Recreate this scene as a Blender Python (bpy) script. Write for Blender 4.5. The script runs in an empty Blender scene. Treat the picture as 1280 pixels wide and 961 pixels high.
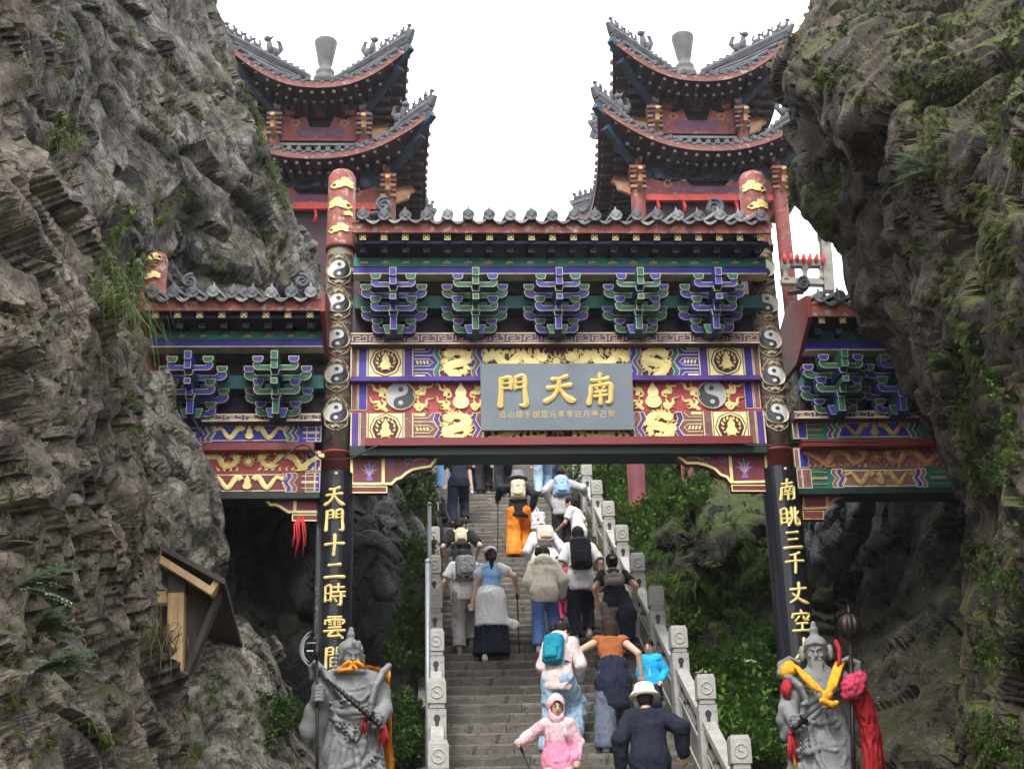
import bpy, math, random
import numpy as np
from mathutils import Matrix, Vector
from mathutils.bvhtree import BVHTree

SC = bpy.context.scene
COL = SC.collection
rnd = random.Random(7)
RS = np.random.RandomState(11)

# ------------------------------------------------------------------ camera
FPX = 1800.0                       # focal length in pixels of the 1280 px wide photograph
PITCH, YAW, ROLL = math.radians(21), math.radians(3.3), math.radians(1.41)
EYE = np.array([-1.45, 0.0, 1.6])
_F = np.array([math.sin(YAW) * math.cos(PITCH), math.cos(YAW) * math.cos(PITCH), math.sin(PITCH)])
_R0 = np.array([math.cos(YAW), -math.sin(YAW), 0.0])
_U0 = np.cross(_R0, _F)
_R = math.cos(ROLL) * _R0 - math.sin(ROLL) * _U0
_U = np.cross(_R, _F)
cam_data = bpy.data.cameras.new('camera')
cam_data.sensor_width = 36.0
cam_data.lens = 36.0 * FPX / 1280.0
cam_data.clip_start = 0.05
cam_data.clip_end = 3000.0
cam = bpy.data.objects.new('camera', cam_data)
COL.objects.link(cam)
cam.matrix_world = Matrix(((_R[0], _U[0], -_F[0], EYE[0]), (_R[1], _U[1], -_F[1], EYE[1]), (_R[2], _U[2], -_F[2], EYE[2]), (0, 0, 0, 1)))
SC.camera = cam

# ------------------------------------------------------------------ overcast sky, soft sun, exposure
SUN_EL, SUN_AZ = math.radians(50), math.radians(200)      # behind the camera, a little to the left
world = bpy.data.worlds.new('World')
SC.world = world
world.use_nodes = True
wn, wl = world.node_tree.nodes, world.node_tree.links
wn.clear()
w_sky = wn.new('ShaderNodeTexSky')
w_sky.sky_type = 'NISHITA'
w_sky.sun_disc = False
w_sky.sun_elevation = SUN_EL
w_sky.sun_rotation = SUN_AZ
w_sky.air_density = 1.0
w_sky.dust_density = 4.0
w_mix = wn.new('ShaderNodeMix')
w_mix.data_type = 'RGBA'
w_mix.inputs['Factor'].default_value = 0.88               # an even cloud layer over the blue
w_mix.inputs['B'].default_value = (11.0, 11.1, 11.5, 1)
w_bg = wn.new('ShaderNodeBackground')
w_bg.inputs['Strength'].default_value = 0.13
w_out = wn.new('ShaderNodeOutputWorld')
wl.new(w_sky.outputs[0], w_mix.inputs['A'])
wl.new(w_mix.outputs['Result'], w_bg.inputs['Color'])
wl.new(w_bg.outputs[0], w_out.inputs[0])

sun_data = bpy.data.lights.new('sun', 'SUN')
sun_data.energy = 1.5
sun_data.angle = math.radians(18)
sun_data.color = (1.0, 0.97, 0.92)
sun = bpy.data.objects.new('sun', sun_data)
COL.objects.link(sun)
_sd = Vector((math.sin(SUN_AZ) * math.cos(SUN_EL), math.cos(SUN_AZ) * math.cos(SUN_EL), math.sin(SUN_EL)))
sun.rotation_euler = _sd.to_track_quat('Z', 'Y').to_euler()
sun.location = (0, -10, 60)

SC.view_settings.view_transform = 'Standard'
SC.view_settings.look = 'None'
SC.view_settings.exposure = 1.25
SC.view_settings.gamma = 1.0
SC.view_settings.use_curve_mapping = False

# ------------------------------------------------------------------ surveying: a sight line of the photograph meets a plane of the place
def sight(px, py):
    return _F + _R * (px - 640.0) / FPX - _U * (py - 480.5) / FPX
def P(px, py, Y):
    d = sight(px, py); return EYE + d * (Y / d[1])
def PXP(px, py, X):
    d = sight(px, py); return EYE + d * ((X - EYE[0]) / d[0])
def zp(py, Y, px=690): return float(P(px, py, Y)[2])
def xp(px, py, Y): return float(P(px, py, Y)[0])

# ------------------------------------------------------------------ tagging
def tag(o, label=None, cat=None, group=None, kind=None):
    if label: o['label'] = label
    if cat: o['category'] = cat
    if group: o['group'] = group
    if kind: o['kind'] = kind
    return o
def empty(name, loc, rz=0.0, parent=None):
    o = bpy.data.objects.new(name, None)
    o.empty_display_size = 0.2
    o.location = loc
    o.rotation_euler = (0, 0, rz)
    COL.objects.link(o)
    if parent: o.parent = parent
    return o
def inst(name, me, parent=None, loc=(0, 0, 0), rot=None, scale=None):
    o = bpy.data.objects.new(name, me)
    COL.objects.link(o)
    if parent: o.parent = parent
    o.location = loc
    if rot is not None: o.rotation_euler = rot
    if scale is not None: o.scale = scale
    return o
def copy_tree(o, parent=None):
    c = o.copy(); COL.objects.link(c); c.parent = parent
    for ch in [x for x in o.children]: copy_tree(ch, c)
    return c

# ------------------------------------------------------------------ mesh builder
class MB:
    def __init__(s): s.v = []; s.f = []; s.m = []; s.s = []
    def add(s, vs, fs, mi=0, smooth=False):
        b = len(s.v); s.v.extend([tuple(map(float, p)) for p in vs])
        for f in fs: s.f.append(tuple(i + b for i in f)); s.m.append(mi); s.s.append(smooth)
        return s
    def box(s, c, size, mi=0, rot=None, taper=1.0):
        hx, hy, hz = size[0] / 2, size[1] / 2, size[2] / 2
        vs = [Vector((x * hx * (taper if z > 0 else 1), y * hy * (taper if z > 0 else 1), z * hz)) for z in (-1, 1) for y in (-1, 1) for x in (-1, 1)]
        if rot is not None: vs = [rot @ v for v in vs]
        vs = [(v[0] + c[0], v[1] + c[1], v[2] + c[2]) for v in vs]
        return s.add(vs, [(0, 2, 3, 1), (4, 5, 7, 6), (0, 1, 5, 4), (2, 6, 7, 3), (0, 4, 6, 2), (1, 3, 7, 5)], mi)
    def bar(s, a, b, w, h, mi=0, up=(0, 0, 1)):
        a, b = Vector(a), Vector(b); d = b - a; L = d.length; d.normalize()
        x = d.cross(Vector(up)); x.normalize(); u = x.cross(d)
        rot = Matrix((x, d, u)).transposed()
        return s.box((a + b) / 2, (w, L, h), mi, rot)
    def tube(s, pts, radii, n=8, mi=0, caps=True, smooth=True, flat=1.0, flatdir=None):
        pts = [Vector(p) for p in pts]; k = len(pts)
        if not hasattr(radii, '__len__'): radii = [radii] * k
        t0 = (pts[1] - pts[0]).normalized()
        nrm = Vector(flatdir) if flatdir is not None else (Vector((0, 0, 1)) if abs(t0.z) < 0.9 else Vector((1, 0, 0)))
        vs = []
        for i, p in enumerate(pts):
            t = (pts[min(i + 1, k - 1)] - pts[max(i - 1, 0)])
            if t.length < 1e-9: t = t0
            t = t.normalized()
            b = t.cross(nrm)
            if b.length < 1e-6: b = t.cross(Vector((0.3, 0.8, 0.5)))
            b.normalize(); nn = b.cross(t).normalized()
            if flatdir is None: nrm = nn
            for j in range(n):
                a = 2 * math.pi * j / n
                vs.append(p + b * math.cos(a) * radii[i] + nn * math.sin(a) * radii[i] * flat)
        fs = []
        for i in range(k - 1):
            for j in range(n):
                j2 = (j + 1) % n
                fs.append((i * n + j, i * n + j2, (i + 1) * n + j2, (i + 1) * n + j))
        s.add(vs, fs, mi, smooth)
        if caps:
            b = len(s.v) - len(vs)
            s.f.append(tuple(b + j for j in reversed(range(n)))); s.m.append(mi); s.s.append(False)
            s.f.append(tuple(b + (k - 1) * n + j for j in range(n))); s.m.append(mi); s.s.append(False)
        return s
    def lathe(s, prof, n=16, mi=0, c=(0, 0, 0), smooth=True, rot=None):
        vs = []
        for r, z in prof:
            for j in range(n):
                a = 2 * math.pi * j / n
                v = Vector((r * math.cos(a), r * math.sin(a), z))
                if rot is not None: v = rot @ v
                vs.append((v[0] + c[0], v[1] + c[1], v[2] + c[2]))
        fs = [(i * n + j, i * n + (j + 1) % n, (i + 1) * n + (j + 1) % n, (i + 1) * n + j) for i in range(len(prof) - 1) for j in range(n)]
        k = len(prof)
        fs.append(tuple(reversed(range(n)))); fs.append(tuple((k - 1) * n + j for j in range(n)))
        return s.add(vs, fs, mi, smooth)
    def sphere(s, c, r, mi=0, n=8, m=6):
        if not hasattr(r, '__len__'): r = (r, r, r)
        prof = [(math.sin(math.pi * i / m), -math.cos(math.pi * i / m)) for i in range(m + 1)]
        vs = []
        for q, z in prof:
            for j in range(n):
                a = 2 * math.pi * j / n
                vs.append((c[0] + r[0] * q * math.cos(a), c[1] + r[1] * q * math.sin(a), c[2] + r[2] * z))
        fs = [(i * n + j, i * n + (j + 1) % n, (i + 1) * n + (j + 1) % n, (i + 1) * n + j) for i in range(m) for j in range(n)]
        return s.add(vs, fs, mi, True)
    def prism(s, poly, h0, h1, fr, mi=0, side=None, edge=None, ew=0.0):
        # polygon (u, v) raised from h0 to h1 on the frame fr; edge: material of a border of width ew on the face
        n = len(poly)
        area = sum(poly[i][0] * poly[(i + 1) % n][1] - poly[(i + 1) % n][0] * poly[i][1] for i in range(n))
        if area < 0: poly = poly[::-1]
        lo = [fr(u, v, h0) for u, v in poly]; hi = [fr(u, v, h1) for u, v in poly]
        side = mi if side is None else side
        s.add(lo + hi, [(i, (i + 1) % n, n + (i + 1) % n, n + i) for i in range(n)], side)
        if edge is None:
            s.add(hi, [tuple(range(n))], mi)
        else:
            ins = inset(poly, ew)
            q = [fr(u, v, h1) for u, v in ins]
            s.add(hi + q, [(i, (i + 1) % n, n + (i + 1) % n, n + i) for i in range(n)], edge)
            s.add(q, [tuple(range(n))], mi)
        return s
    def rect(s, u0, v0, u1, v1, h0, h1, fr, mi=0, edge=None, ew=0.0, side=None):
        return s.prism([(u0, v0), (u1, v0), (u1, v1), (u0, v1)], h0, h1, fr, mi, side, edge, ew)
    def stroke(s, pts, ws, h0, h1, fr, mi=0, closed=False, ridge=True):
        # a raised line of changing width on the frame fr
        pts = [np.array(p[:2], float) for p in pts]; k = len(pts)
        if not hasattr(ws, '__len__'): ws = [ws] * k
        vs = []
        for i, p in enumerate(pts):
            if closed: t = pts[(i + 1) % k] - pts[(i - 1) % k]
            else: t = pts[min(i + 1, k - 1)] - pts[max(i - 1, 0)]
            t = t / (np.linalg.norm(t) + 1e-9); nn = np.array([-t[1], t[0]])
            a, b = p + nn * ws[i] / 2, p - nn * ws[i] / 2
            vs += [fr(a[0], a[1], h0), fr(a[0], a[1], h1 * 0.7 + h0 * 0.3), fr(p[0], p[1], h1), fr(b[0], b[1], h1 * 0.7 + h0 * 0.3), fr(b[0], b[1], h0)]
        fs = []
        for i in range(k if closed else k - 1):
            i2 = (i + 1) % k
            for j in range(4): fs.append((i * 5 + j, i * 5 + j + 1, i2 * 5 + j + 1, i2 * 5 + j))
        if not closed:
            fs.append((0, 4, 3, 2, 1)); e = (k - 1) * 5; fs.append((e, e + 1, e + 2, e + 3, e + 4))
        return s.add(vs, fs, mi, False)
    def grid(s, pts, nu, nv, mi=0, smooth=True, flip=False):
        fs = []
        for i in range(nu - 1):
            for j in range(nv - 1):
                q = (i * nv + j, (i + 1) * nv + j, (i + 1) * nv + j + 1, i * nv + j + 1)
                fs.append(q[::-1] if flip else q)
        return s.add(pts, fs, mi, smooth)
    def mesh(s, name, mats):
        me = bpy.data.meshes.new(name)
        me.from_pydata(s.v, [], s.f)
        for m in (mats if isinstance(mats, (list, tuple)) else [mats]): me.materials.append(m)
        me.polygons.foreach_set('material_index', s.m)
        me.polygons.foreach_set('use_smooth', s.s)
        me.update()
        return me
    def build(s, name, mats, parent=None, loc=(0, 0, 0), rot=None):
        return inst(name, s.mesh(name, mats), parent, loc, rot)

def inset(poly, w):
    n = len(poly); out = []
    for i in range(n):
        p0, p1, p2 = (np.array(poly[(i + d) % n], float) for d in (-1, 0, 1))
        a = (p1 - p0) / (np.linalg.norm(p1 - p0) + 1e-9); b = (p2 - p1) / (np.linalg.norm(p2 - p1) + 1e-9)
        na, nb = np.array([-a[1], a[0]]), np.array([-b[1], b[0]])
        m = na + nb; L = np.linalg.norm(m)
        m = na if L < 1e-6 else m / L
        c = max(0.35, float(m @ na))
        out.append(tuple(p1 + m * w / c))
    return out
def wall(Y, x0=0.0, z0=0.0):      # upright plane facing the visitor
    return lambda u, v, h: (x0 + u, Y - h, z0 + v)
def drum(cx, cy, r, z0=0.0):      # round the front of a column
    return lambda u, v, h: (cx + math.sin(u / r) * (r + h), cy - math.cos(u / r) * (r + h), z0 + v)
def spline(pts, n):
    pts = np.array(pts, float); k = len(pts); out = []
    for t in np.linspace(0, k - 1 - 1e-9, n):
        i = int(t); f = t - i
        p = [pts[min(max(i + d, 0), k - 1)] for d in (-1, 0, 1, 2)]
        out.append(0.5 * (2 * p[1] + (p[2] - p[0]) * f + (2 * p[0] - 5 * p[1] + 4 * p[2] - p[3]) * f * f + (3 * p[1] - p[0] - 3 * p[2] + p[3]) * f ** 3))
    return np.array(out)

# ------------------------------------------------------------------ noise (numpy)
_perm = np.random.RandomState(3).permutation(256)
_perm = np.concatenate([_perm, _perm, _perm]).astype(np.int32)
_grad = np.random.RandomState(5).randn(256, 3); _grad /= np.linalg.norm(_grad, axis=1)[:, None]
_grad = _grad.astype(np.float32)
def pnoise(p):
    p = np.asarray(p, np.float32)
    i = np.floor(p).astype(np.int32); f = p - i
    w = f * f * f * (f * (f * 6 - 15) + 10)
    i &= 255
    out = 0
    for dx in (0, 1):
        wx = w[:, 0] if dx else 1 - w[:, 0]
        hx = _perm[(i[:, 0] + dx) & 255]
        for dy in (0, 1):
            wy = w[:, 1] if dy else 1 - w[:, 1]
            hy = _perm[hx + ((i[:, 1] + dy) & 255)]
            for dz in (0, 1):
                wz = w[:, 2] if dz else 1 - w[:, 2]
                g = _grad[_perm[hy + ((i[:, 2] + dz) & 255)]]
                d = (f[:, 0] - dx) * g[:, 0] + (f[:, 1] - dy) * g[:, 1] + (f[:, 2] - dz) * g[:, 2]
                out = out + wx * wy * wz * d
    return out * 1.6
def fbm(p, o=4, g=0.5):
    p = np.asarray(p, np.float32); a = 1.0; r = 0
    for k in range(o): r = r + a * pnoise(p * (2.03 ** k) + 17.3 * k); a *= g
    return r
def facets(p):
    # every Voronoi cell gets a tilted plane of its own: broken rock faces; also returns the distance to the cell border
    p = np.asarray(p, np.float32); i = np.floor(p).astype(np.int32)
    best = np.full(len(p), 9.0, np.float32); sec = best.copy(); val = np.zeros(len(p), np.float32)
    for dx in (-1, 0, 1):
        for dy in (-1, 0, 1):
            for dz in (-1, 0, 1):
                c = i + np.array([dx, dy, dz], np.int32)
                h = _perm[_perm[_perm[c[:, 0] & 255] + (c[:, 1] & 255)] + (c[:, 2] & 255)]
                q = p - c - 0.5 - 0.45 * _grad[h]
                d = (q * q).sum(1)
                t = (q * _grad[(h * 7 + 3) & 255]).sum(1) + 0.25 * _grad[(h * 13 + 5) & 255][:, 0]
                m = d < best
                sec = np.where(m, best, np.minimum(sec, d)); val = np.where(m, t, val); best = np.where(m, d, best)
    return val, np.sqrt(sec) - np.sqrt(best)
# ------------------------------------------------------------------ materials
MATS = {}
def _nodes(name):
    m = bpy.data.materials.new(name); m.use_nodes = True
    nt = m.node_tree; b = nt.nodes['Principled BSDF']
    return m, nt, b
def _noise(nt, vec, scale, detail=4, rough=0.55, dist=0.0):
    n = nt.nodes.new('ShaderNodeTexNoise'); n.inputs['Scale'].default_value = scale
    n.inputs['Detail'].default_value = detail; n.inputs['Roughness'].default_value = rough; n.inputs['Distortion'].default_value = dist
    if vec is not None: nt.links.new(vec, n.inputs['Vector'])
    return n.outputs['Fac']
def _ramp(nt, fac, stops):
    r = nt.nodes.new('ShaderNodeValToRGB'); nt.links.new(fac, r.inputs[0]); e = r.color_ramp.elements
    while len(e) < len(stops): e.new(0.5)
    for k, (p, c) in enumerate(stops):
        e[k].position = p; e[k].color = (*(c if hasattr(c, '__len__') else (c, c, c)), 1)
    return r.outputs[0]
def _mix(nt, fac, a, b, mode='MIX'):
    x = nt.nodes.new('ShaderNodeMix'); x.data_type = 'RGBA'; x.blend_type = mode
    for sock, val in ((x.inputs['Factor'], fac), (x.inputs['A'], a), (x.inputs['B'], b)):
        if hasattr(val, 'is_linked') or hasattr(val, 'links'): nt.links.new(val, sock)
        elif hasattr(val, '__len__'): sock.default_value = (*val[:3], 1)
        else: sock.default_value = val
    return x.outputs['Result']
def _math(nt, op, a, b=None):
    x = nt.nodes.new('ShaderNodeMath'); x.operation = op
    for s, v in zip(x.inputs, (a, b)):
        if v is None: continue
        if isinstance(v, (int, float)): s.default_value = v
        else: nt.links.new(v, s)
    return x.outputs[0]
def _bump(nt, bsdf, h, strength, dist=0.02):
    b = nt.nodes.new('ShaderNodeBump'); b.inputs['Strength'].default_value = strength; b.inputs['Distance'].default_value = dist
    nt.links.new(h, b.inputs['Height']); nt.links.new(b.outputs[0], bsdf.inputs['Normal'])
def mat(name, col, rough=0.6, var=0.25, scale=6.0, wear=None, wear_at=0.62, bump=0.15, bscale=60.0, metal=0.0, spec=0.4, coords='Object', sss=0.0):
    if name in MATS: return MATS[name]
    m, nt, b = _nodes(name)
    tc = nt.nodes.new('ShaderNodeTexCoord').outputs[coords]
    n1 = _noise(nt, tc, scale, 5)
    c = _ramp(nt, n1, [(0.3, [x * (1 - var) for x in col]), (0.7, [min(1, x * (1 + var)) for x in col])])
    if wear is not None:
        n2 = _noise(nt, tc, scale * 3.1, 8, 0.68)
        k = _ramp(nt, n2, [(wear_at, 0.0), (wear_at + 0.06, 1.0)])
        c = _mix(nt, k, c, wear)
    nt.links.new(c, b.inputs['Base Color'])
    b.inputs['Roughness'].default_value = rough; b.inputs['Metallic'].default_value = metal
    b.inputs['Specular IOR Level'].default_value = spec
    if sss: b.inputs['Subsurface Weight'].default_value = sss; b.inputs['Subsurface Radius'].default_value = (0.02, 0.008, 0.004)
    if bump: _bump(nt, b, _noise(nt, tc, bscale, 4), bump)
    m.diffuse_color = (*col, 1)
    MATS[name] = m
    return m
def leaf_mat(name, cols, rough=0.65):
    if name in MATS: return MATS[name]
    m, nt, b = _nodes(name)
    tc = nt.nodes.new('ShaderNodeTexCoord').outputs['Object']
    g = nt.nodes.new('ShaderNodeNewGeometry')
    c = _ramp(nt, g.outputs['Random Per Island'], [(i / (len(cols) - 1), k) for i, k in enumerate(cols)])
    c = _mix(nt, _math(nt, 'MULTIPLY', _noise(nt, tc, 1.7, 3), 0.7), c, [x * 0.45 for x in cols[0]])
    nt.links.new(c, b.inputs['Base Color']); b.inputs['Roughness'].default_value = rough
    b.inputs['Specular IOR Level'].default_value = 0.12
    t = nt.nodes.new('ShaderNodeBsdfTranslucent'); nt.links.new(c, t.inputs[0])
    mx = nt.nodes.new('ShaderNodeMixShader'); mx.inputs[0].default_value = 0.25
    out = nt.nodes['Material Output']
    nt.links.new(b.outputs[0], mx.inputs[1]); nt.links.new(t.outputs[0], mx.inputs[2]); nt.links.new(mx.outputs[0], out.inputs[0])
    MATS[name] = m
    return m
def rock_mat(name, dark, mid, pale, moss=(0.06, 0.075, 0.015), moss_amt=0.5, lichen=0.5, scale=1.0, rough=0.85, wet=0.0, seed=0.0, spec=0.3):
    m, nt, b = _nodes(name)
    tc0 = nt.nodes.new('ShaderNodeTexCoord').outputs['Object']
    mp = nt.nodes.new('ShaderNodeMapping'); nt.links.new(tc0, mp.inputs[0])
    mp.inputs['Location'].default_value = (seed, seed * 0.7, seed * 1.3)
    tc = mp.outputs[0]
    big = _noise(nt, tc, 0.55 * scale, 6, 0.6, 0.6)
    med = _noise(nt, tc, 3.2 * scale, 8, 0.65, 0.3)
    fine = _noise(nt, tc, 22 * scale, 8, 0.7)
    c = _ramp(nt, med, [(0.32, dark), (0.5, mid), (0.72, pale)])
    c = _mix(nt, 1.0, c, _ramp(nt, big, [(0.30, (.50, .48, .46)), (0.52, (1., .98, .95)), (0.72, (1.35, 1.27, 1.16))]), 'MULTIPLY')
    st = nt.nodes.new('ShaderNodeMapping'); st.vector_type = 'TEXTURE'; nt.links.new(tc, st.inputs[0]); st.inputs['Rotation'].default_value = (.25, .45, .3); st.inputs['Scale'].default_value = (.22, .22, 2.2)
    streak = _noise(nt, st.outputs[0], 1.0 * scale, 6, .65, .4)
    c = _mix(nt, .45, c, _ramp(nt, streak, [(.36, .35), (.5, .95), (.68, 1.)]), 'MULTIPLY')
    c = _mix(nt, 0.8, c, _ramp(nt, fine, [(0.32, 0.35), (0.5, 0.85), (0.66, 1.0)]), 'MULTIPLY')
    # pits and cracks
    vo = nt.nodes.new('ShaderNodeTexVoronoi'); vo.feature = 'DISTANCE_TO_EDGE'; vo.inputs['Scale'].default_value = 2.6 * scale
    wv = nt.nodes.new('ShaderNodeVectorMath'); wv.operation = 'MULTIPLY_ADD'
    nz = nt.nodes.new('ShaderNodeTexNoise'); nz.inputs['Scale'].default_value = 2.1 * scale; nz.inputs['Detail'].default_value = 6
    nt.links.new(tc, nz.inputs['Vector']); nt.links.new(nz.outputs['Color'], wv.inputs[0]); wv.inputs[1].default_value = (0.9, 0.9, 0.9); nt.links.new(tc, wv.inputs[2])
    nt.links.new(wv.outputs[0], vo.inputs['Vector'])
    crack = _ramp(nt, vo.outputs['Distance'], [(0.0, 0.12), (0.035, 1.0)])
    c = _mix(nt, 0.7, c, crack, 'MULTIPLY')
    # pale lichen spots
    lic = _math(nt, 'MULTIPLY', _ramp(nt, _noise(nt, tc, 13 * scale, 6, 0.75), [(0.60, 0.0), (0.66, 1.0)]), _ramp(nt, _noise(nt, tc, 1.3 * scale, 4), [(0.45, 0.0), (0.65, lichen)]))
    c = _mix(nt, lic, c, (0.42, 0.41, 0.37))
    # black growth
    blk = _math(nt, 'MAXIMUM', _ramp(nt, _noise(nt, tc, 6.1 * scale, 9, 0.72, 0.5), [(0.57, 0.0), (0.61, 0.85)]), _ramp(nt, _noise(nt, tc, 1.7 * scale, 9, 0.66, 0.8), [(0.55, 0.0), (0.59, 0.9)]))
    c = _mix(nt, blk, c, [x * 0.35 for x in dark])
    # moss on what faces up
    ge = nt.nodes.new('ShaderNodeNewGeometry'); sp = nt.nodes.new('ShaderNodeSeparateXYZ'); nt.links.new(ge.outputs['Normal'], sp.inputs[0])
    up = _math(nt, 'MULTIPLY_ADD', sp.outputs[2], 0.55)
    nt.nodes[-1].inputs[2].default_value = moss_amt - 0.55
    mo = _math(nt, 'ADD', up, _math(nt, 'MULTIPLY', _noise(nt, tc, 1.9 * scale, 8, 0.68, 0.4), 0.9))
    mk = _ramp(nt, mo, [(0.50, 0.0), (0.62, 0.92)])
    mc = _ramp(nt, _noise(nt, tc, 9 * scale, 6, 0.7), [(0.3, [x * 0.4 for x in moss]), (0.55, moss), (0.78, [x * 1.7 for x in moss])])
    c = _mix(nt, mk, c, mc)
    nt.links.new(c, b.inputs['Base Color'])
    b.inputs['Roughness'].default_value = rough; b.inputs['Specular IOR Level'].default_value = spec
    if wet:
        rr = _ramp(nt, _noise(nt, tc, 2.4 * scale, 5), [(0.4, 0.28), (0.65, rough)])
        nt.links.new(rr, b.inputs['Roughness'])
    grit = _noise(nt, tc, 75 * scale, 4, .7)
    c2 = _ramp(nt, grit, [(.35, .55), (.6, 1.)])
    c = _mix(nt, .45, c, c2, 'MULTIPLY'); nt.links.new(c, b.inputs['Base Color'])
    h = _math(nt, 'ADD', _math(nt, 'MULTIPLY', med, 1.0), _math(nt, 'MULTIPLY', fine, 0.7))
    h = _math(nt, 'ADD', h, _math(nt, 'MULTIPLY', grit, 0.25))
    h = _math(nt, 'ADD', h, _math(nt, 'MULTIPLY', crack, 0.35))
    _bump(nt, b, h, 0.8, 0.09 / scale)
    MATS[name] = m
    return m

RED = mat('weathered_red_paint', (0.20, 0.035, 0.03), 0.55, 0.3, 3, wear=(0.25, 0.17, 0.14), wear_at=0.63)
REDDUST = mat('dusty_red_paint', (0.22, 0.06, 0.045), 0.7, 0.35, 4, wear=(0.30, 0.26, 0.22), wear_at=0.54)
REDDARK = mat('dark_red_paint', (0.11, 0.016, 0.022), 0.5, 0.3, 4, wear=(0.2, 0.1, 0.09), wear_at=0.66)
REDBRIGHT = mat('bright_red_paint', (0.42, 0.03, 0.03), 0.5, 0.2, 4)
MAROON = mat('maroon_board', (0.16, 0.028, 0.035), 0.5, 0.3, 5, wear=(0.26, 0.16, 0.14), wear_at=0.66)
CRIMSON = mat('crimson_board', (0.36, 0.045, 0.06), 0.5, 0.25, 5, wear=(0.4, 0.2, 0.18), wear_at=0.66)
BLUE = mat('ultramarine_paint', (0.036, 0.026, 0.30), 0.5, 0.3, 5, wear=(0.08, 0.08, 0.26), wear_at=0.68)
PURPLE = mat('violet_paint', (0.072, 0.022, 0.22), 0.5, 0.3, 5, wear=(0.13, 0.09, 0.2), wear_at=0.68)
GREEN = mat('malachite_paint', (0.01, 0.13, 0.095), 0.45, 0.35, 5, wear=(0.1, 0.2, 0.16), wear_at=0.66)
TEALDK = mat('dark_teal_paint', (0.006, 0.055, 0.06), 0.5, 0.35, 5)
NAVYDK = mat('dark_indigo_board', (0.014, 0.010, 0.055), 0.55, 0.3, 5)
UNDER = mat('dark_green_soffit', (0.005, 0.022, 0.016), 0.5, 0.3, 3)
GREYP = mat('faded_grey_paint', (0.14, 0.13, 0.115), 0.7, 0.3, 6)
CREAM = mat('cream_outline', (0.62, 0.56, 0.36), 0.55, 0.2, 8, wear=(0.3, 0.27, 0.2), wear_at=0.64)
GOLD = mat('gold_relief_paint', (0.88, 0.71, 0.28), 0.42, 0.16, 14, wear=(0.50, 0.34, 0.10), wear_at=0.66)
BBLUE = mat('shaded_bracket_blue', (0.022, 0.020, 0.20), 0.55, 0.4, 5, wear=(.04, .05, .16), wear_at=.68)  # darker copy of the blue, the eave's shadow is in the colour
BGREEN = mat('shaded_bracket_green', (0.005, 0.08, 0.055), 0.55, 0.4, 5, wear=(.02, .09, .08), wear_at=.68)  # green darkened likewise to carry the shade under the eave
BLINE = mat('bracket_outline', (0.46, 0.42, 0.24), 0.6, 0.3, 9, wear=(.10, .09, .07), wear_at=.60)
GOLDOLD = mat('dull_gold_paint', (0.42, 0.27, 0.09), 0.5, 0.3, 9, wear=(0.2, 0.10, 0.06), wear_at=0.55, metal=0.1)
YELLOW = mat('yellow_gold_ground', (0.90, 0.77, 0.35), 0.45, 0.15, 9)
WHITEP = mat('white_paint', (0.62, 0.62, 0.60), 0.5, 0.1, 8)
BLACKP = mat('black_paint', (0.022, 0.022, 0.026), 0.45, 0.2, 8)
TILE = mat('grey_clay_tile', (0.10, 0.105, 0.115), 0.75, 0.45, 7, wear=(0.24, 0.24, 0.24), wear_at=0.6, bump=0.3)
TILELT = mat('pale_clay_tile', (0.20, 0.21, 0.215), 0.8, 0.35, 7, wear=(0.32, 0.31, 0.29), wear_at=0.58, bump=0.3)
STEP = None
STONE = mat('pale_carved_stone', (0.34, 0.335, 0.31), 0.8, 0.22, 5, wear=(0.20, 0.19, 0.17), wear_at=0.58, bump=0.3)
STONEDK = mat('grey_panel_stone', (0.20, 0.19, 0.172), 0.85, 0.3, 4, wear=(0.11, 0.10, 0.09), wear_at=0.57, bump=0.3)
IRON = mat('dark_iron', (0.035, 0.03, 0.03), 0.45, 0.3, 20, metal=0.7)
CABLE = mat('black_cable', (0.015, 0.015, 0.015), 0.5, 0.1, 5, bump=0)
WOODNEW = None
# ------------------------------------------------------------------ ground, hillside, cliffs
ST_Y0, ST_RUN, ST_RISE, ST_N = 9.89, 0.274, 0.15, 76
ST_XL, ST_XR = -1.40, 1.30
def stair_line(Y): return 3.72 + 0.547 * (Y - 16.42)          # line of the step noses
def step_top(Y):
    k = math.floor((Y - ST_Y0) / ST_RUN)
    return ST_RISE * (min(max(k, -1), ST_N - 1) + 1)

EARTH = mat('trodden_earth', (0.10, 0.085, 0.06), 0.9, 0.4, 2, wear=(0.2, 0.19, 0.17), wear_at=0.58, bump=0.5, bscale=25)
g = MB()
n = 40
gx = np.concatenate([np.linspace(-1500, -30, 8), np.linspace(-24, 24, 30), np.linspace(30, 1500, 8)])
gy = np.concatenate([np.linspace(-1500, -30, 8), np.linspace(-24, 60, 40), np.linspace(80, 1500, 8)])
gp = []
for x in gx:
    for y in gy: gp.append((x, y, -0.02))
g.grid(gp, len(gx), len(gy))
ground = tag(g.build('ground', EARTH), kind='structure')

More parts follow.
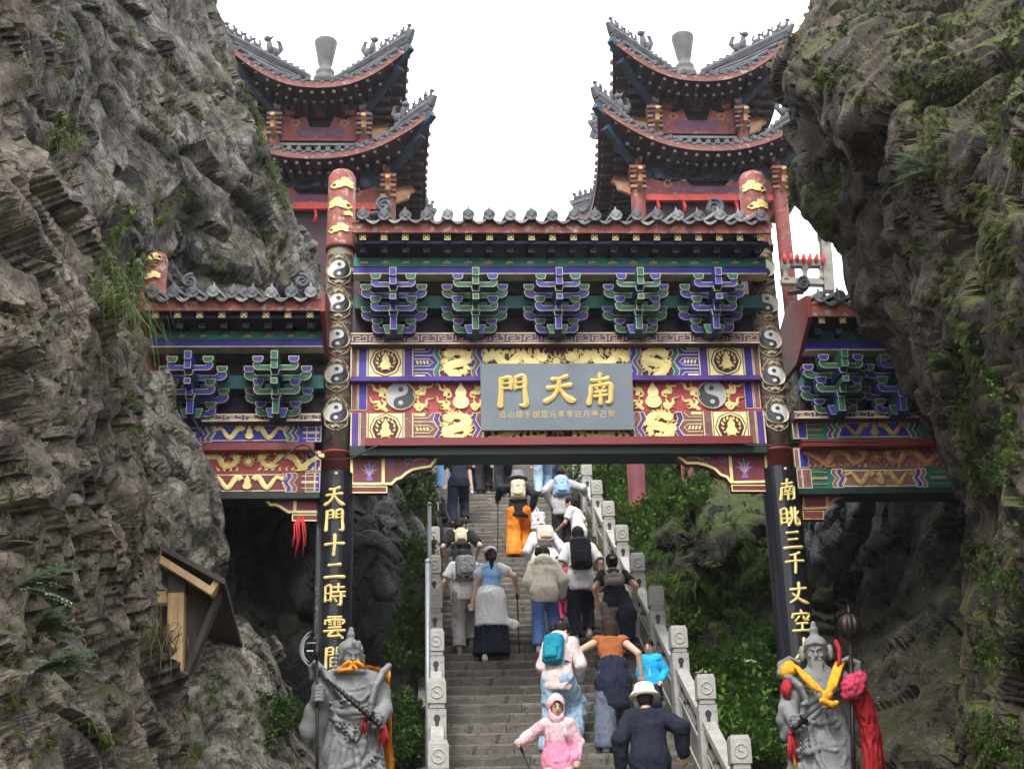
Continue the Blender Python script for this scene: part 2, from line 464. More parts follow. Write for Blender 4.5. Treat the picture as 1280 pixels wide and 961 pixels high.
# hillside that carries the stairs and the towers
hp, hx, hy = [], np.linspace(-26, 26, 66), np.concatenate([np.linspace(7.5, 31, 60), np.linspace(32, 90, 20)])
XX, YY = np.meshgrid(hx, hy, indexing='ij')
zl = np.where(YY < 30, stair_line(YY) - 0.42, stair_line(30) - 0.42 + (YY - 30) * 0.02)
side = np.clip((np.abs(XX) - 1.9) / 6, 0, 1)
zz = zl - side * 2.2 * np.clip((YY - 8) / 8, 0, 1) + np.where(np.abs(XX) > 2, 1, 0) * 0.5 * fbm(np.stack([XX.ravel() * .4, YY.ravel() * .4, 0 * XX.ravel()], 1), 4).reshape(XX.shape)
zz = np.where(YY > 60, zz - (YY - 60) * 0.6, zz)
hm = MB(); hm.grid(list(zip(XX.ravel(), YY.ravel(), np.maximum(zz, -1.0).ravel())), len(hx), len(hy))
SOIL = rock_mat('hillside_rock', (0.02, 0.018, 0.014), (0.06, 0.052, 0.04), (0.12, 0.11, 0.09), moss=(0.05, 0.075, 0.014), moss_amt=0.55, lichen=0.3)
hillside = tag(hm.build('hillside', SOIL), kind='structure')

CLIFF_BVH = []
def cliff(name, rows, nu, nv, amp, material, seed=0.0, freq=1.0, back=None):
    A = np.array([[P(*c) for c in r] for r in rows])
    nr, nc = A.shape[:2]
    R1 = np.array([spline(A[:, j], nu) for j in range(nc)]).transpose(1, 0, 2)
    G = np.array([spline(R1[i], nv) for i in range(nu)])
    def normals(G):
        du = np.gradient(G, axis=0); dv = np.gradient(G, axis=1)
        n = np.cross(du, dv); return n / (np.linalg.norm(n, axis=2, keepdims=True) + 1e-9)
    N = normals(G)
    view = EYE - G
    if (N * view).sum() < 0: N = -N
    p = G.reshape(-1, 3); q = p + seed * 13.1
    warp = np.stack([fbm(q * 0.6 * freq + k * 31, 3) for k in range(3)], 1) * 0.7 / freq
    w = q + warp
    ax = np.array([0.42, 0.25, -0.87]); ax /= np.linalg.norm(ax)     # the rock splits along steep slanting beds
    w2 = w - np.outer(w @ ax, ax) * 0.38
    f1, e1 = facets(w2 * 0.55 * freq)
    f2, e2 = facets(w2 * 1.7 * freq + 9)
    d = 0.8 * fbm(q * 0.35 * freq, 3) + 0.95 * f1 + 0.42 * f2 - 0.42 * np.exp(-e1 * 18) - 0.16 * np.exp(-e2 * 16)
    d = d + 0.16 * fbm(w * 2.0 * freq, 3, 0.5) - 0.09 * np.abs(pnoise(w * 3.3 * freq))
    p = p + N.reshape(-1, 3) * (amp * d)[:, None]
    m = MB(); m.grid(p, nu, nv, 0, False)
    o = tag(m.build(name, material), kind='structure')
    me = o.data
    CLIFF_BVH.append(BVHTree.FromPolygons([tuple(v) for v in p.tolist()], m.f))
    return o

def ray_rock(px, py, offs=0.0):
    d = Vector(sight(px, py)).normalized(); best = None
    for b in CLIFF_BVH:
        h = b.ray_cast(Vector(EYE), d)
        if h[0] is not None and (best is None or h[3] < best[2]):
            nn = h[1]
            if nn.dot(d) > 0: nn = -nn
            best = (h[0], nn, h[3])
    return best

ROCK_NEAR = rock_mat('near_cliff_rock', (0.050, 0.042, 0.034), (0.175, 0.147, 0.118), (0.38, 0.33, 0.275), moss=(0.05, 0.052, 0.012), moss_amt=0.22, lichen=0.35, scale=1.7, seed=3)
ROCK_FAR = rock_mat('upper_cliff_rock', (0.045, 0.042, 0.040), (0.185, 0.170, 0.150), (0.47, 0.445, 0.41), moss=(0.055, 0.065, 0.02), moss_amt=0.36, lichen=0.7, scale=0.8, seed=11)
ROCK_OUT = rock_mat('lichen_rock', (0.07, 0.065, 0.055), (0.30, 0.275, 0.23), (0.56, 0.53, 0.47), moss=(0.05, 0.065, 0.015), moss_amt=0.16, lichen=1.3, scale=1.2, seed=23)
ROCK_CAVE = rock_mat('shade_tinted_wet_rock', (0.008, 0.008, 0.008), (0.022, 0.02, 0.018), (0.06, 0.055, 0.05), moss=(0.03, 0.05, 0.01), moss_amt=0.2, lichen=0.25, scale=0.9, seed=31, rough=0.6, wet=1)  # wet rock, darkened so the colour carries the hollow's shade
ROCK_RIGHT = rock_mat('mossy_overhang_rock', (0.028, 0.023, 0.018), (0.085, 0.067, 0.050), (0.21, 0.18, 0.145), moss=(0.085, 0.10, 0.019), moss_amt=0.37, lichen=0.45, scale=1.0, seed=41)
ROCK_SLOPE = rock_mat('mossy_slope_rock', (0.02, 0.018, 0.015), (0.06, 0.055, 0.045), (0.15, 0.14, 0.12), moss=(0.065, 0.095, 0.016), moss_amt=0.40, lichen=0.5, scale=1.0, seed=53)
ROCK_BACK = rock_mat('shaded_cliff_rock', (0.02, 0.018, 0.015), (0.085, 0.075, 0.06), (0.26, 0.24, 0.20), moss=(0.05, 0.055, 0.012), moss_amt=0.34, lichen=0.9, scale=0.9, seed=61)
ROCK_WET = rock_mat('wet_blue_grey_rock', (0.05, 0.055, 0.07), (0.12, 0.13, 0.155), (0.24, 0.25, 0.28), moss_amt=0.0, lichen=0.3, scale=1.5, seed=71, rough=0.5, wet=1, spec=0.6)

# near cliff filling the left edge of the view
cliff('cliff', [
    [(40, -220, 14), (62, -220, 9.6), (20, -220, 8.4), (-60, -220, 7.0), (-330, -220, 5.2), (-900, -220, 3)],
    [(36, 0, 14), (58, 0, 9.4), (20, 0, 8.2), (-60, 0, 6.6), (-330, 0, 5.0), (-900, 0, 3)],
    [(40, 130, 14), (62, 130, 9.2), (20, 130, 7.9), (-60, 130, 6.4), (-330, 130, 4.9), (-900, 130, 3)],
    [(70, 230, 14), (92, 230, 9.2), (40, 230, 7.6), (-40, 230, 6.1), (-330, 230, 4.8), (-900, 230, 3)],
    [(100, 330, 14), (122, 330, 9.2), (70, 330, 7.5), (-20, 330, 6.0), (-330, 330, 4.7), (-900, 330, 3)],
    [(128, 430, 14), (150, 430, 9.3), (95, 430, 7.5), (0, 430, 5.9), (-330, 430, 4.6), (-900, 430, 2.8)],
    [(146, 540, 14), (158, 540, 9.4), (95, 540, 7.5), (0, 540, 5.8), (-330, 540, 4.5), (-900, 540, 2.7)],
    [(164, 640, 13), (184, 640, 9.4), (95, 640, 7.5), (0, 640, 5.7), (-330, 640, 4.5), (-900, 640, 2.7)],
    [(158, 760, 12), (180, 760, 9.3), (95, 760, 7.3), (0, 760, 5.6), (-330, 760, 4.4), (-900, 760, 2.6)],
    [(186, 880, 12), (208, 880, 9.0), (115, 880, 7.0), (0, 880, 5.4), (-330, 880, 4.3), (-900, 880, 2.6)],
    [(212, 1000, 12), (234, 1000, 8.8), (130, 1000, 6.8), (0, 1000, 5.2), (-330, 1000, 4.2), (-900, 1000, 2.6)],
    [(218, 1300, 12), (240, 1300, 8.6), (130, 1300, 6.6), (0, 1300, 5.0), (-330, 1300, 4.2), (-900, 1300, 2.6)],
], 300, 170, 0.26, ROCK_NEAR, 1.0, 1.6)

# tall cliff behind the left wing of the gate
cliff('cliff', [
    [(211, -190, 26), (245, -190, 21.5), (190, -190, 18.5), (110, -190, 16.3), (20, -190, 13.5), (-160, -190, 10)],
    [(228, -40, 26), (262, -40, 21.5), (200, -40, 18.6), (110, -40, 16.4), (20, -40, 13.6), (-160, -40, 10)],
    [(242, 30, 26), (276, 30, 21.5), (210, 30, 18.8), (115, 30, 16.6), (20, 30, 13.8), (-160, 30, 10)],
    [(273, 120, 26), (307, 120, 21.5), (235, 120, 19.2), (130, 120, 17.0), (30, 120, 14), (-160, 120, 10)],
    [(294, 200, 26), (328, 200, 21.5), (262, 200, 19.4), (150, 200, 17.3), (50, 200, 14.4), (-160, 200, 10)],
    [(320, 280, 26), (354, 280, 21.5), (290, 280, 19.7), (180, 280, 17.7), (70, 280, 15), (-160, 280, 10)],
    [(350, 350, 26), (384, 350, 21), (320, 350, 19.6), (200, 350, 18), (90, 350, 15.6), (-160, 350, 10)],
    [(396, 440, 25), (430, 440, 20.5), (340, 440, 19.3), (220, 440, 18.2), (110, 440, 15.8), (-160, 440, 10)],
    [(396, 580, 24), (430, 580, 20.3), (340, 580, 19.1), (230, 580, 18.2), (120, 580, 15.8), (-160, 580, 10)],
], 250, 240, 0.40, ROCK_FAR, 2.0, 0.75)

# lichen covered outcrop in front of the left wing
cliff('rock_outcrop', [
    [(188, 455, 16.0), (204, 462, 15.0), (180, 462, 14.2), (140, 462, 13.6), (60, 462, 12.5)],
    [(196, 500, 16.0), (212, 505, 14.9), (180, 505, 14.0), (140, 505, 13.3), (60, 505, 12)],
    [(222, 560, 16.0), (238, 560, 14.8), (195, 560, 13.8), (150, 560, 13.1), (60, 560, 12)],
    [(244, 630, 15.8), (260, 630, 14.7), (210, 630, 13.7), (160, 630, 13.0), (60, 630, 12)],
    [(256, 700, 15.6), (272, 700, 14.6), (220, 700, 13.6), (165, 700, 12.9), (60, 700, 12)],
    [(262, 790, 15.6), (278, 790, 14.6), (225, 790, 13.6), (170, 790, 12.9), (60, 790, 12)],
], 130, 110, 0.16, ROCK_OUT, 3.0, 1.5)

# boulder below the wooden shelter
cliff('boulder', [
    [(270, 752, 15.6), (292, 762, 15.2), (312, 768, 15.2), (330, 790, 15.4), (335, 800, 16.2)],
    [(200, 810, 13.6), (262, 790, 13.4), (305, 800, 13.6), (336, 815, 14.4), (352, 830, 16)],
    [(190, 860, 12.9), (255, 860, 12.7), (310, 860, 13.0), (350, 866, 14.0), (372, 880, 15.6)],
    [(190, 930, 12.4), (255, 930, 12.2), (320, 930, 12.6), (372, 930, 13.6), (400, 940, 15.2)],
    [(190, 1010, 12.0), (255, 1010, 11.8), (330, 1010, 12.2), (395, 1010, 13.2), (430, 1010, 14.8)],
    [(190, 1200, 11.6), (255, 1200, 11.4), (340, 1200, 11.8), (420, 1200, 12.8), (460, 1200, 14.0)],
], 150, 150, 0.13, ROCK_OUT, 4.0, 1.6)

# dark hollow behind the left column
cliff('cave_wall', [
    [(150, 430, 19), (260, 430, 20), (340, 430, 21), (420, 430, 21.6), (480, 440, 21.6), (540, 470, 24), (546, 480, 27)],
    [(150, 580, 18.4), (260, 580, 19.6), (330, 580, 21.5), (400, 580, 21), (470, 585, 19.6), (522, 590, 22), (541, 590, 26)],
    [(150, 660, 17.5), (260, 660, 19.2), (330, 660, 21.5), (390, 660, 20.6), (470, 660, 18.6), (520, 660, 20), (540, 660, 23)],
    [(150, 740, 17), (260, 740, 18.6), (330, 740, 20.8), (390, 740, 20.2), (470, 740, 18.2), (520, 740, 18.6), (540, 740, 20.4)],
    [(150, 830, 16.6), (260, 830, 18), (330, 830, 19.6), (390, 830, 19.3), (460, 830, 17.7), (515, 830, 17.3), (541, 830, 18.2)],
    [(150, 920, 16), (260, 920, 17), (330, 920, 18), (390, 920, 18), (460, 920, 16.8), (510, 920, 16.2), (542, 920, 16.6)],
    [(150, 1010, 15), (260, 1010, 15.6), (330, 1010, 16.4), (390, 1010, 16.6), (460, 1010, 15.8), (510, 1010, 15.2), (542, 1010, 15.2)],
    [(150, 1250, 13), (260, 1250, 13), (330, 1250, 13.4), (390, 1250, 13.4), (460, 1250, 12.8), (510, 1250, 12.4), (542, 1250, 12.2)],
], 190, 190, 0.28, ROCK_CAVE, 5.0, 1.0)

# mossy slope to the right of the stairs
cliff('mossy_slope', [
    [(700, 505, 31), (760, 500, 31), (830, 490, 30), (900, 480, 28), (960, 470, 26), (1040, 470, 24)],
    [(700, 600, 27), (765, 590, 26.5), (830, 585, 25), (890, 585, 23.4), (960, 590, 21.5), (1040, 600, 20.4)],
    [(715, 660, 25), (775, 650, 23.2), (830, 655, 21.4), (880, 650, 20.4), (960, 650, 19.6), (1040, 660, 19.2)],
    [(740, 710, 23.0), (800, 705, 21.6), (838, 700, 20.8), (900, 710, 20.0), (960, 710, 19.3), (1040, 720, 18.8)],
    [(770, 760, 21.3), (815, 758, 20.2), (850, 760, 20.9), (905, 760, 20.6), (970, 760, 19.0), (1040, 780, 18.2)],
    [(795, 820, 19.4), (840, 810, 18.6), (880, 800, 19.2), (930, 790, 19.0), (990, 800, 17.9), (1050, 820, 17.4)],
    [(830, 890, 17.4), (875, 880, 16.8), (920, 870, 17.2), (960, 860, 17.0), (1010, 870, 16.6), (1060, 880, 16.4)],
    [(870, 960, 16.1), (915, 960, 15.4), (950, 950, 15.6), (985, 950, 15.6), (1020, 950, 15.5), (1070, 950, 15.4)],
    [(920, 1060, 14.4), (965, 1060, 14.0), (990, 1060, 14.2), (1020, 1060, 14.2), (1050, 1060, 14.2), (1100, 1060, 14.2)],
    [(1010, 1250, 12.4), (1040, 1250, 12.2), (1060, 1250, 12.2), (1080, 1250, 12.2), (1100, 1250, 12.2), (1150, 1250, 12.2)],
], 210, 170, 0.26, ROCK_SLOPE, 6.0, 1.0)

# shaded cliff behind the right guardian
cliff('cliff', [
    [(960, 440, 24), (1010, 440, 21.5), (1070, 440, 20), (1140, 440, 18.6), (1230, 440, 16.5)],
    [(970, 600, 22.5), (1012, 600, 20.6), (1070, 600, 19.4), (1140, 600, 18.0), (1230, 600, 16)],
    [(985, 690, 21.5), (1020, 690, 20.0), (1075, 690, 18.8), (1140, 690, 17.4), (1230, 690, 15.6)],
    [(995, 760, 20.5), (1025, 760, 19.4), (1075, 760, 18.0), (1140, 760, 16.6), (1230, 760, 15.2)],
    [(1010, 860, 18.6), (1035, 860, 17.8), (1080, 860, 16.6), (1140, 860, 15.5), (1230, 860, 14.4)],
    [(1020, 970, 16.6), (1045, 970, 16.0), (1085, 970, 15.2), (1140, 970, 14.4), (1230, 970, 13.6)],
    [(1060, 1250, 13.6), (1080, 1250, 13.2), (1110, 1250, 12.8), (1150, 1250, 12.4), (1230, 1250, 12)],
], 170, 130, 0.28, ROCK_BACK, 7.0, 0.95)
cliff('rock_slab', [
    [(1040, 598, 18.6), (1055, 592, 18.3), (1090, 585, 17.8), (1110, 590, 18.4)],
    [(1020, 640, 18.7), (1036, 640, 18.1), (1075, 630, 17.6), (1096, 620, 18.4)],
    [(1010, 690, 18.7), (1028, 690, 18.0), (1062, 680, 17.7), (1085, 670, 18.4)],
    [(1012, 722, 18.9), (1030, 722, 18.4), (1056, 716, 18.2), (1070, 706, 18.8)],
], 70, 60, 0.10, ROCK_WET, 8.0, 2.2)

# great overhang on the right
cliff('overhanging_cliff', [
    [(1136, -230, 22), (1066, -230, 15.5), (1096, -230, 13.5), (1160, -230, 12.2), (1270, -230, 11), (1500, -230, 8), (2300, -230, 8.6)],
    [(1110, -60, 21), (1042, -60, 15.2), (1080, -60, 13.3), (1130, -60, 12), (1260, -60, 10.8), (1500, -60, 7.6), (2300, -60, 8.2)],
    [(1090, 0, 21), (1016, 0, 15.0), (1060, 0, 13.0), (1120, 0, 11.6), (1260, 0, 10.4), (1500, 0, 7.4), (2300, 0, 8.0)],
    [(1050, 60, 20), (970, 60, 15.0), (1020, 60, 12.9), (1090, 60, 11.3), (1250, 70, 9.8), (1500, 80, 7.2), (2300, 80, 7.8)],
    [(1040, 110, 19), (966, 100, 14.8), (1010, 110, 12.7), (1080, 130, 10.9), (1240, 150, 9.2), (1500, 170, 6.8), (2300, 170, 7.4)],
    [(1050, 150, 18), (982, 140, 14.6), (1020, 165, 13.0), (1080, 190, 11.4), (1230, 220, 9.2), (1500, 240, 6.8), (2300, 240, 7.4)],
    [(1060, 200, 18), (1001, 190, 14.7), (1040, 215, 13.6), (1090, 240, 12.6), (1200, 280, 9.8), (1500, 310, 6.9), (2300, 310, 7.5)],
    [(1060, 250, 18), (1003, 245, 14.8), (1050, 265, 13.9), (1100, 290, 13.1), (1200, 340, 10.2), (1500, 370, 7), (2300, 370, 7.6)],
    [(1100, 305, 18), (1046, 300, 14.9), (1090, 320, 14.0), (1120, 340, 13.2), (1205, 400, 10.5), (1500, 430, 7), (2300, 430, 7.6)],
    [(1131, 370, 18), (1078, 365, 14.9), (1111, 380, 13.9), (1140, 400, 13.1), (1215, 460, 10.6), (1500, 490, 7), (2300, 490, 7.6)],
    [(1181, 430, 18), (1130, 425, 14.9), (1151, 440, 13.8), (1165, 460, 12.9), (1225, 520, 10.6), (1500, 550, 7), (2300, 550, 7.6)],
    [(1206, 500, 18), (1154, 495, 14.8), (1171, 510, 13.7), (1185, 530, 12.7), (1235, 590, 10.5), (1500, 620, 6.9), (2300, 620, 7.5)],
    [(1236, 580, 17.5), (1186, 575, 14.6), (1201, 590, 13.5), (1212, 610, 12.4), (1245, 660, 10.4), (1500, 690, 6.8), (2300, 690, 7.4)],
    [(1251, 660, 17), (1203, 655, 14.4), (1216, 670, 13.2), (1225, 690, 12.0), (1255, 740, 10.2), (1500, 770, 6.7), (2300, 770, 7.3)],
    [(1256, 750, 16.5), (1210, 745, 14.1), (1224, 760, 12.8), (1232, 780, 11.6), (1260, 830, 10.0), (1500, 860, 6.6), (2300, 860, 7.2)],
    [(1256, 860, 15.6), (1210, 855, 13.6), (1224, 870, 12.4), (1232, 890, 11.2), (1260, 920, 9.8), (1500, 950, 6.5), (2300, 950, 7.1)],
    [(1246, 980, 15), (1201, 980, 13.2), (1218, 985, 12.0), (1230, 1000, 10.8), (1260, 1020, 9.5), (1500, 1050, 6.4), (2300, 1050, 7.0)],
    [(1256, 1280, 14), (1206, 1280, 12.4), (1221, 1280, 11.4), (1235, 1280, 10.2), (1270, 1280, 9), (1500, 1280, 6.2), (2300, 1280, 6.8)],
], 340, 255, 0.27, ROCK_RIGHT, 9.0, 1.15)

# ------------------------------------------------------------------ stairs
STEP = mat('worn_step_stone', (0.125, 0.113, 0.094), 0.85, 0.4, 3.0, wear=(0.06, 0.055, 0.048), wear_at=0.56, bump=0.6, bscale=35)
STEP2 = mat('damp_step_stone', (0.088, 0.080, 0.067), 0.8, 0.45, 3.0, wear=(0.15, 0.14, 0.12), wear_at=0.60, bump=0.6, bscale=35)
stairs = tag(empty('staircase', (0, ST_Y0, 0)), kind='structure')
def step_mesh(w, seed):
    m = MB(); r = random.Random(seed); nseg = 7; vs = []
    prof = [(0.015, -0.16), (0.0, -0.05), (0.002, -0.018), (0.018, 0.0), (0.31, 0.0)]
    for i in range(nseg + 1):
        x = -w / 2 + w * i / nseg
        chip = 0.018 * max(0, r.random() - 0.55)
        for j, (y, z) in enumerate(prof):
            k = 1.0 if 0 < j < 4 else 0.3
            vs.append((x + (r.uniform(-.006, .006) if 0 < i < nseg else 0), y + r.uniform(-.004, .006) * k + (chip * 1.5 if j in (1, 2) else 0), z + r.uniform(-.004, .003) * k - (chip if j in (2, 3) else 0)))
    b = len(prof)
    fs = [(i * b + j, (i + 1) * b + j, (i + 1) * b + j + 1, i * b + j + 1) for i in range(nseg) for j in range(b - 1)]
    fs += [tuple(range(b - 1, -1, -1)), tuple(nseg * b + j for j in range(b))]
    m.add(vs, fs, 0, False)
    return m.mesh('step_stone', STEP if seed % 3 else STEP2)
WID = ST_XR - ST_XL
cuts = [(0.36, 0.64), (0.5, 0.5), (0.3, 0.34, 0.36), (0.62, 0.38), (0.42, 0.25, 0.33), (0.28, 0.47, 0.25)]
STEPM = {}
for k in range(ST_N):
    x = ST_XL; c = cuts[rnd.randrange(len(cuts))]
    for fr_ in c:
        w = WID * fr_
        key = (round(w, 2), rnd.randrange(3))
        if key not in STEPM: STEPM[key] = step_mesh(w - 0.008, len(STEPM) + 1)
        inst('step_stone', STEPM[key], stairs, (x + w / 2, k * ST_RUN + rnd.uniform(-.006, .006), (k + 1) * ST_RISE + rnd.uniform(-.006, .004)))
        x += w
cm = MB()
L0, L1 = 9.4, ST_Y0 + ST_N * ST_RUN
for sx, w in ((ST_XL - 0.13, 0.26), (ST_XR + 0.13, 0.26)):       # sloping kerbs under the railings
    cm.add([(sx + dx, y - ST_Y0, stair_line(y) + dz) for y in (L0, L1) for dx, dz in ((-w / 2, -0.9), (w / 2, -0.9), (w / 2, 0.06), (-w / 2, 0.06))],
           [(0, 1, 2, 3), (4, 7, 6, 5), (0, 4, 5, 1), (1, 5, 6, 2), (2, 6, 7, 3), (3, 7, 4, 0)])
kerb = cm.build('stringer', STONEDK, stairs)
lm = MB(); lm.box((0, (L1 + 46) / 2, stair_line(L1) - 0.2), (9, 46 - L1, 0.4))
landing = tag(lm.build('landing', STEP2), kind='structure')
# ------------------------------------------------------------------ the painted gate (three bays, roofs, brackets, boards)
GY = 16.0
GATE = tag(empty('memorial_gate', (0, GY, 3.0)), 'painted wooden gateway with three tiled roofs and gold reliefs spanning the stone stairs', 'gateway')
def wpart(name, m, mats, parent):
    off = Vector((0, 0, 0)); q = parent
    while q: off += q.location; q = q.parent
    me = m if isinstance(m, bpy.types.Mesh) else m.mesh(name, mats)
    return inst(name, me, parent, -off)
def lens_map(px, py, Y): return xp(px, py, Y)

# ---- relief art
def gourd_poly(u, v, h):
    prof = [(0.0, 0.02), (0.10, 0.03), (0.20, 0.08), (0.275, 0.18), (0.275, 0.29), (0.22, 0.40), (0.165, 0.46), (0.18, 0.53), (0.19, 0.61), (0.16, 0.70), (0.10, 0.78), (0.055, 0.86), (0.035, 0.95), (0.0, 1.0)]
    return [(u + r * h, v + z * h) for r, z in prof] + [(u - r * h, v + z * h) for r, z in prof[-2:0:-1]]
def flame(m, u, v, du, dv, w, fr, h0, h1, mi=0, waves=1.5, amp=0.18, n=9, ph=0.0):
    L = math.hypot(du, dv); nx, ny = -dv / L, du / L; pts, ws = [], []
    for i in range(n):
        t = i / (n - 1); s = amp * L * math.sin(ph + waves * 2 * math.pi * t) * (0.35 + 0.65 * (1 - t))
        pts.append((u + du * t + nx * s, v + dv * t + ny * s)); ws.append(w * (0.6 + 0.5 * math.sin(math.pi * min(1, t * 1.3 + .15))) * (1 - t) ** 0.6 + w * 0.12)
    m.stroke(pts, ws, h0, h1, fr, mi)
def flames_round(m, u, v, w, hgt, fr, h0, h1, sgn=(-1, 1)):
    for s in sgn:
        for (a, b, c, d, ph) in ((.55, -.42, .35, .10, 0), (.50, -.40, .10, .36, 1), (.66, -.36, .42, .34, 2.5), (.52, .05, .16, .42, 0.5), (.60, .05, .38, .38, 2), (.50, .12, .55, .34, 3.4), (.42, -.46, .5, .0, 1.2)):
            flame(m, u + s * a * w, v + b * hgt, s * c * w, d * hgt, hgt * 0.11, fr, h0, h1, ph=ph)
        m.stroke([(u + s * (.5 + .1 * math.cos(t)) * w, v + (.05 + .1 * math.sin(t)) * hgt) for t in np.linspace(0.2, 5.6, 9)], hgt * 0.07, h0, h1, fr)
def taiji(R, fr, u, v, flip=False, h=0.012, rim=True):
    m = MB(); n = 26; ys = [-R * math.cos(math.pi * i / n) for i in range(n + 1)]
    def S(y): s = math.sqrt(max(0, (R / 2) ** 2 - (abs(y) - R / 2) ** 2)); return s if y > 0 else -s
    f = -1 if flip else 1
    for side, mi in ((-1, 0), (1, 1)):
        vs, fs = [], []
        for y in ys:
            e = side * math.sqrt(max(0, R * R - y * y)); a, b = sorted((e, S(y)))
            for t in (0, .33, .67, 1): vs.append(fr(u + f * (a + (b - a) * t), v + y, h))
        for i in range(n):
            for j in range(3): fs.append((i * 4 + j, i * 4 + j + 1, (i + 1) * 4 + j + 1, (i + 1) * 4 + j))
        m.add(vs, fs, mi)
    for vv, mi in ((R / 2, 1), (-R / 2, 0)):
        m.prism([(u + .17 * R * math.cos(a), v + vv + .17 * R * math.sin(a)) for a in np.linspace(0, 2 * math.pi, 12, endpoint=False)], h, h + .006, fr, mi)
    if rim: m.stroke([(u + R * math.cos(a), v + R * math.sin(a)) for a in np.linspace(0, 2 * math.pi, 36, endpoint=False)], R * .10, 0.0, h + .010, fr, 2, closed=True)
    return m
def dragon_long(m, fr, pts, w, h0, h1, sgn=1, legs=True):
    p = spline(pts, 34); k = len(p)
    ws = [w * (0.35 + 0.9 * math.sin(math.pi * (0.12 + 0.8 * i / (k - 1)))) for i in range(k)]
    m.stroke(p, ws, h0, h1, fr)
    for i in range(3, k - 3, 3):                                # fins along the back
        t = p[i + 1] - p[i - 1]; t /= np.linalg.norm(t); nn = np.array([-t[1], t[0]]) * (1 if (i // 3) % 2 else -1)
        m.stroke([p[i] + nn * ws[i] * .4, p[i] + nn * ws[i] * .9 - t * w * .4], [w * .34, w * .1], h0, h1 * .8, fr)
    if legs:
        for f, s in ((.25, -1), (.42, 1), (.62, -1), (.8, 1)):
            i = int(f * (k - 1)); b = p[i]; d = np.array([sgn * .5, s * .75])
            m.stroke([b, b + d * w * 1.3, b + d * w * 1.3 + np.array([sgn * w * .9, 0])], [w * .55, w * .42, w * .3], h0, h1, fr)
            e = b + d * w * 1.3 + np.array([sgn * w * .9, 0])
            for q in (-.5, 0, .5): m.stroke([e, e + np.array([sgn * w * .55, q * w])], [w * .25, w * .08], h0, h1, fr)
    hd = p[-1]
    m.prism([(hd[0] + w * .75 * math.cos(a) + sgn * w * .3, hd[1] + w * .62 * math.sin(a)) for a in np.linspace(0, 2 * math.pi, 9, endpoint=False)], h0, h1 * 1.2, fr)
    for a in (0.3, 1.0, 1.9, 2.6, -0.5, -1.2):
        flame(m, hd[0], hd[1], sgn * w * 1.7 * math.cos(a), w * 1.7 * math.sin(a), w * .35, fr, h0, h1, ph=a)
def dragon_coil(m, fr, u, v, r, h0, h1, s=1):
    pts = [(-.2, -.95), (.25, -.75), (.55, -.35), (.1, -.1), (-.45, .05), (-.55, .45), (-.1, .62), (.3, .5)]
    dragon_long(m, fr, [(u + s * a * r, v + b * r) for a, b in pts], r * .42, h0, h1, s, False)
    R_ = random.Random(int(u * 100) + int(v * 10))
    for i in range(26):
        a = 2 * math.pi * i / 26 + R_.uniform(-.2, .2)
        flame(m, u + r * .55 * math.cos(a), v + r * .55 * math.sin(a), r * .5 * math.cos(a + .7), r * .5 * math.sin(a + .7), r * .21, fr, h0, h1 * .8, ph=i)
def pearl(m, fr, u, v, r, h0, h1):
    m.prism([(u + r * .45 * math.cos(a), v + r * .45 * math.sin(a)) for a in np.linspace(0, 2 * math.pi, 10, endpoint=False)], h0, h1, fr)
    for i in range(11):
        a = 2 * math.pi * i / 11
        flame(m, u + r * .55 * math.cos(a), v + r * .55 * math.sin(a), r * .6 * math.cos(a), r * .6 * math.sin(a), r * .22, fr, h0, h1, ph=i)

# ---- columns
PR = 0.165
CARVE = None
def carve_mat():
    m, nt, b = _nodes('carved_column_paint')
    tc = nt.nodes.new('ShaderNodeTexCoord').outputs['Object']
    n1 = _noise(nt, tc, 9, 5, .6, .6)
    c = _ramp(nt, n1, [(0.28, (0.07, 0.03, 0.10)), (0.42, (0.16, 0.075, 0.07)), (0.52, (0.20, 0.17, 0.13)), (0.62, (0.09, 0.13, 0.08)), (0.74, (0.33, 0.29, 0.2))])
    nt.links.new(c, b.inputs['Base Color']); b.inputs['Roughness'].default_value = .65
    _bump(nt, b, _noise(nt, tc, 26, 5), .5)
    return m
CARVE = carve_mat()
RELIEF = mat('faded_gilt_carving', (0.40, 0.33, 0.22), 0.6, 0.4, 12, wear=(0.12, 0.10, 0.08), wear_at=0.55)
def cloud(m, fr, u, v, w, s=1):
    for (a, b, r) in ((0, 0, .26), (.3, .1, .2), (-.3, .05, .2), (.05, .24, .2), (.35, -.12, .16), (-.25, -.16, .17)):
        m.prism([(u + s * a * w + r * w * math.cos(t) * 1.2, v + b * w + r * w * .62 * math.sin(t)) for t in np.linspace(0, 2 * math.pi, 10, endpoint=False)], 0, .010 + abs(a) * .012 + abs(b) * .01, fr)
    m.stroke([(u - s * w * .2, v - w * .2), (u - s * w * .55, v - w * .26), (u - s * w * .8, v - w * .1), (u - s * w * .5, v + w * .08)], [w * .14, w * .12, w * .1, w * .05], 0, .014, fr)
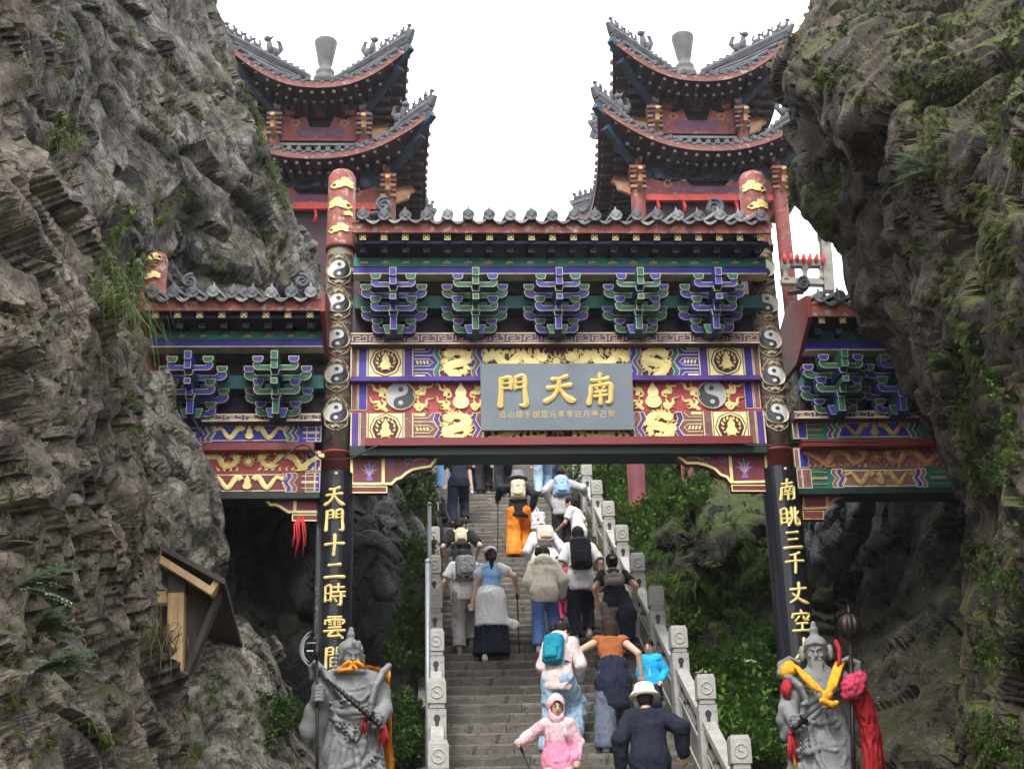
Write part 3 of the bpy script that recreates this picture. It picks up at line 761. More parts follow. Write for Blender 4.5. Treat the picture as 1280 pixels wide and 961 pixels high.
def column(x, z0, ztop, r, zcarve0, zcarve1, medal, flip, zclouds):
    m = MB()
    if zcarve0: m.lathe([(r, z0), (r, zcarve0 - .03), (r + .012, zcarve0 - .028), (r + .012, zcarve0)], 28, 0, (x, GY, 0)); m.lathe([(r, zcarve0), (r, zcarve1)], 28, 1, (x, GY, 0)); m.lathe([(r + .02, zcarve1), (r + .02, zcarve1 + .05), (r + .012, zcarve1 + .06), (r + .006, ztop - .10), (r - .03, ztop - .03), (r * .5, ztop)], 28, 2, (x, GY, 0))
    else: m.lathe([(r, z0), (r, ztop - .08), (r - .025, ztop - .02), (r * .5, ztop)], 24, 2, (x, GY, 0))
    col = wpart('column', m, [RED, CARVE, REDDUST], GATE)
    for z in medal:
        fr = drum(x, GY, r, z)
        wpart('taiji_medallion', taiji(.125, fr, 0, 0, flip, .03), [WHITEP, mat('charcoal_paint', (0.04, 0.04, 0.048), .5, .2, 8), CREAM], col)
        c = MB()
        for s in (-1, 1):
            pts = [(s * (.17 + .022 * math.sin(5 * a)) * math.cos(a), (.20 + .018 * math.cos(4 * a)) * math.sin(a)) for a in np.linspace(-1.5, 1.5, 22)]
            c.stroke(pts, .016, 0, .02, fr)
            for k in range(5):
                a = -1.2 + .6 * k
                c.stroke([(s * .145 * math.cos(a), .15 * math.sin(a)), (s * .165 * math.cos(a + .2), .175 * math.sin(a + .2)), (s * .15 * math.cos(a + .35), .19 * math.sin(a + .35))], [.022, .016, .008], 0, .02, fr)
            for k in range(4): c.stroke([(s * (.03 + .045 * k), .235), (s * (.02 + .03 * k), .21), (s * (.02 + .05 * k), .185)], [.006, .013, .007], 0, .015, fr)
        for (uu, vv) in ((0, .165), (0, -.165)):
            for q in (-1, 0, 1): c.prism([(uu + q * .03 + .022 * math.cos(t), vv + (.012 if q == 0 else 0) + .02 * math.sin(t)) for t in np.linspace(0, 2 * math.pi, 8, endpoint=False)], 0, .025, fr)
        tag(wpart('scroll_carving', c, RELIEF, col), kind='stuff')
    for (du, z, w) in zclouds:
        c = MB(); cloud(c, drum(x, GY, r + .013, z), du, 0, w, 1 if du >= 0 else -1)
        wpart('cloud_relief', c, GOLD, col)
    return col
ZC0, ZC1 = zp(560, 15.85), zp(308, 15.85)
cols = []
for s, pxs, flip in ((-1, [(421, 337), (420, 379), (419, 424), (418, 468), (419, 516)], False), (1, [(954, 335), (958, 380), (962, 425), (965, 470), (970, 517)], True)):
    zs = [zp(py, 15.83, px) for px, py in pxs]
    cl = [(.04, 10.36, .23), (-.03, 10.08, .23), (.10, 9.95, .11)] if s < 0 else [(-.05, 10.34, .24), (.03, 10.08, .20)]
    cl += [(.0, 9.74, .20)] if s < 0 else []
    column(s * 2.595, 2.4, 10.62, PR, ZC0, ZC1, zs, flip, cl)
    if s < 0: column(s * 4.815, 2.0, 9.47, .13, None, None, [], False, [(.0, 9.36, .15), (.0, 9.12, .15)])

# ---- main boards between the columns
fr0 = wall(15.85)
zU0, zU1 = zp(473, 15.85), zp(433, 15.85)
zM0, zM1 = zp(513, 15.92), zp(477, 15.92)
zL0, zL1 = zp(557, 15.85), zp(515, 15.85)
b = MB(); b.box((0, 16.0, (zU0 + zU1) / 2), (4.86, .30, zU1 - zU0)); BU = wpart('upper_beam', b, BLUE, GATE)
b = MB(); b.box((0, 16.02, (zU0 + zL1) / 2), (4.86, .20, zU0 - zL1 - .004)); BM = wpart('middle_board', b, CRIMSON, GATE)
b = MB(); b.box((0, 16.0, (zL0 + zL1) / 2), (4.86, .30, zL1 - zL0)); BL = wpart('lower_beam', b, MAROON, GATE)
zlip1, zlip0 = zp(545.5, 15.72), zp(555.5, 15.72)
b = MB(); b.box((0, 15.785, (zlip0 + zlip1) / 2), (4.50, .13, zlip1 - zlip0 - .004), 0); WP = wpart('red_fillet', b, mat('oxblood_paint', (0.17, 0.018, 0.02), .45, .2, 4), GATE)
b = MB(); b.box((0, 16.0, zL0 - .06), (4.86, .40, .115), 0); wpart('soffit_beam', b, UNDER, GATE)
b = MB(); b.box((0, 15.88, zU0 - .012), (4.86, .16, .055), 0); wpart('fillet', b, PURPLE, GATE)
ROWS = {'U': (453, zU0, zU1, BU), 'L': (533, zL0, zL1, BL)}
MUD = mat('brown_painted_board', (0.20, 0.085, 0.07), .6, .3, 6, wear=(.32, .27, .24), wear_at=.6)
SEGM = {'teal': GREEN, 'blue': BLUE, 'purple': PURPLE, 'grey': GREYP, 'maroon': MAROON, 'mud': MUD, 'yellow': YELLOW}
def gourd_tile(m_, g, fr, u0, u1, v0, v1):
    u, v = (u0 + u1) / 2, (v0 + v1) / 2; r = min(abs(u1 - u0), v1 - v0) / 2
    m_.rect(min(u0, u1), v0, max(u0, u1), v1, 0, .012, fr, 0)
    ring = lambda q, w, n=40: [(u + (q + w * math.cos(8 * a)) * r * math.cos(a), v + (q + w * math.cos(8 * a)) * r * math.sin(a)) for a in np.linspace(0, 2 * math.pi, n, endpoint=False)]
    m_.prism(ring(.95, .025), .012, .014, fr, 1); m_.prism(ring(.88, .025), .014, .017, fr, 0); m_.prism(ring(.78, .02), .017, .020, fr, 1)
    g.prism(gourd_poly(u, v - r * .56, r * 1.2), .02, .04, fr)
    for s in (-1, 1):
        for k in range(6):
            a = -1.25 + .48 * k
            flame(g, u + s * .5 * r * math.cos(a), v + .52 * r * math.sin(a), s * .16 * r * math.cos(a + .8) , .30 * r * math.sin(a + .9), r * .11, fr, .02, .036, ph=k)
def chevron(x, t, b_, w, d):     # zigzag band, d > 0 points to +x
    h = t - b_; mid = (t + b_) / 2
    L = [(x + d * .35, t), (x, t - h * .22), (x + d, mid), (x, b_ + h * .22), (x + d * .35, b_)]
    return L + [(q + w, y) for q, y in reversed(L)]
for s in (-1, 1):
    for key, (py, z0, z1, parent) in ROWS.items():
        up = key == 'U'
        X = lambda px: s * abs(lens_map(px, py, 15.85)) * (1.0 if s < 0 else 1.005)
        b = MB(); g = MB(); ln = MB()
        mats_ = [YELLOW, mat('deep_maroon_ground', (0.07, 0.012, 0.02), .5, .2, 6), CREAM]
        def seg(a, c, mm, h=.006):
            q = MB(); u0, u1 = sorted((X(a), X(c))); q.rect(u0, z0 + .002, u1, z1 - .002, 0, h, fr0)
            wpart('painted_panel', q, mm, parent)
            for e in (u0, u1): ln.rect(e - .008, z0 + .003, e + .008, z1 - .003, h, h + .006, fr0)
        off = 0 if up else 2
        seg(439, 447 + off, MUD if up else PURPLE); seg(448 + off, 459, BLUE if up else MUD)
        gourd_tile(b, g, fr0, X(461), X(503), z0 + .02, z1 - .01 if up else z1 - .01)
        wpart('gourd_panel', b, mats_, parent)
        seg(505, 516, PURPLE if up else MUD)
        # knot lattice
        q = MB(); u0, u1 = sorted((X(518), X(545))); q.rect(u0, z0 + .003, u1, z1 - .003, 0, .007, fr0, 0)
        wpart('lattice_panel', q, BLUE if up else MUD, parent)
        h = z1 - z0; zm = (z0 + z1) / 2
        du = X(545) - X(518)
        for (va, vb, e) in ((zm, .11, .30), (z1, .11, .30), (z0, .11, .30)):
            for mul, gg in ((1.0, ln), (2.0, ln)):
                if (va == zm):
                    ln.stroke([(X(518), va + vb * h * mul), (X(518) + du * (.45 + .22 * mul), va + vb * h * mul), (X(518) + du * (.62 + .25 * mul), va), (X(518) + du * (.45 + .22 * mul), va - vb * h * mul), (X(518), va - vb * h * mul)], .012, .007, .014, fr0)
            if va == zm:
                for k in range(4): g.stroke([(X(518) + du * (.1 + .16 * k), va + .05 * h), (X(518) + du * (.16 + .16 * k), va - .05 * h)], .022, .007, .02, fr0)
        for sg, base in ((1, z0), (-1, z1)):
            ln.stroke([(X(518), base + sg * .17 * h), (X(518) + du * .62, base + sg * .17 * h), (X(518) + du * .85, base + sg * .01)], .012, .007, .014, fr0)
            g.stroke([(X(518), base + sg * .07 * h), (X(518) + du * .5, base + sg * .07 * h)], .035, .007, .018, fr0)
        d = -s * .065
        for px, mm in ((541, (GREEN if up else PURPLE)), (588, (GREYP if up else PURPLE)), (594, BLUE if up else MUD)):
            q = MB(); w = (X(549) - X(541))
            q.prism(chevron(X(px), z1 - .003, z0 + .003, w, d), 0, .009 + (px == 594) * .002, fr0, 0, edge=1, ew=.009)
            wpart('zigzag_panel', q, [mm, CREAM], parent)
        q = MB(); q.rect(*sorted((X(551), X(588)))[:1], z0 + .003, sorted((X(551), X(588)))[1], z1 - .003, 0, .004, fr0, 0)
        wpart('dragon_ground', q, mats_[1] if up else MAROON, parent)
        dg = MB(); dragon_coil(dg, fr0, X(571), zm + (0 if up else .03), h * .50 if up else h * .50, .006, .03, s)
        tag(wpart('dragon_relief', dg, GOLD, parent), kind='stuff')
        tag(wpart('gold_relief', g, GOLD, parent), kind='stuff')
        tag(wpart('outline', ln, CREAM, parent), kind='stuff')
# central dragon strips above and below the name plaque
for key, (py, z0, z1, parent) in ROWS.items():
    q = MB(); w = abs(xp(604, py, 15.85)) + .01; q.rect(-w, z0 + .003, w, z1 - .003, 0, .012, fr0, 0, edge=1, ew=.014); wpart('dragon_ground', q, [mat('deep_maroon_ground', (0.07, 0.012, 0.02)), CREAM], parent)
    dg = MB(); zm = (z0 + z1) / 2 + (0 if key == 'U' else .02); h = z1 - z0
    for s in (-1, 1):
        dragon_long(dg, fr0, [(s * .86, zm), (s * .74, zm + h * .22), (s * .58, zm - h * .14), (s * .42, zm + h * .2), (s * .28, zm - h * .05), (s * .2, zm + h * .12)], h * .22, .012, .036, -s)
        for k in range(9): flame(dg, s * (.2 + .075 * k), zm - h * .36, -s * .05, h * .3, h * .11, fr0, .012, .03, ph=k); flame(dg, s * (.22 + .075 * k), zm + h * .38, s * .05, -h * .28, h * .11, fr0, .012, .03, ph=k + 2)
    pearl(dg, fr0, 0, zm, h * .27, .012, .036)
    tag(wpart('dragon_relief', dg, GOLD, parent), kind='stuff')
# middle board
frM = wall(15.92); zm = (zM0 + zM1) / 2; hM = zM1 - zM0
for s in (-1, 1):
    X = lambda px: s * abs(lens_map(px, 496, 15.92))
    for a, c, mm in ((439, 447, MUD), (448, 459, BLUE)):
        q = MB(); u0, u1 = sorted((X(a), X(c))); q.rect(u0, zM0 + .01, u1, zM1 + .01, 0, .006, frM, 0, edge=1, ew=.008); wpart('painted_panel', q, [mm, CREAM], BM)
    wpart('taiji_emblem', taiji(hM * .47, frM, X(501), zm, s > 0, .02), [mat('pale_grey_paint', (.42, .43, .43), .5, .1, 6), mat('charcoal_paint', (0.04, 0.04, 0.048)), CREAM], BM)
    g = MB(); g.prism(gourd_poly(X(576), zm - hM * .46, hM * .95), 0, .03, frM); g.stroke([(X(576) - hM * .13, zm - .005), (X(576), zm - .03), (X(576) + hM * .13, zm - .005)], .012, .03, .036, frM); wpart('gourd_relief', g, YELLOW, BM)
    f = MB(); flames_round(f, X(501), zm, hM * 1.0, hM * .92, frM, 0, .022); flames_round(f, X(576), zm, hM * .78, hM * .92, frM, 0, .022); tag(wpart('flame_relief', f, CREAM if False else GOLD, BM), kind='stuff')

# plate with key pattern under the brackets
zP0, zP1 = zp(430, 15.70), zp(415.5, 15.70)
def plate(x0, x1, z0, z1, Yf):
    b = MB(); b.box(((x0 + x1) / 2, Yf + .32, (z0 + z1) / 2), (x1 - x0, .64, z1 - z0)); o = wpart('bracket_plate', b, mat('plum_paint', (0.10, 0.035, 0.075), .55, .3, 5, wear=(.3, .26, .2), wear_at=.6), GATE)
    fr = wall(Yf); k = MB(); h = z1 - z0; n = int((x1 - x0) / .20)
    for e in (z0 + .012, z1 - .010): k.rect(x0, e - .007, x1, e + .007, 0, .006, fr)
    for i in range(n):
        u = x0 + (x1 - x0) * (i + .1) / n; w = (x1 - x0) / n * .8
        k.stroke([(u, z0 + .3 * h), (u, z0 + .72 * h), (u + w * .55, z0 + .72 * h), (u + w * .55, z0 + .48 * h), (u + w * .25, z0 + .48 * h)], .009, 0, .006, fr)
        k.stroke([(u + w * .2, z0 + .28 * h), (u + w, z0 + .28 * h), (u + w, z0 + .72 * h), (u + w * .75, z0 + .72 * h)], .009, 0, .006, fr)
    tag(wpart('key_pattern', k, CREAM, o), kind='stuff')
plate(-2.43, 2.43, zP0, zP1, 15.70)

# ---- bracket sets
def arm_poly(hw, zb, zt):
    h = zt - zb
    R_ = [(hw, zt), (hw * .98, zb + .5 * h), (hw * .92, zb + .2 * h), (hw * .80, zb)]
    return [(-a, z) for a, z in R_] + [(a, z) for a, z in reversed(R_)] + [(hw * .70, zt), (hw * .64, zt - .28 * h), (-hw * .64, zt - .28 * h), (-hw * .70, zt)]
LEVELS = [(399, 406, 416, 27, 15.60), (384, 391, 400.5, 40.5, 15.66), (370.5, 379, 388.5, 28.5, 15.40), (356, 363.5, 372.5, 41, 15.46), (342.5, 350, 358.5, 28, 15.22)]
BRK = {}
def bracket_meshes(blue):
    a_, b_ = (BBLUE, BGREEN) if blue else (BGREEN, BBLUE)
    out = []
    W = lambda px, Y: abs(P(690 + px, 380, Y)[0] - P(690, 380, Y)[0])
    for (tb, ta, ba, hw, Y) in LEVELS:
        m = MB(); m.prism(arm_poly(W(hw, Y), zp(ba, Y), zp(ta, Y)), 0, .11, lambda u, v, h, Y=Y: (u, Y + .11 - h, v), 0, edge=1, ew=.007)
        out.append(('bracket_arm', m.mesh('bracket_arm', [a_, BLINE]), 0))
        m = MB(); z0, z1 = zp(ta, Y) + .001, zp(tb, Y); w1, w0 = W(6.6, Y), W(4.4, Y)
        m.prism([(-w0, z0), (w0, z0), (w1, z0 + (z1 - z0) * .5), (w1, z1), (-w1, z1), (-w1, z0 + (z1 - z0) * .5)], 0, .15, lambda u, v, h, Y=Y: (u, Y + .13 - h, v), 0, edge=1, ew=.007)
        me = m.mesh('bracket_block', [b_, BLINE])
        for q in (-1, 1): out.append(('bracket_block', me, q * W(hw - 6.3, Y)))
    m = MB()
    def blk(w0, w1, t, bt, Y, dep, mi):
        z0, z1 = zp(bt, Y), zp(t, Y)
        m.prism([(-W(w0, Y), z0), (W(w0, Y), z0), (W(w1, Y), z1), (-W(w1, Y), z1)], 0, dep, lambda u, v, h: (u, Y + dep - h, v), mi, edge=2, ew=.006)
    blk(10, 13.5, 405.5, 416.5, 15.50, .3, 1); blk(4.2, 4.2, 394, 411, 15.36, .5, 0); blk(4.4, 6.6, 386.5, 394, 15.34, .4, 1)
    blk(4, 4, 373, 388, 15.26, .5, 0); blk(4, 4, 366.5, 373.5, 15.10, .7, 0); blk(4, 6, 357.5, 364, 15.16, .5, 1); blk(4.4, 4.4, 334, 344, 15.04, .6, 0); blk(4.2, 4.2, 344.5, 355, 15.06, .6, 0)
    return m.mesh('bracket_set', [a_, b_, BLINE]), out
BRK = {True: bracket_meshes(True), False: bracket_meshes(False)}
def bracket(x, z_off, blue, y_off=0.0):
    core, subs = BRK[blue]
    off = Vector((x, y_off, z_off)) - GATE.location
    o = inst('bracket_set', core, GATE, off)
    for nm, me, dx in subs: inst(nm, me, o, (dx, 0, 0))
for px, blue in ((492, True), (594, False), (697, True), (797, False), (893, True)):
    bracket(xp(px, 380, 15.4), 0.0, blue)

# ---- roofs
def caps_tile():
    m = MB(); r = .070
    rot = Matrix.Rotation(math.radians(90), 3, 'X')
    prof = [(0.02, .012), (.05, .012), (.052, .0), (r, .0), (r, -.02)]
    # disc facing the visitor
    ring = lambda rr, y: [(rr * math.cos(a), y, rr * math.sin(a)) for a in np.linspace(0, 2 * math.pi, 16, endpoint=False)]
    vs = ring(r, 0.02) + ring(r, -.005) + ring(r * .82, -.005) + ring(r * .78, .006) + ring(r * .4, .004) + ring(r * .3, -.006) + [(0, -.008, 0)]
    fs = [(k * 16 + j, k * 16 + (j + 1) % 16, (k + 1) * 16 + (j + 1) % 16, (k + 1) * 16 + j) for k in range(5) for j in range(16)] + [(80 + j, 80 + (j + 1) % 16, 96) for j in range(16)]
    m.add(vs, fs, 0, False)
    return m
def round_tile(L, slope, nail):
    m = caps_tile(); r = .066
    d = Vector((0, math.cos(slope), math.sin(slope))); u = Vector((0, -math.sin(slope), math.cos(slope)))
    nseg = max(2, int(L / .22))
    for i in range(nseg):
        a0, a1 = L * i / nseg, L * (i + 1) / nseg; vs = []
        for q, rr in ((a0, r), (a1 - .004, r * .93)):
            for k in range(9):
                a = math.pi * k / 8; p = d * q + Vector((rr * math.cos(a), 0, 0)) + u * (rr * math.sin(a)); vs.append(p)
        m.add(vs, [(k, k + 1, 9 + k + 1, 9 + k) for k in range(8)] + [tuple(range(8, -1, -1))], 0, True)
    if nail: m.lathe([(.024, .05), (.028, .075), (.018, .10), (.008, .135), (.002, .15)], 8, 0, (0, .07, 0))
    return m
def drip_tile(slope):
    m = MB(); w = .10; vs, n = [], 9
    for i in range(n):
        t = -1 + 2 * i / (n - 1); x = t * w
        vs += [(x, .0, -.015 - .05 * (1 - t * t)), (x, .0, -.03 - .075 * (1 - abs(t) ** 1.6)), (x, .25 * math.cos(slope), -.015 - .05 * (1 - t * t) + .25 * math.sin(slope))]
    m.add(vs, [(i * 3 + a, (i + 1) * 3 + a, (i + 1) * 3 + b, i * 3 + b) for i in range(n - 1) for a, b in ((0, 1), (2, 0))], 0, False)
    return m
def volute(m, c, r, w, s=1, turns=1.6, wid=.035, mi=0):
    # scroll of tile clay standing upright across the ridge
    fr = lambda u, v, h: (c[0] + u, c[1] - h, c[2] + v)
    pts, ws = [], []
    for i in range(26):
        t = i / 25; a = 2 * math.pi * turns * t + 1.2; q = r * (1 - .8 * t)
        pts.append((s * q * math.cos(a), q * math.sin(a))); ws.append(wid * (1 - .45 * t))
    m.prism([(r * .92 * math.cos(a), r * .92 * math.sin(a)) for a in np.linspace(0, 2 * math.pi, 20, endpoint=False)], -w / 2, w / 2 - .012, fr, mi)
    m.stroke(pts, ws, w / 2 - .014, w / 2 + .014, fr, mi)
    m.stroke([(0.0 * s, -r * .9), (-s * r * 1.2, -r * 1.0), (-s * r * 2.2, -r * 1.2)], [r * .7, r * .55, r * .4], -w / 2, w / 2 - .02, fr, mi)
END = None
def rafter_end(m, fr, c, w, kind, mi):
    if kind == 0:
        m.rect(c[0] - w, c[1] - w, c[0] + w, c[1] + w, .0, .004, fr, mi, edge=2, ew=.006)
        for a, b_ in (((-.6, -.6), (.6, .6)), ((-.6, .6), (.6, -.6))): m.stroke([(c[0] + a[0] * w, c[1] + a[1] * w), (c[0] + b_[0] * w, c[1] + b_[1] * w)], .012, .004, .008, fr, 2)
    else:
        m.rect(c[0] - w, c[1] - w, c[0] + w, c[1] + w, .0, .004, fr, mi, edge=3, ew=.007)
        m.rect(c[0] - w * .25, c[1] - w * .25, c[0] + w * .25, c[1] + w * .25, .004, .007, fr, 3)
PALEBLUE = mat('pale_rafter_outline', (0.22, 0.24, 0.26), .6, .2, 8)
def gate_roof(x0, x1, Yf, zf0, zf1, ztile, zr1, zr2, zb1, zb2, nr, ntile, slope, zback, Yr, ends, volutes):
    # fascia
    b = MB(); n = 14
    b.box(((x0 + x1) / 2, Yf + .02, (zf0 + zf1) / 2), (x1 - x0, .04, zf1 - zf0)); wpart('fascia_board', b, REDDUST, GATE)
    # scalloped tile bed
    b = MB(); N = ntile * 8; vs = []
    for i in range(N + 1):
        u = x0 + (x1 - x0) * i / N; zz = zf1 + .028 - .030 * math.cos(2 * math.pi * ntile * i / N)
        vs += [(u, Yf - .012, zf1 - .006), (u, Yf - .012, zz), (u, Yf + .10, zz + .05)]
    b.add(vs, [(i * 3 + a, (i + 1) * 3 + a, (i + 1) * 3 + a + 1, i * 3 + a + 1) for i in range(N) for a in (0, 1)], 0); wpart('tile_bed', b, REDDUST, GATE)
    # deck, both slopes
    run = Yr - (Yf - .06); zr = ztile - .06 + run * math.tan(slope)
    b = MB(); ye, yb = Yf - .06, 2 * Yr - (Yf - .06)
    b.add([(x0, ye + .1, ztile - .03), (x1, ye + .1, ztile - .03), (x1, Yr, zr), (x0, Yr, zr), (x1, yb, ztile - .05), (x0, yb, ztile - .05), (x0, ye + .1, ztile - .10), (x1, ye + .1, ztile - .10), (x1, Yr, zr - .09), (x0, Yr, zr - .09), (x1, yb, ztile - .12), (x0, yb, ztile - .12)],
          [(0, 1, 2, 3), (3, 2, 4, 5), (7, 6, 9, 8), (8, 9, 11, 10), (0, 6, 7, 1), (5, 4, 10, 11), (0, 3, 9, 6), (3, 5, 11, 9), (1, 7, 8, 2), (2, 8, 10, 4)]); wpart('roof_deck', b, TILE, GATE)
    b = MB(); b.box(((x0 + x1) / 2, Yr, zr), (x1 - x0, .16, .16)); b.tube([(x0, Yr, zr + .07), (x1, Yr, zr + .07)], .06, 10); wpart('ridge', b, TILE, GATE)
    b = MB(); b.box(((x0 + x1) / 2, Yf + .55, zb1 + .13), (x1 - x0 - .04, .9, .03), 0, Matrix.Rotation(math.radians(10), 3, 'X')); wpart('soffit', b, NAVYDK, GATE)
    # tiles
    L = run / math.cos(slope) - .02
    rt = [round_tile(L, slope, True).mesh('round_tile', m_) for m_ in (TILE, TILELT)]
    dt = [drip_tile(slope).mesh('drip_tile', m_) for m_ in (TILE, TILELT)]
    base = -GATE.location
    for i in range(ntile):
        x = x0 + (x1 - x0) * (i + .5) / ntile
        inst('round_tile', rt[rnd.random() < .3], GATE, base + Vector((x + rnd.uniform(-.006, .006), Yf - .075 + rnd.uniform(-.012, .012), ztile + rnd.uniform(-.008, .008))), (0, rnd.uniform(-.06, .06), rnd.uniform(-.03, .03)))
        if i < ntile - 1:
            inst('drip_tile', dt[rnd.random() < .3], GATE, base + Vector((x + (x1 - x0) / ntile / 2, Yf - .07 + rnd.uniform(-.01, .01), ztile - .015 + rnd.uniform(-.008, .008))), (0, rnd.uniform(-.04, .04), 0))
    # two rows of rafter ends
    for kind, z, Y, w, wd in ((0, zr1, Yf + .06, .036, .075), (1, zr2, Yf + .24, .034, .072)):
        m = MB(); fr = lambda u, v, h: (u, -h, v)
        m.bar((0, 0.001, 0), (0, .95, .12 if kind else .10), wd, wd, 0); rafter_end(m, fr, (0, 0), w, kind, 1)
        me = m.mesh('rafter', [NAVYDK, mat('dark_rafter_end', (0.03, 0.045, 0.03), .5, .2, 8) if kind == 0 else NAVYDK, YELLOW, PALEBLUE])
        for i in range(nr):
            x = x0 + (x1 - x0) * (i + .5) / nr
            inst('rafter', me, GATE, base + Vector((x, Y, z)))
    # painted purlin
    Yp = Yf + .40; h = zb1 - zb2
    b = MB(); b.box(((x0 + x1) / 2, Yp + .09, zb1 - h * .29), (x1 - x0, .18, h * .56)); o = wpart('purlin', b, GREEN, GATE)
    b = MB(); b.box(((x0 + x1) / 2, Yp + .10, zb2 + h * .21), (x1 - x0, .18, h * .40), 0); b.box(((x0 + x1) / 2, Yp + .10, zb2 + h * .0), (x1 - x0, .20, .014), 1); wpart('purlin', b, [BLUE, CREAM], GATE)
    g = MB(); fr = wall(Yp); ng = int((x1 - x0) / .235)
    for i in range(ng):
        u = x0 + (x1 - x0) * (i + .5) / ng; z = zb1 - h * .30; sc = .05 * rnd.uniform(.7, 1.15)
        for (a, b_, c, d) in ((-1, -.3, 1, -.3), (-.5, 0, .5, 0), (0, -.3, 0, .9), (-.45, -.2, -.75, .3), (.45, -.2, .75, .3)): g.stroke([(u + a * sc, z + b_ * sc * .7), (u + c * sc, z + d * sc * .7)], [.022, .012], 0, .008, fr)
    tag(wpart('gold_motif', g, GOLDOLD, o), kind='stuff')
    # dark board behind the brackets with a teal rail
    b = MB(); b.box(((x0 + x1) / 2, 16.02, (zback + zb2) / 2), (x1 - x0, .06, zb2 - zback)); wpart('back_board', b, mat('dark_plum_board', (0.030, 0.010, 0.028), .6, .3, 4), GATE)
    b = MB(); b.box(((x0 + x1) / 2, 15.86, zback + .30 + .07), (x1 - x0, .24, .16)); wpart('back_rail', b, mat('teal_rail', (.006, .10, .085), .5, .3, 5), GATE)
    for s in ends:                                              # red boards closing the gable ends
        x = x0 if s < 0 else x1; b = MB()
        pl = [(Yf - .02, zf0 - .02), (Yf - .02, ztile + .03), (Yr, zr + .06), (2 * Yr - Yf, ztile), (2 * Yr - Yf, zf0 - .25), (Yr - .2, zf0 - .32)]
        b.prism(pl, 0, .05, lambda u, v, h, x=x, s=s: (x + s * h, u, v)); wpart('bargeboard', b, RED, GATE)
    for (vx, vy, vz, r, s) in volutes:
        m = MB(); volute(m, (vx, vy, vz), r, .10, s); wpart('ridge_scroll', m, TILE, GATE)
main = dict(x0=xp(440, 285, 15.0), x1=xp(964, 285, 15.0), Yf=15.0, zf0=zp(291, 15.0), zf1=zp(279, 15.0), ztile=zp(269, 14.93), zr1=zp(297, 15.06), zr2=zp(312, 15.24), zb1=zp(322, 15.40), zb2=zp(342, 15.40), nr=20, ntile=20, slope=math.radians(20), zback=zP1 + .045, Yr=16.0)
vY = 15.5
gate_roof(**main, ends=(), volutes=[(xp(480, 257, vY), vY, zp(258, vY, 480), .10, 1), (xp(893, 260, vY), vY, zp(261, vY, 893), .11, -1)])
b = MB(); b.box((0, 16.04, zP1 + .012), (.02, .02, .02))
WZ = {}
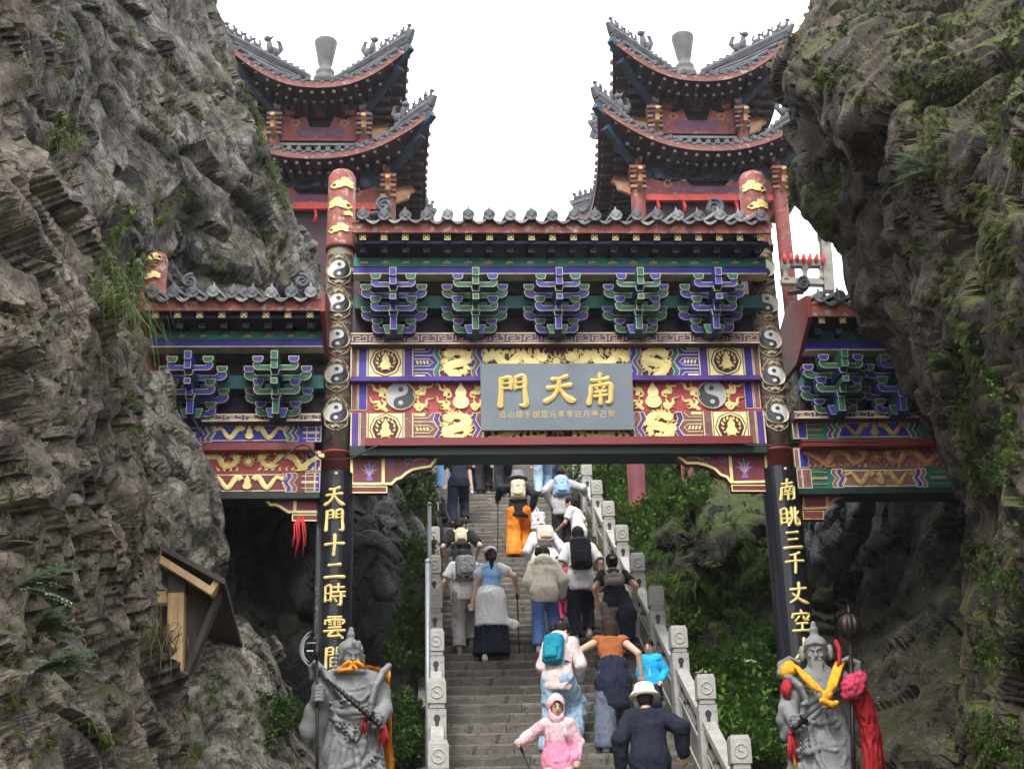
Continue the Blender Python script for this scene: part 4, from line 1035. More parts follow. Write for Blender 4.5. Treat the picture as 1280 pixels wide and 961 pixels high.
for s in (-1, 1):
    if s < 0:
        x0, x1 = xp(180, 380, 15.1), xp(401, 380, 15.1)
        d = dict(zf0=zp(388, 15.1, 300), zf1=zp(374, 15.1, 300), ztile=zp(365, 15.03, 300), zr1=zp(393.5, 15.16, 300), zr2=zp(406, 15.34, 300), zb1=zp(414, 15.5, 300), zb2=zp(433, 15.5, 300), nr=8, ntile=9)
        vol = [(xp(238, 352, 15.5), 15.5, zp(353, 15.5, 238), .085, 1), (xp(378, 352, 15.5), 15.5, zp(353, 15.5, 378), .085, -1)]
    else:
        x0, x1 = xp(1014, 385, 15.1), xp(1014, 385, 15.1) + (xp(401, 380, 15.1) - xp(180, 380, 15.1))
        d = dict(zf0=zp(395, 15.1, 1050), zf1=zp(380, 15.1, 1050), ztile=zp(370, 15.03, 1050), zr1=zp(400.5, 15.16, 1050), zr2=zp(414, 15.34, 1050), zb1=zp(413, 15.5, 1060), zb2=zp(437, 15.5, 1060), nr=8, ntile=9)
        vol = [(xp(1003, 348, 15.5), 15.5, zp(356, 15.5, 1003), .085, 1)]
    zb0w, zb1w = zp(527, 15.70, 300), zp(517, 15.70, 300)
    gate_roof(x0, x1, 15.1, **d, slope=math.radians(17), zback=zb1w + .035, Yr=16.0, ends=(-1, 1), volutes=vol)
    xi, xo = s * 2.76, s * 4.75
    plate(min(xi, xo), max(xi, xo), zb0w, zb1w, 15.70)
    zo = (zp(416, 15.5, 1060) if s > 0 else zp(415, 15.5, 300)) - 0
    shift = zb1w - zP1
    for px, blue in (((241, True), (347, False)) if s < 0 else ((1046, False), (1122, True))):
        bracket(xp(px, 470, 15.5), shift - .0, blue, .06)
    # boards of the wing
    zA0, zA1 = zp(553, 15.85, 300), zp(530, 15.85, 300)
    zB0, zB1 = zp(590, 15.9, 300), zp(565, 15.9, 300)
    zC0, zC1 = zp(616, 15.85, 300), zp(591, 15.85, 300)
    cx, wd = (xi + xo) / 2, abs(xo - xi)
    b = MB(); b.box((cx, 16.0, (zA0 + zA1) / 2), (wd, .3, zA1 - zA0)); pa = wpart('upper_beam', b, BLUE if s < 0 else GREEN, GATE)
    b = MB(); b.box((cx, 15.80, (zp(553.5, 15.72, 300) + zp(561, 15.72, 300)) / 2), (wd - .14, .14, .085)); wpart('red_fillet', b, mat('oxblood_paint', (0.17, 0.018, 0.02)), GATE)
    b = MB(); b.box((cx, 16.0, (zB0 + zB1) / 2), (wd, .2, zB1 - zB0 + .03)); pb = wpart('middle_board', b, CRIMSON if s < 0 else MUD, GATE)
    b = MB(); b.box((cx, 16.0, (zC0 + zC1) / 2), (wd, .3, zC1 - zC0)); pc = wpart('lower_beam', b, MAROON if s < 0 else GREEN, GATE)
    b = MB(); b.box((cx, 16.0, zC0 - .04), (wd, .36, .07)); wpart('soffit_beam', b, UNDER, GATE)
    GM = GOLD if s < 0 else GOLDOLD
    um = xp(312, 545, 15.85) if s < 0 else xp(1093, 545, 15.85)     # centre of the wing's cartouche
    for (z0, z1, par, mats2, endm) in ((zA0, zA1, pa, BLUE, (PURPLE, GREEN)), (zC0, zC1, pc, MAROON if s < 0 else MUD, (MUD, PURPLE))):
        zm = (z0 + z1) / 2; h = z1 - z0; q = MB(); hw = .40
        q.prism([(um - hw - .05, z1 - .02), (um + hw + .05, z1 - .02), (um + hw, zm), (um + hw + .05, z0 + .015), (um - hw - .05, z0 + .015), (um - hw, zm)], 0, .010, fr0, 0, edge=1, ew=.012); wpart('cartouche', q, [mats2, CREAM], par)
        g = MB()
        for e in (-1, 1):
            pts = [(um + e * (.07 + .30 * t), zm + h * .28 * math.sin(t * 2 * math.pi * 1.3 + .5) * (1 - .15 * t)) for t in np.linspace(0, 1, 26)]
            g.stroke(pts, [.062 * (1 - .55 * (i / 25) ** 2) for i in range(26)], .010, .03, fr0)
            for k in range(3): flame(g, pts[-1][0], pts[-1][1], e * .06, h * (.25 - .15 * k), .02, fr0, .01, .025, ph=k)
        g.prism(gourd_poly(um, z0 + .05 * h + .02, h * .75), .01, .035, fr0); tag(wpart('gold_relief', g, GM, par), kind='stuff')
        for e in (-1, 1):
            for k, mm in enumerate((endm[1], endm[0])):
                q = MB(); q.prism(chevron(um + e * (hw + .045 + .065 * k), z1 - .004, z0 + .004, e * .06, -e * .045), 0, .007 - .002 * k, fr0, 0, edge=1, ew=.007); wpart('zigzag_panel', q, [mm, CREAM], par)
            l = MB()
            for vv in (.0, .3, -.3): l.stroke([(um + e * (hw + .21), zm + vv * h), (um + e * (hw + .40), zm + vv * h)], .03 if vv == 0 else .012, 0, .012, fr0)
            tag(wpart('outline', l, CREAM if s < 0 else GOLDOLD, par), kind='stuff')
    xe = [(xi, xi + s * .06, PURPLE if s < 0 else MUD), (xi + s * .062, xi + s * .17, BLUE)]
    for (z0, z1, par, ff, col2) in ((zA0, zA1, pa, fr0, 0), (zB0, zB1, pb, wall(15.9), 0), (zC0, zC1, pc, fr0, 1)):
        for (a, c, mm) in xe:
            q = MB(); q.rect(min(a, c), z0 + .002, max(a, c), z1 - .002, 0, .008, ff, 0, edge=1, ew=.008); wpart('painted_panel', q, [MUD if (col2 and mm is BLUE) else mm, CREAM], par)
    # two dragons and a flaming pearl
    g = MB(); fb = wall(15.9); zm = (zB0 + zB1) / 2; h = zB1 - zB0; uc = um - .0
    for e in (-1, 1):
        dragon_long(g, fb, [(uc + e * .86, zm + .3 * h), (uc + e * .72, zm + .05 * h), (uc + e * .6, zm - .28 * h), (uc + e * .5, zm + .2 * h), (uc + e * .36, zm + .26 * h), (uc + e * .28, zm - .22 * h), (uc + e * .16, zm - .1 * h), (uc + e * .16, zm + .2 * h)], h * .24, 0, .03, -e)
        for k in range(10): flame(g, uc + e * (.12 + .075 * k), zm - h * .45, e * .03, h * .25, h * .09, fb, 0, .02, ph=k)
        for k in range(7): flame(g, uc + e * (.18 + .1 * k), zm + h * .46, e * .05, -h * .2, h * .09, fb, 0, .02, ph=k + 1)
    pearl(g, fb, uc, zm, h * .3, 0, .03); tag(wpart('dragon_relief', g, GM if s < 0 else mat('ochre_gilding', (.46, .20, .09), .5, .3, 8), pb), kind='stuff')

# ---- carved corbels under the beams
def corbel(pts, div, foot, Y, outline):
    m = MB(); poly = [(P(x, y, Y)[0], P(x, y, Y)[2]) for x, y in pts]; fr = wall(Y)
    m.prism(poly, -.12, 0, fr, 0, edge=1, ew=.030)
    dx = P(div, 590, Y)[0]; zt = max(v for u, v in poly) - .02; zb_ = min(v for u, v in poly) + .01
    m.rect(dx - .018, zb_, dx + .018, zt, 0, .006, fr, 1)
    o = wpart('corbel', m, [MAROON, outline], GATE)
    b = MB(); q = [(P(x, y, Y)[0], P(x, y, Y)[2]) for x, y in foot]; b.prism(q, -.10, 0, fr, 0, edge=1, ew=.012); wpart('corbel_foot', b, [MAROON, outline], o)
    return o, poly, dx, fr
SCR = [mat('azure_scroll', (.08, .22, .42), .5, .2, 9), mat('violet_scroll', (.22, .10, .42), .5, .2, 9), mat('lilac_scroll', (.36, .28, .44), .5, .2, 9)]
for s in (-1, 1):
    P1 = [(438, 566), (552, 566), (539, 584), (526, 586), (516, 588), (509, 592), (502, 598), (496, 600), (490, 606), (438, 606)]
    if s > 0: P1 = [(840, 566), (958, 566), (961, 603), (913, 604), (908, 597), (900, 594), (893, 587), (884, 583), (872, 580), (858, 580)]
    ft = [(439, 607.5), (484, 607.5), (484, 616), (439, 616)] if s < 0 else [(914, 605.5), (959, 605.5), (960, 614), (915, 614)]
    o, poly, dx, fr = corbel(P1, 479 if s < 0 else 914, ft, 15.93, YELLOW)
    m = MB(); cu = dx - s * .22; cz = zp(577, 15.93)
    for k, sg in enumerate((1, -1)):
        pts = [(cu + s * .1 * (2 * k - .7) + sg * .055 * (1 - t) * math.cos(7.5 * t + .5), cz + .055 * (1 - t) * math.sin(7.5 * t + .5)) for t in np.linspace(0, .85, 18)]
        m.stroke(pts, [.022 * (1 - .6 * i / 17) for i in range(18)], 0, .006, fr, k)
    m.stroke([(cu - s * .12, cz + .02), (cu - s * .2, cz + .05), (cu - s * .3, cz + .03)], [.03, .025, .006], 0, .006, fr, 2)
    cu = dx + s * .16; cz = zp(587, 15.93)
    for (a, b_) in ((0, .13), (.07, .09), (-.07, .09), (.10, .02), (-.10, .02), (.06, -.03), (-.06, -.03)): m.stroke([(cu, cz - .06), (cu + a * .5, cz + b_ * .4), (cu + a, cz + b_)], [.014, .02, .005], 0, .006, fr, 2)
    for (a, b_) in ((0, .09), (.03, .05), (-.03, .05)): m.stroke([(cu, cz + .05), (cu + a, cz + .05 + b_ * .5)], [.03, .01], .001, .009, fr, 0)
    m.prism([(cu - .045, cz - .12), (cu + .045, cz - .12), (cu + .02, cz - .06), (cu - .02, cz - .06)], 0, .007, fr, 1)
    tag(wpart('painted_scroll', m, SCR, o), kind='stuff')
    if s < 0: corbel([(328, 622), (400, 622), (400, 641), (360, 641), (355, 638), (349, 634), (344, 632), (337, 632)], 370, [(365, 642.5), (398, 642.5), (398, 651), (365, 651)], 15.93, YELLOW)
    else: corbel([(1003, 616), (1064, 613), (1056, 621), (1046, 624), (1040, 630), (1032, 636), (1003, 637)], 1030, [(1003, 638), (1030, 638), (1030, 649), (1004, 649)], 15.93, GOLDOLD)

# ---- brush strokes of the inscriptions (100 x 100 squares, y downwards)
GL = {
 '南': [[(25, 23, 9), (50, 21, 7), (76, 15, 10)], [(52, 0, 10), (49, 20, 8), (50, 38, 7)], [(22, 42, 9), (20, 70, 9), (14, 98, 12)], [(22, 43, 7), (55, 38, 8), (82, 36, 11), (83, 70, 10), (80, 92, 10), (68, 96, 5)], [(38, 48, 8), (45, 57, 6)], [(63, 45, 7), (55, 56, 5)], [(34, 63, 7), (68, 58, 7)], [(32, 76, 7), (70, 71, 7)], [(51, 58, 7), (51, 78, 8), (50, 99, 10)]],
 '天': [[(29, 22, 10), (50, 20, 7), (74, 12, 11)], [(14, 50, 10), (50, 46, 7), (86, 40, 11)], [(50, 20, 10), (47, 48, 9), (32, 78, 9), (6, 94, 12)], [(50, 50, 6), (66, 74, 10), (84, 88, 15), (97, 92, 8)]],
 '門': [[(15, 8, 11), (14, 50, 10), (11, 98, 13)], [(16, 10, 7), (43, 6, 9), (43, 42, 8)], [(17, 26, 5), (41, 24, 5)], [(17, 42, 6), (42, 40, 6)], [(58, 6, 8), (58, 42, 8)], [(58, 6, 8), (85, 2, 10), (87, 50, 10), (90, 92, 12), (72, 97, 6)], [(59, 23, 5), (84, 20, 5)], [(59, 40, 6), (85, 37, 6)]],
 '十': [[(8, 48, 11), (50, 44, 8), (94, 40, 12)], [(51, 2, 12), (51, 50, 10), (47, 99, 10)]],
 '二': [[(24, 26, 11), (50, 24, 8), (76, 20, 12)], [(6, 82, 11), (50, 79, 9), (96, 76, 13)]],
 '時': [[(8, 14, 8), (8, 82, 9)], [(8, 15, 8), (33, 12, 9), (33, 80, 8)], [(9, 46, 6), (32, 44, 6)], [(9, 78, 7), (32, 75, 7)], [(44, 18, 8), (94, 13, 9)], [(67, 0, 9), (67, 38, 8)], [(36, 41, 8), (99, 35, 9)], [(40, 60, 8), (97, 54, 9)], [(79, 40, 9), (79, 92, 10), (64, 97, 5)], [(50, 70, 7), (59, 82, 9)]],
 '雲': [[(20, 8, 8), (80, 5, 9)], [(8, 22, 8), (7, 38, 8)], [(8, 23, 8), (92, 19, 9), (86, 36, 6)], [(50, 6, 8), (50, 44, 8)], [(24, 30, 6), (37, 32, 6)], [(24, 40, 6), (37, 42, 6)], [(63, 30, 6), (76, 31, 6)], [(63, 40, 6), (76, 41, 6)], [(24, 56, 8), (77, 52, 9)], [(4, 71, 9), (97, 64, 10)], [(45, 70, 9), (24, 94, 8), (78, 90, 8)], [(64, 78, 7), (86, 99, 11)]],
 '間': [[(13, 8, 10), (11, 98, 11)], [(14, 10, 7), (41, 7, 8), (41, 38, 7)], [(15, 24, 5), (39, 22, 5)], [(15, 39, 6), (40, 37, 6)], [(59, 7, 7), (59, 38, 7)], [(59, 7, 7), (87, 3, 9), (89, 92, 11), (76, 97, 6)], [(60, 22, 5), (85, 20, 5)], [(60, 37, 6), (86, 35, 6)], [(33, 52, 7), (33, 92, 7)], [(33, 53, 7), (66, 50, 7), (66, 90, 7)], [(34, 71, 5), (65, 69, 5)], [(34, 89, 6), (65, 87, 6)]],
 '眺': [[(7, 16, 8), (7, 84, 8)], [(7, 17, 8), (33, 14, 8), (33, 82, 8)], [(8, 37, 6), (32, 36, 6)], [(8, 58, 6), (32, 57, 6)], [(8, 79, 7), (32, 77, 7)], [(58, 5, 9), (57, 58, 9), (38, 94, 9)], [(77, 4, 9), (76, 78, 9), (97, 85, 9), (97, 68, 5)], [(43, 26, 7), (51, 38, 8)], [(39, 64, 8), (53, 52, 6)], [(92, 22, 9), (82, 36, 6)], [(82, 48, 7), (96, 62, 10)]],
 '三': [[(22, 16, 10), (50, 14, 7), (78, 10, 11)], [(28, 49, 9), (50, 47, 7), (72, 44, 10)], [(6, 88, 11), (50, 84, 9), (96, 80, 13)]],
 '千': [[(74, 2, 11), (52, 12, 9), (26, 16, 7)], [(6, 47, 10), (50, 43, 8), (95, 39, 12)], [(51, 14, 10), (51, 55, 10), (46, 99, 10)]],
 '丈': [[(12, 34, 10), (50, 31, 8), (90, 25, 11)], [(54, 2, 11), (51, 48, 9), (36, 76, 9), (8, 94, 8)], [(20, 52, 7), (48, 76, 9), (74, 90, 13), (98, 94, 9)]],
 '空': [[(49, 0, 8), (53, 12, 10)], [(12, 17, 8), (7, 34, 9)], [(12, 19, 8), (91, 15, 9), (82, 33, 6)], [(39, 30, 8), (20, 51, 7)], [(60, 29, 8), (66, 42, 8), (87, 42, 8)], [(24, 63, 9), (77, 58, 10)], [(50, 61, 9), (50, 90, 9)], [(6, 95, 10), (96, 90, 11)]],
 '人': [[(50, 4, 11), (44, 50, 9), (8, 94, 9)], [(46, 40, 7), (70, 74, 11), (96, 92, 12)]],
}
def glyph(ch, u, v, w, hgt, fr, depth=.022, fat=1.0):
    m = MB()
    for k, st in enumerate(GL[ch]):
        p = spline([(a, b_, c) for a, b_, c in st], 4 * len(st) if len(st) > 2 else 5) if len(st) > 2 else np.array([st[0], [(st[0][0] + st[1][0]) / 2, (st[0][1] + st[1][1]) / 2 + .5, min(st[0][2], st[1][2]) * .82], st[1]], float)
        ext = (p[0] - p[1]) * .0
        pts = [(u + (q[0] - 50) / 100 * w, v - (q[1] - 50) / 100 * hgt) for q in p]
        # blunt brush ends
        d0 = np.array(pts[0]) - np.array(pts[1]); d0 /= np.linalg.norm(d0) + 1e-9
        d1 = np.array(pts[-1]) - np.array(pts[-2]); d1 /= np.linalg.norm(d1) + 1e-9
        ws = [q[2] / 100 * w * fat for q in p]
        pts = [tuple(np.array(pts[0]) + d0 * ws[0] * .35)] + pts + [tuple(np.array(pts[-1]) + d1 * ws[-1] * .35)]
        ws = [ws[0] * .45] + ws + [ws[-1] * .45]
        m.stroke(pts, ws, -.004, depth + .0007 * k, fr)
    return m

# ---- couplet boards on the two middle columns
LACQ = mat('black_lacquer_board', (0.012, 0.013, 0.018), .33, .3, 4, wear=(.10, .10, .11), wear_at=.66, bump=.08)
for s, text, pys in ((-1, '天門十二時雲間', (619, 650, 681, 713, 743, 783, 822)), (1, '南眺三千丈空人', (612, 646, 675, 703, 741, 776, 810))):
    x = s * 2.595; zt = zp(585 if s < 0 else 583, 15.79); r = .212
    root = tag(empty('couplet_board', (x, GY, zt - 3.4)), 'curved black board with golden characters on the gate column behind the %s statue' % ('moustached' if s < 0 else 'long bearded'), 'signboard', 'black couplet boards on the gate columns')
    m = MB(); n = 18
    vs = [(x + q * math.sin(a), GY - q * math.cos(a), z) for z in (zt - 3.4, zt) for q in (r, PR + .004) for a in np.linspace(-1.75, 1.75, n)]
    fs = []
    for i in range(n - 1):
        fs += [(i, i + 1, 2 * n + i + 1, 2 * n + i), (n + i + 1, n + i, 3 * n + i, 3 * n + i + 1), (2 * n + i, 2 * n + i + 1, 3 * n + i + 1, 3 * n + i), (i + 1, i, n + i, n + i + 1)]
    m.add(vs, fs, 0, False)
    bd = wpart('board', m, LACQ, root)
    m = MB(); m.sphere((x + .02, GY - r - .005, zt - .05), .02); wpart('fixing_knob', m, WHITEP, root)
    for ch, py in zip(text, pys):
        gx_ = P(418 if s < 0 else 984 + (py - 612) * .11, py, 15.79)
        gm = glyph(ch, max(-.12, min(.12, gx_[0] - x)) if s < 0 else gx_[0] - x, gx_[2], .235, .245, drum(x, GY, r), .024, 1.3)
        wpart('character', gm, GOLD, root)
    if s < 0:                                                   # small signature at the edge of the left board
        q = MB(); R_ = random.Random(4)
        for k in range(6):
            zc = zp(727 + 12 * k, 15.79)
            for j in range(5):
                a, b_ = R_.uniform(-.025, .025), R_.uniform(-.04, .04); q.stroke([(-.20 + a, zc + b_), (-.20 + a + R_.uniform(-.03, .03), zc + b_ + R_.uniform(-.03, .03))], .009, 0, .006, drum(x, GY, r))
        wpart('signature', q, mat('faded_gold_script', (.36, .27, .14), .5, .3, 9), root)

# ---- name plaque
pc = [P(600, 455, 15.62), P(790, 452, 15.62), P(793, 536, 15.62), P(602, 536, 15.62)]
tilt = .10
pz0, pz1 = zp(536.5, 15.68, 697), zp(453.5, 15.56, 696)
px0, px1 = xp(601, 495, 15.62), xp(791.5, 495, 15.62)
PLQ = tag(empty('name_plaque', ((px0 + px1) / 2, 15.74, pz0)), 'blue grey plaque with three large golden characters hanging at the centre of the gate', 'signboard')
def fplq(u, v, h):       # leans forward at the top
    t = (v - pz0) / (pz1 - pz0); return (u, 15.70 - .12 * t - h, v)
PLM = mat('sky_sheen_plaque', (0.175, 0.205, 0.235), .5, .12, 3, wear=(.21, .235, .26), wear_at=.66, bump=.05)  # lightened blue grey, the sky's sheen is put into the colour
m = MB(); m.prism([(px0, pz0), (px1, pz0), (px1, pz1), (px0, pz1)], -.05, 0, fplq); wpart('plaque_board', m, PLM, PLQ)
PG = mat('plaque_gold', (0.74, 0.52, 0.15), .4, .2, 14)
for ch, pxx, pyy in (('門', 641, 489), ('天', 699, 485), ('南', 750, 486)):
    c = P(pxx, pyy, 15.62)
    wpart('character', glyph(ch, c[0], c[2], .38, .36, fplq, .022, 1.45), PG, PLQ)
def text_mesh(s, size, fr, u, v, depth=.004):
    cu = bpy.data.curves.new('text', 'FONT'); cu.body = s; cu.size = size; cu.align_x = 'CENTER'; cu.offset = .0006; cu.space_character = 1.22
    ob = bpy.data.objects.new('text', cu); COL.objects.link(ob)
    bpy.context.view_layer.update()
    me = bpy.data.meshes.new_from_object(ob.evaluated_get(bpy.context.evaluated_depsgraph_get()))
    m = MB(); m.add([fr(u + p.co.x, v + p.co.y, depth) for p in me.vertices], [tuple(f.vertices) for f in me.polygons], 0)
    bpy.data.objects.remove(ob); bpy.data.curves.remove(cu); bpy.data.meshes.remove(me)
    return m
c = P(697, 519, 15.62)
wpart('inscription', text_mesh('岳山前于説霊元辛享日月臺己癸', .088, fplq, c[0], c[2]), mat('pale_gold_script', (.60, .48, .22), .5, .2, 9), PLQ)
# ------------------------------------------------------------------ two pavilions on the rocks behind the gate
TRED = mat('tower_red_paint', (0.19, 0.05, 0.045), .65, .35, 2.5, wear=(.30, .25, .22), wear_at=.60)
TRED2 = mat('tower_fascia_paint', (0.17, 0.062, 0.055), .75, .3, 2.5, wear=(.28, .25, .22), wear_at=.56)
TDARK = mat('tower_soffit_board', (0.045, 0.022, 0.03), .7, .4, 3)
TTILE = mat('tower_clay_tile', (0.085, 0.088, 0.098), .8, .4, 4, wear=(.17, .17, .17), wear_at=.58, bump=.3)
TPALE = mat('pale_rafter_end', (.20, .19, .175), .7, .3, 8)
TBLUE = mat('tower_blue_beam', (.018, .036, .062), .6, .4, 3, wear=(.10, .14, .2), wear_at=.6)
TORCH = mat('tower_tan_gilding', (.36, .20, .10), .6, .3, 6)
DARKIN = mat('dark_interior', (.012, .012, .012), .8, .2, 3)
CERA = mat('glazed_finial', (.085, .092, .085), .6, .25, 4, wear=(.16, .16, .14), wear_at=.6)
LINTEL = mat('vermilion_lintel', (.48, .05, .04), .5, .2, 4)
def beast(m, c, h, ang, mi=0):
    # crouching roof beast: haunch, chest, neck, head with ears and tail
    d = np.array([math.cos(ang), math.sin(ang), 0]); c = np.array(c)
    m.sphere(c + d * -.12 * h + np.array([0, 0, .25 * h]), (.26 * h, .22 * h, .28 * h), mi, 7, 5)
    m.tube([c + d * .15 * h + [0, 0, 0], c + d * .16 * h + [0, 0, .45 * h], c + d * .20 * h + [0, 0, .72 * h]], [.13 * h, .17 * h, .11 * h], 6, mi)
    m.sphere(c + d * .30 * h + np.array([0, 0, .80 * h]), (.19 * h, .15 * h, .14 * h), mi, 7, 5)
    for s in (-.08, .08): m.tube([c + d * .2 * h + [s * h, 0, .86 * h], c + d * .12 * h + [s * 1.6 * h, 0, 1.1 * h]], [.07 * h, .015 * h], 5, mi)
    m.tube([c - d * .3 * h + [0, 0, .3 * h], c - d * .5 * h + [0, 0, .62 * h], c - d * .38 * h + [0, 0, .95 * h], c - d * .2 * h + [0, 0, .9 * h]], [.12 * h, .13 * h, .09 * h, .03 * h], 6, mi)
def pavilion(cx, dz, mirror, label):
    CY = 31.0
    z_base = 13.2 + dz
    T = tag(empty('pavilion', (cx, CY, z_base)), label, 'pavilion', None)
    def roof(half, z_mid, rise, z_top, r_top, reach):
        n = 41
        ts = np.linspace(-1, 1, n)
        ez = lambda t: z_mid + rise * abs(t) ** 2.3
        rz = lambda t, s: ez(t) * (1 - s ** 1.8) + z_top * s ** 1.8        # sagging roof slope
        eo = lambda t: half * (1 + .06 * abs(t) ** 3)                 # corners swing out too
        Q = [lambda t, o, z: (cx + t * o, CY - o, z), lambda t, o, z: (cx + o, CY + t * o, z), lambda t, o, z: (cx - t * o, CY + o, z), lambda t, o, z: (cx - o, CY - t * o, z)]
        surf, fas, sof, raf, tiles = MB(), MB(), MB(), MB(), MB()
        for f in Q:
            vs = []; nk = 7
            for t in ts:
                for k in range(nk):
                    s = k / (nk - 1); o = eo(t) * (1 - s) + r_top * s
                    zz = rz(t, s); vs.append(f(t, o, zz + .02))
            surf.add(vs, [(i * nk + k, (i + 1) * nk + k, (i + 1) * nk + k + 1, i * nk + k + 1) for i in range(n - 1) for k in range(nk - 1)], 0, True)
            vs = [f(t, eo(t) - .02 * (j > 1), ez(t) + (0, -.17, -.17, 0)[j]) for t in ts for j in range(2)]
            fas.add(vs, [(i * 2, i * 2 + 1, i * 2 + 3, i * 2 + 2) for i in range(n - 1)], 0)
            vs = [f(t, o, z) for t in ts for o, z in ((eo(t) - .01, ez(t) - .165), (eo(t) - .45, ez(t) * .55 + z_mid * .45 - .14), (reach, z_mid + .10))]
            sof.add(vs, [(i * 3 + j, i * 3 + j + 1, i * 3 + j + 4, i * 3 + j + 3) for i in range(n - 1) for j in (0, 1)], 0, True)
            nr = int(half * 2 / .27)
            for i in range(nr):
                t = -.93 + 1.86 * (i + .5) / nr
                for (o, z, q) in ((eo(t) - .10, ez(t) - .235, .05), (eo(t) - .42, ez(t) * .62 + z_mid * .38 - .30, .05)):
                    a = np.array(f(t, o, z)); d = np.array(f(0, 1, 0)) - np.array(f(0, 0, 0)); d[2] = 0; d /= np.linalg.norm(d)
                    b_ = a - d * .5 + np.array([0, 0, .03]); raf.bar(a, b_, .085, .085, 0)
                    raf.bar(a + d * .012, a + d * .002, .06, .06, 1)
            nt = int(half * 2 / .215)
            for i in range(nt + 1):
                t = -.985 + 1.97 * i / nt; a = np.array(f(t, eo(t) + .03, ez(t) + .065)); d = np.array(f(0, 1, 0)) - np.array(f(0, 0, 0)); d[2] = 0; d /= np.linalg.norm(d)
                pts = []
                for s in (0, .2, .45, .75):
                    o = (eo(t) + .03) * (1 - s) + r_top * s; pts.append(f(t, o, rz(t, s) + .06))
                tiles.tube(pts, [.062, .06, .055, .05], 8, 0, True, False)
                if i < nt:
                    t2 = t + .985 / nt; a = np.array(f(t2, eo(t2) + .02, ez(t2))); p1 = np.array(f(t + .25 / nt, eo(t2) + .02, ez(t2) + .03)); p2 = np.array(f(t2 + .75 / nt, eo(t2) + .02, ez(t2) + .03))
                    tiles.add([p1, p2, a + [0, 0, -.055], a * .5 + p1 * .5 + [0, 0, -.035], a * .5 + p2 * .5 + [0, 0, -.035]], [(0, 3, 2, 4, 1)], 0)
        wpart('roof_surface', surf, TTILE, T); wpart('fascia_board', fas, TRED2, T); wpart('soffit', sof, TDARK, T)
        tag(wpart('rafter', raf, [TDARK, TPALE], T), kind='stuff'); tag(wpart('eave_tiles', tiles, TTILE, T), kind='stuff')
        for ix, sx, sy in ((0, -1, -1), (1, 1, -1), (2, 1, 1), (3, -1, 1)):
            hip, cb = MB(), MB(); pts = []
            for s in np.linspace(0, .92, 14):
                o = eo(1) * (1 - s) + r_top * s; pts.append((cx + sx * o, CY + sy * o, rz(1, s) + .13))
            e = np.array(pts[0]); pts = [tuple(e + np.array([sx * .10, sy * .10, .16]))] + pts
            hip.tube(pts, [.05] + [.11] * 14, 8, 0, True, False)
            for p in pts[1:14:1]: hip.box((p[0], p[1], p[2] + .09), (.14, .14, .07), 0)
            wpart('hip_ridge', hip, TTILE, T)
            ang = math.atan2(sy, sx)
            for s, h in ((.50, .52), (.32, .26), (.22, .26), (.12, .26), (.03, .30)):
                o = eo(1) * (1 - s) + r_top * s; zz = rz(1, s) + .22
                bm = MB(); beast(bm, (cx + sx * o, CY + sy * o, zz), h, ang); wpart('roof_beast', bm, TTILE, T)
            cb.bar((cx + sx * (eo(1) + .03), CY + sy * (eo(1) + .03), ez(1) - .14), (cx + sx * reach * .9, CY + sy * reach * .9, z_mid - .05), .16, .22)
            cb.bar((cx + sx * (eo(1) - .22), CY + sy * (eo(1) - .22), ez(1) * .8 + z_mid * .2 - .36), (cx + sx * reach * .9, CY + sy * reach * .9, z_mid - .35), .15, .18)
            wpart('corner_beam', cb, TBLUE if half > 2 else TRED, T)
    # upper storey
    zu = 20.58 + dz; zl = 18.42 + dz
    roof(2.02, zu, 1.02, zu + 1.02, .22, 1.0)
    roof(2.50, zl, 1.05, zl + .50, 1.25, 1.6)
    fin = MB(); zf = zu + 1.27; fin.lathe([(.30, -.1), (.30, .10), (.20, .14), (.24, .22), (.24, .30), (.17, .36), (.155, .45), (.19, .58), (.235, .85), (.285, 1.12), (.29, 1.18), (.25, 1.22), (.10, 1.24)], 18, 0, (cx, CY, zf)); wpart('finial', fin, CERA, T)
    def storey(hw, z0, z1, zpan0, zpan1, colr, low):
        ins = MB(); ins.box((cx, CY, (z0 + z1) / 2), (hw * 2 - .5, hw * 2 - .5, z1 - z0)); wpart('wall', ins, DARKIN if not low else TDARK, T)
        for sx in (-1, 1):
            for sy in (-1, 1):
                c = MB(); c.lathe([(colr, z0), (colr, zpan1 - .6), (colr * .9, z1)], 14, 0, (cx + sx * hw, CY + sy * hw, 0)); co = wpart('column', c, TRED, T)
                k = MB()
                for i in range(5): k.box((cx + sx * hw, CY + sy * hw, zpan0 + .10 + i * .13), (.36 - .0 * i, .36, .065), i % 2)
                k.box((cx + sx * hw, CY + sy * hw, zpan0 + .84), (.24, .24, .12), 0, None, 1.25)
                wpart('stacked_bracket', k, [TPALE if not low else TORCH, TRED], co)
                k = MB()
                for q in (1, -1):
                    a = (cx + sx * hw, CY + sy * hw); dirx = (sx if q > 0 else 0, sy if q < 0 else 0)
                    fr = (lambda u, v, h: (a[0] + u, a[1] - .05 + h, v)) if q > 0 else (lambda u, v, h: (a[0] - .05 + h, a[1] + u, v))
                    s_ = sx if q > 0 else sy
                    k.prism([(s_ * .15, zpan0 + .35), (s_ * .55, zpan0 + .42), (s_ * .62, zpan0 + .30), (s_ * .50, zpan0 + .22), (s_ * .46, zpan0 + .08), (s_ * .15, zpan0 - .05)], 0, .10, fr)
                wpart('carved_bracket', k, TORCH, co)
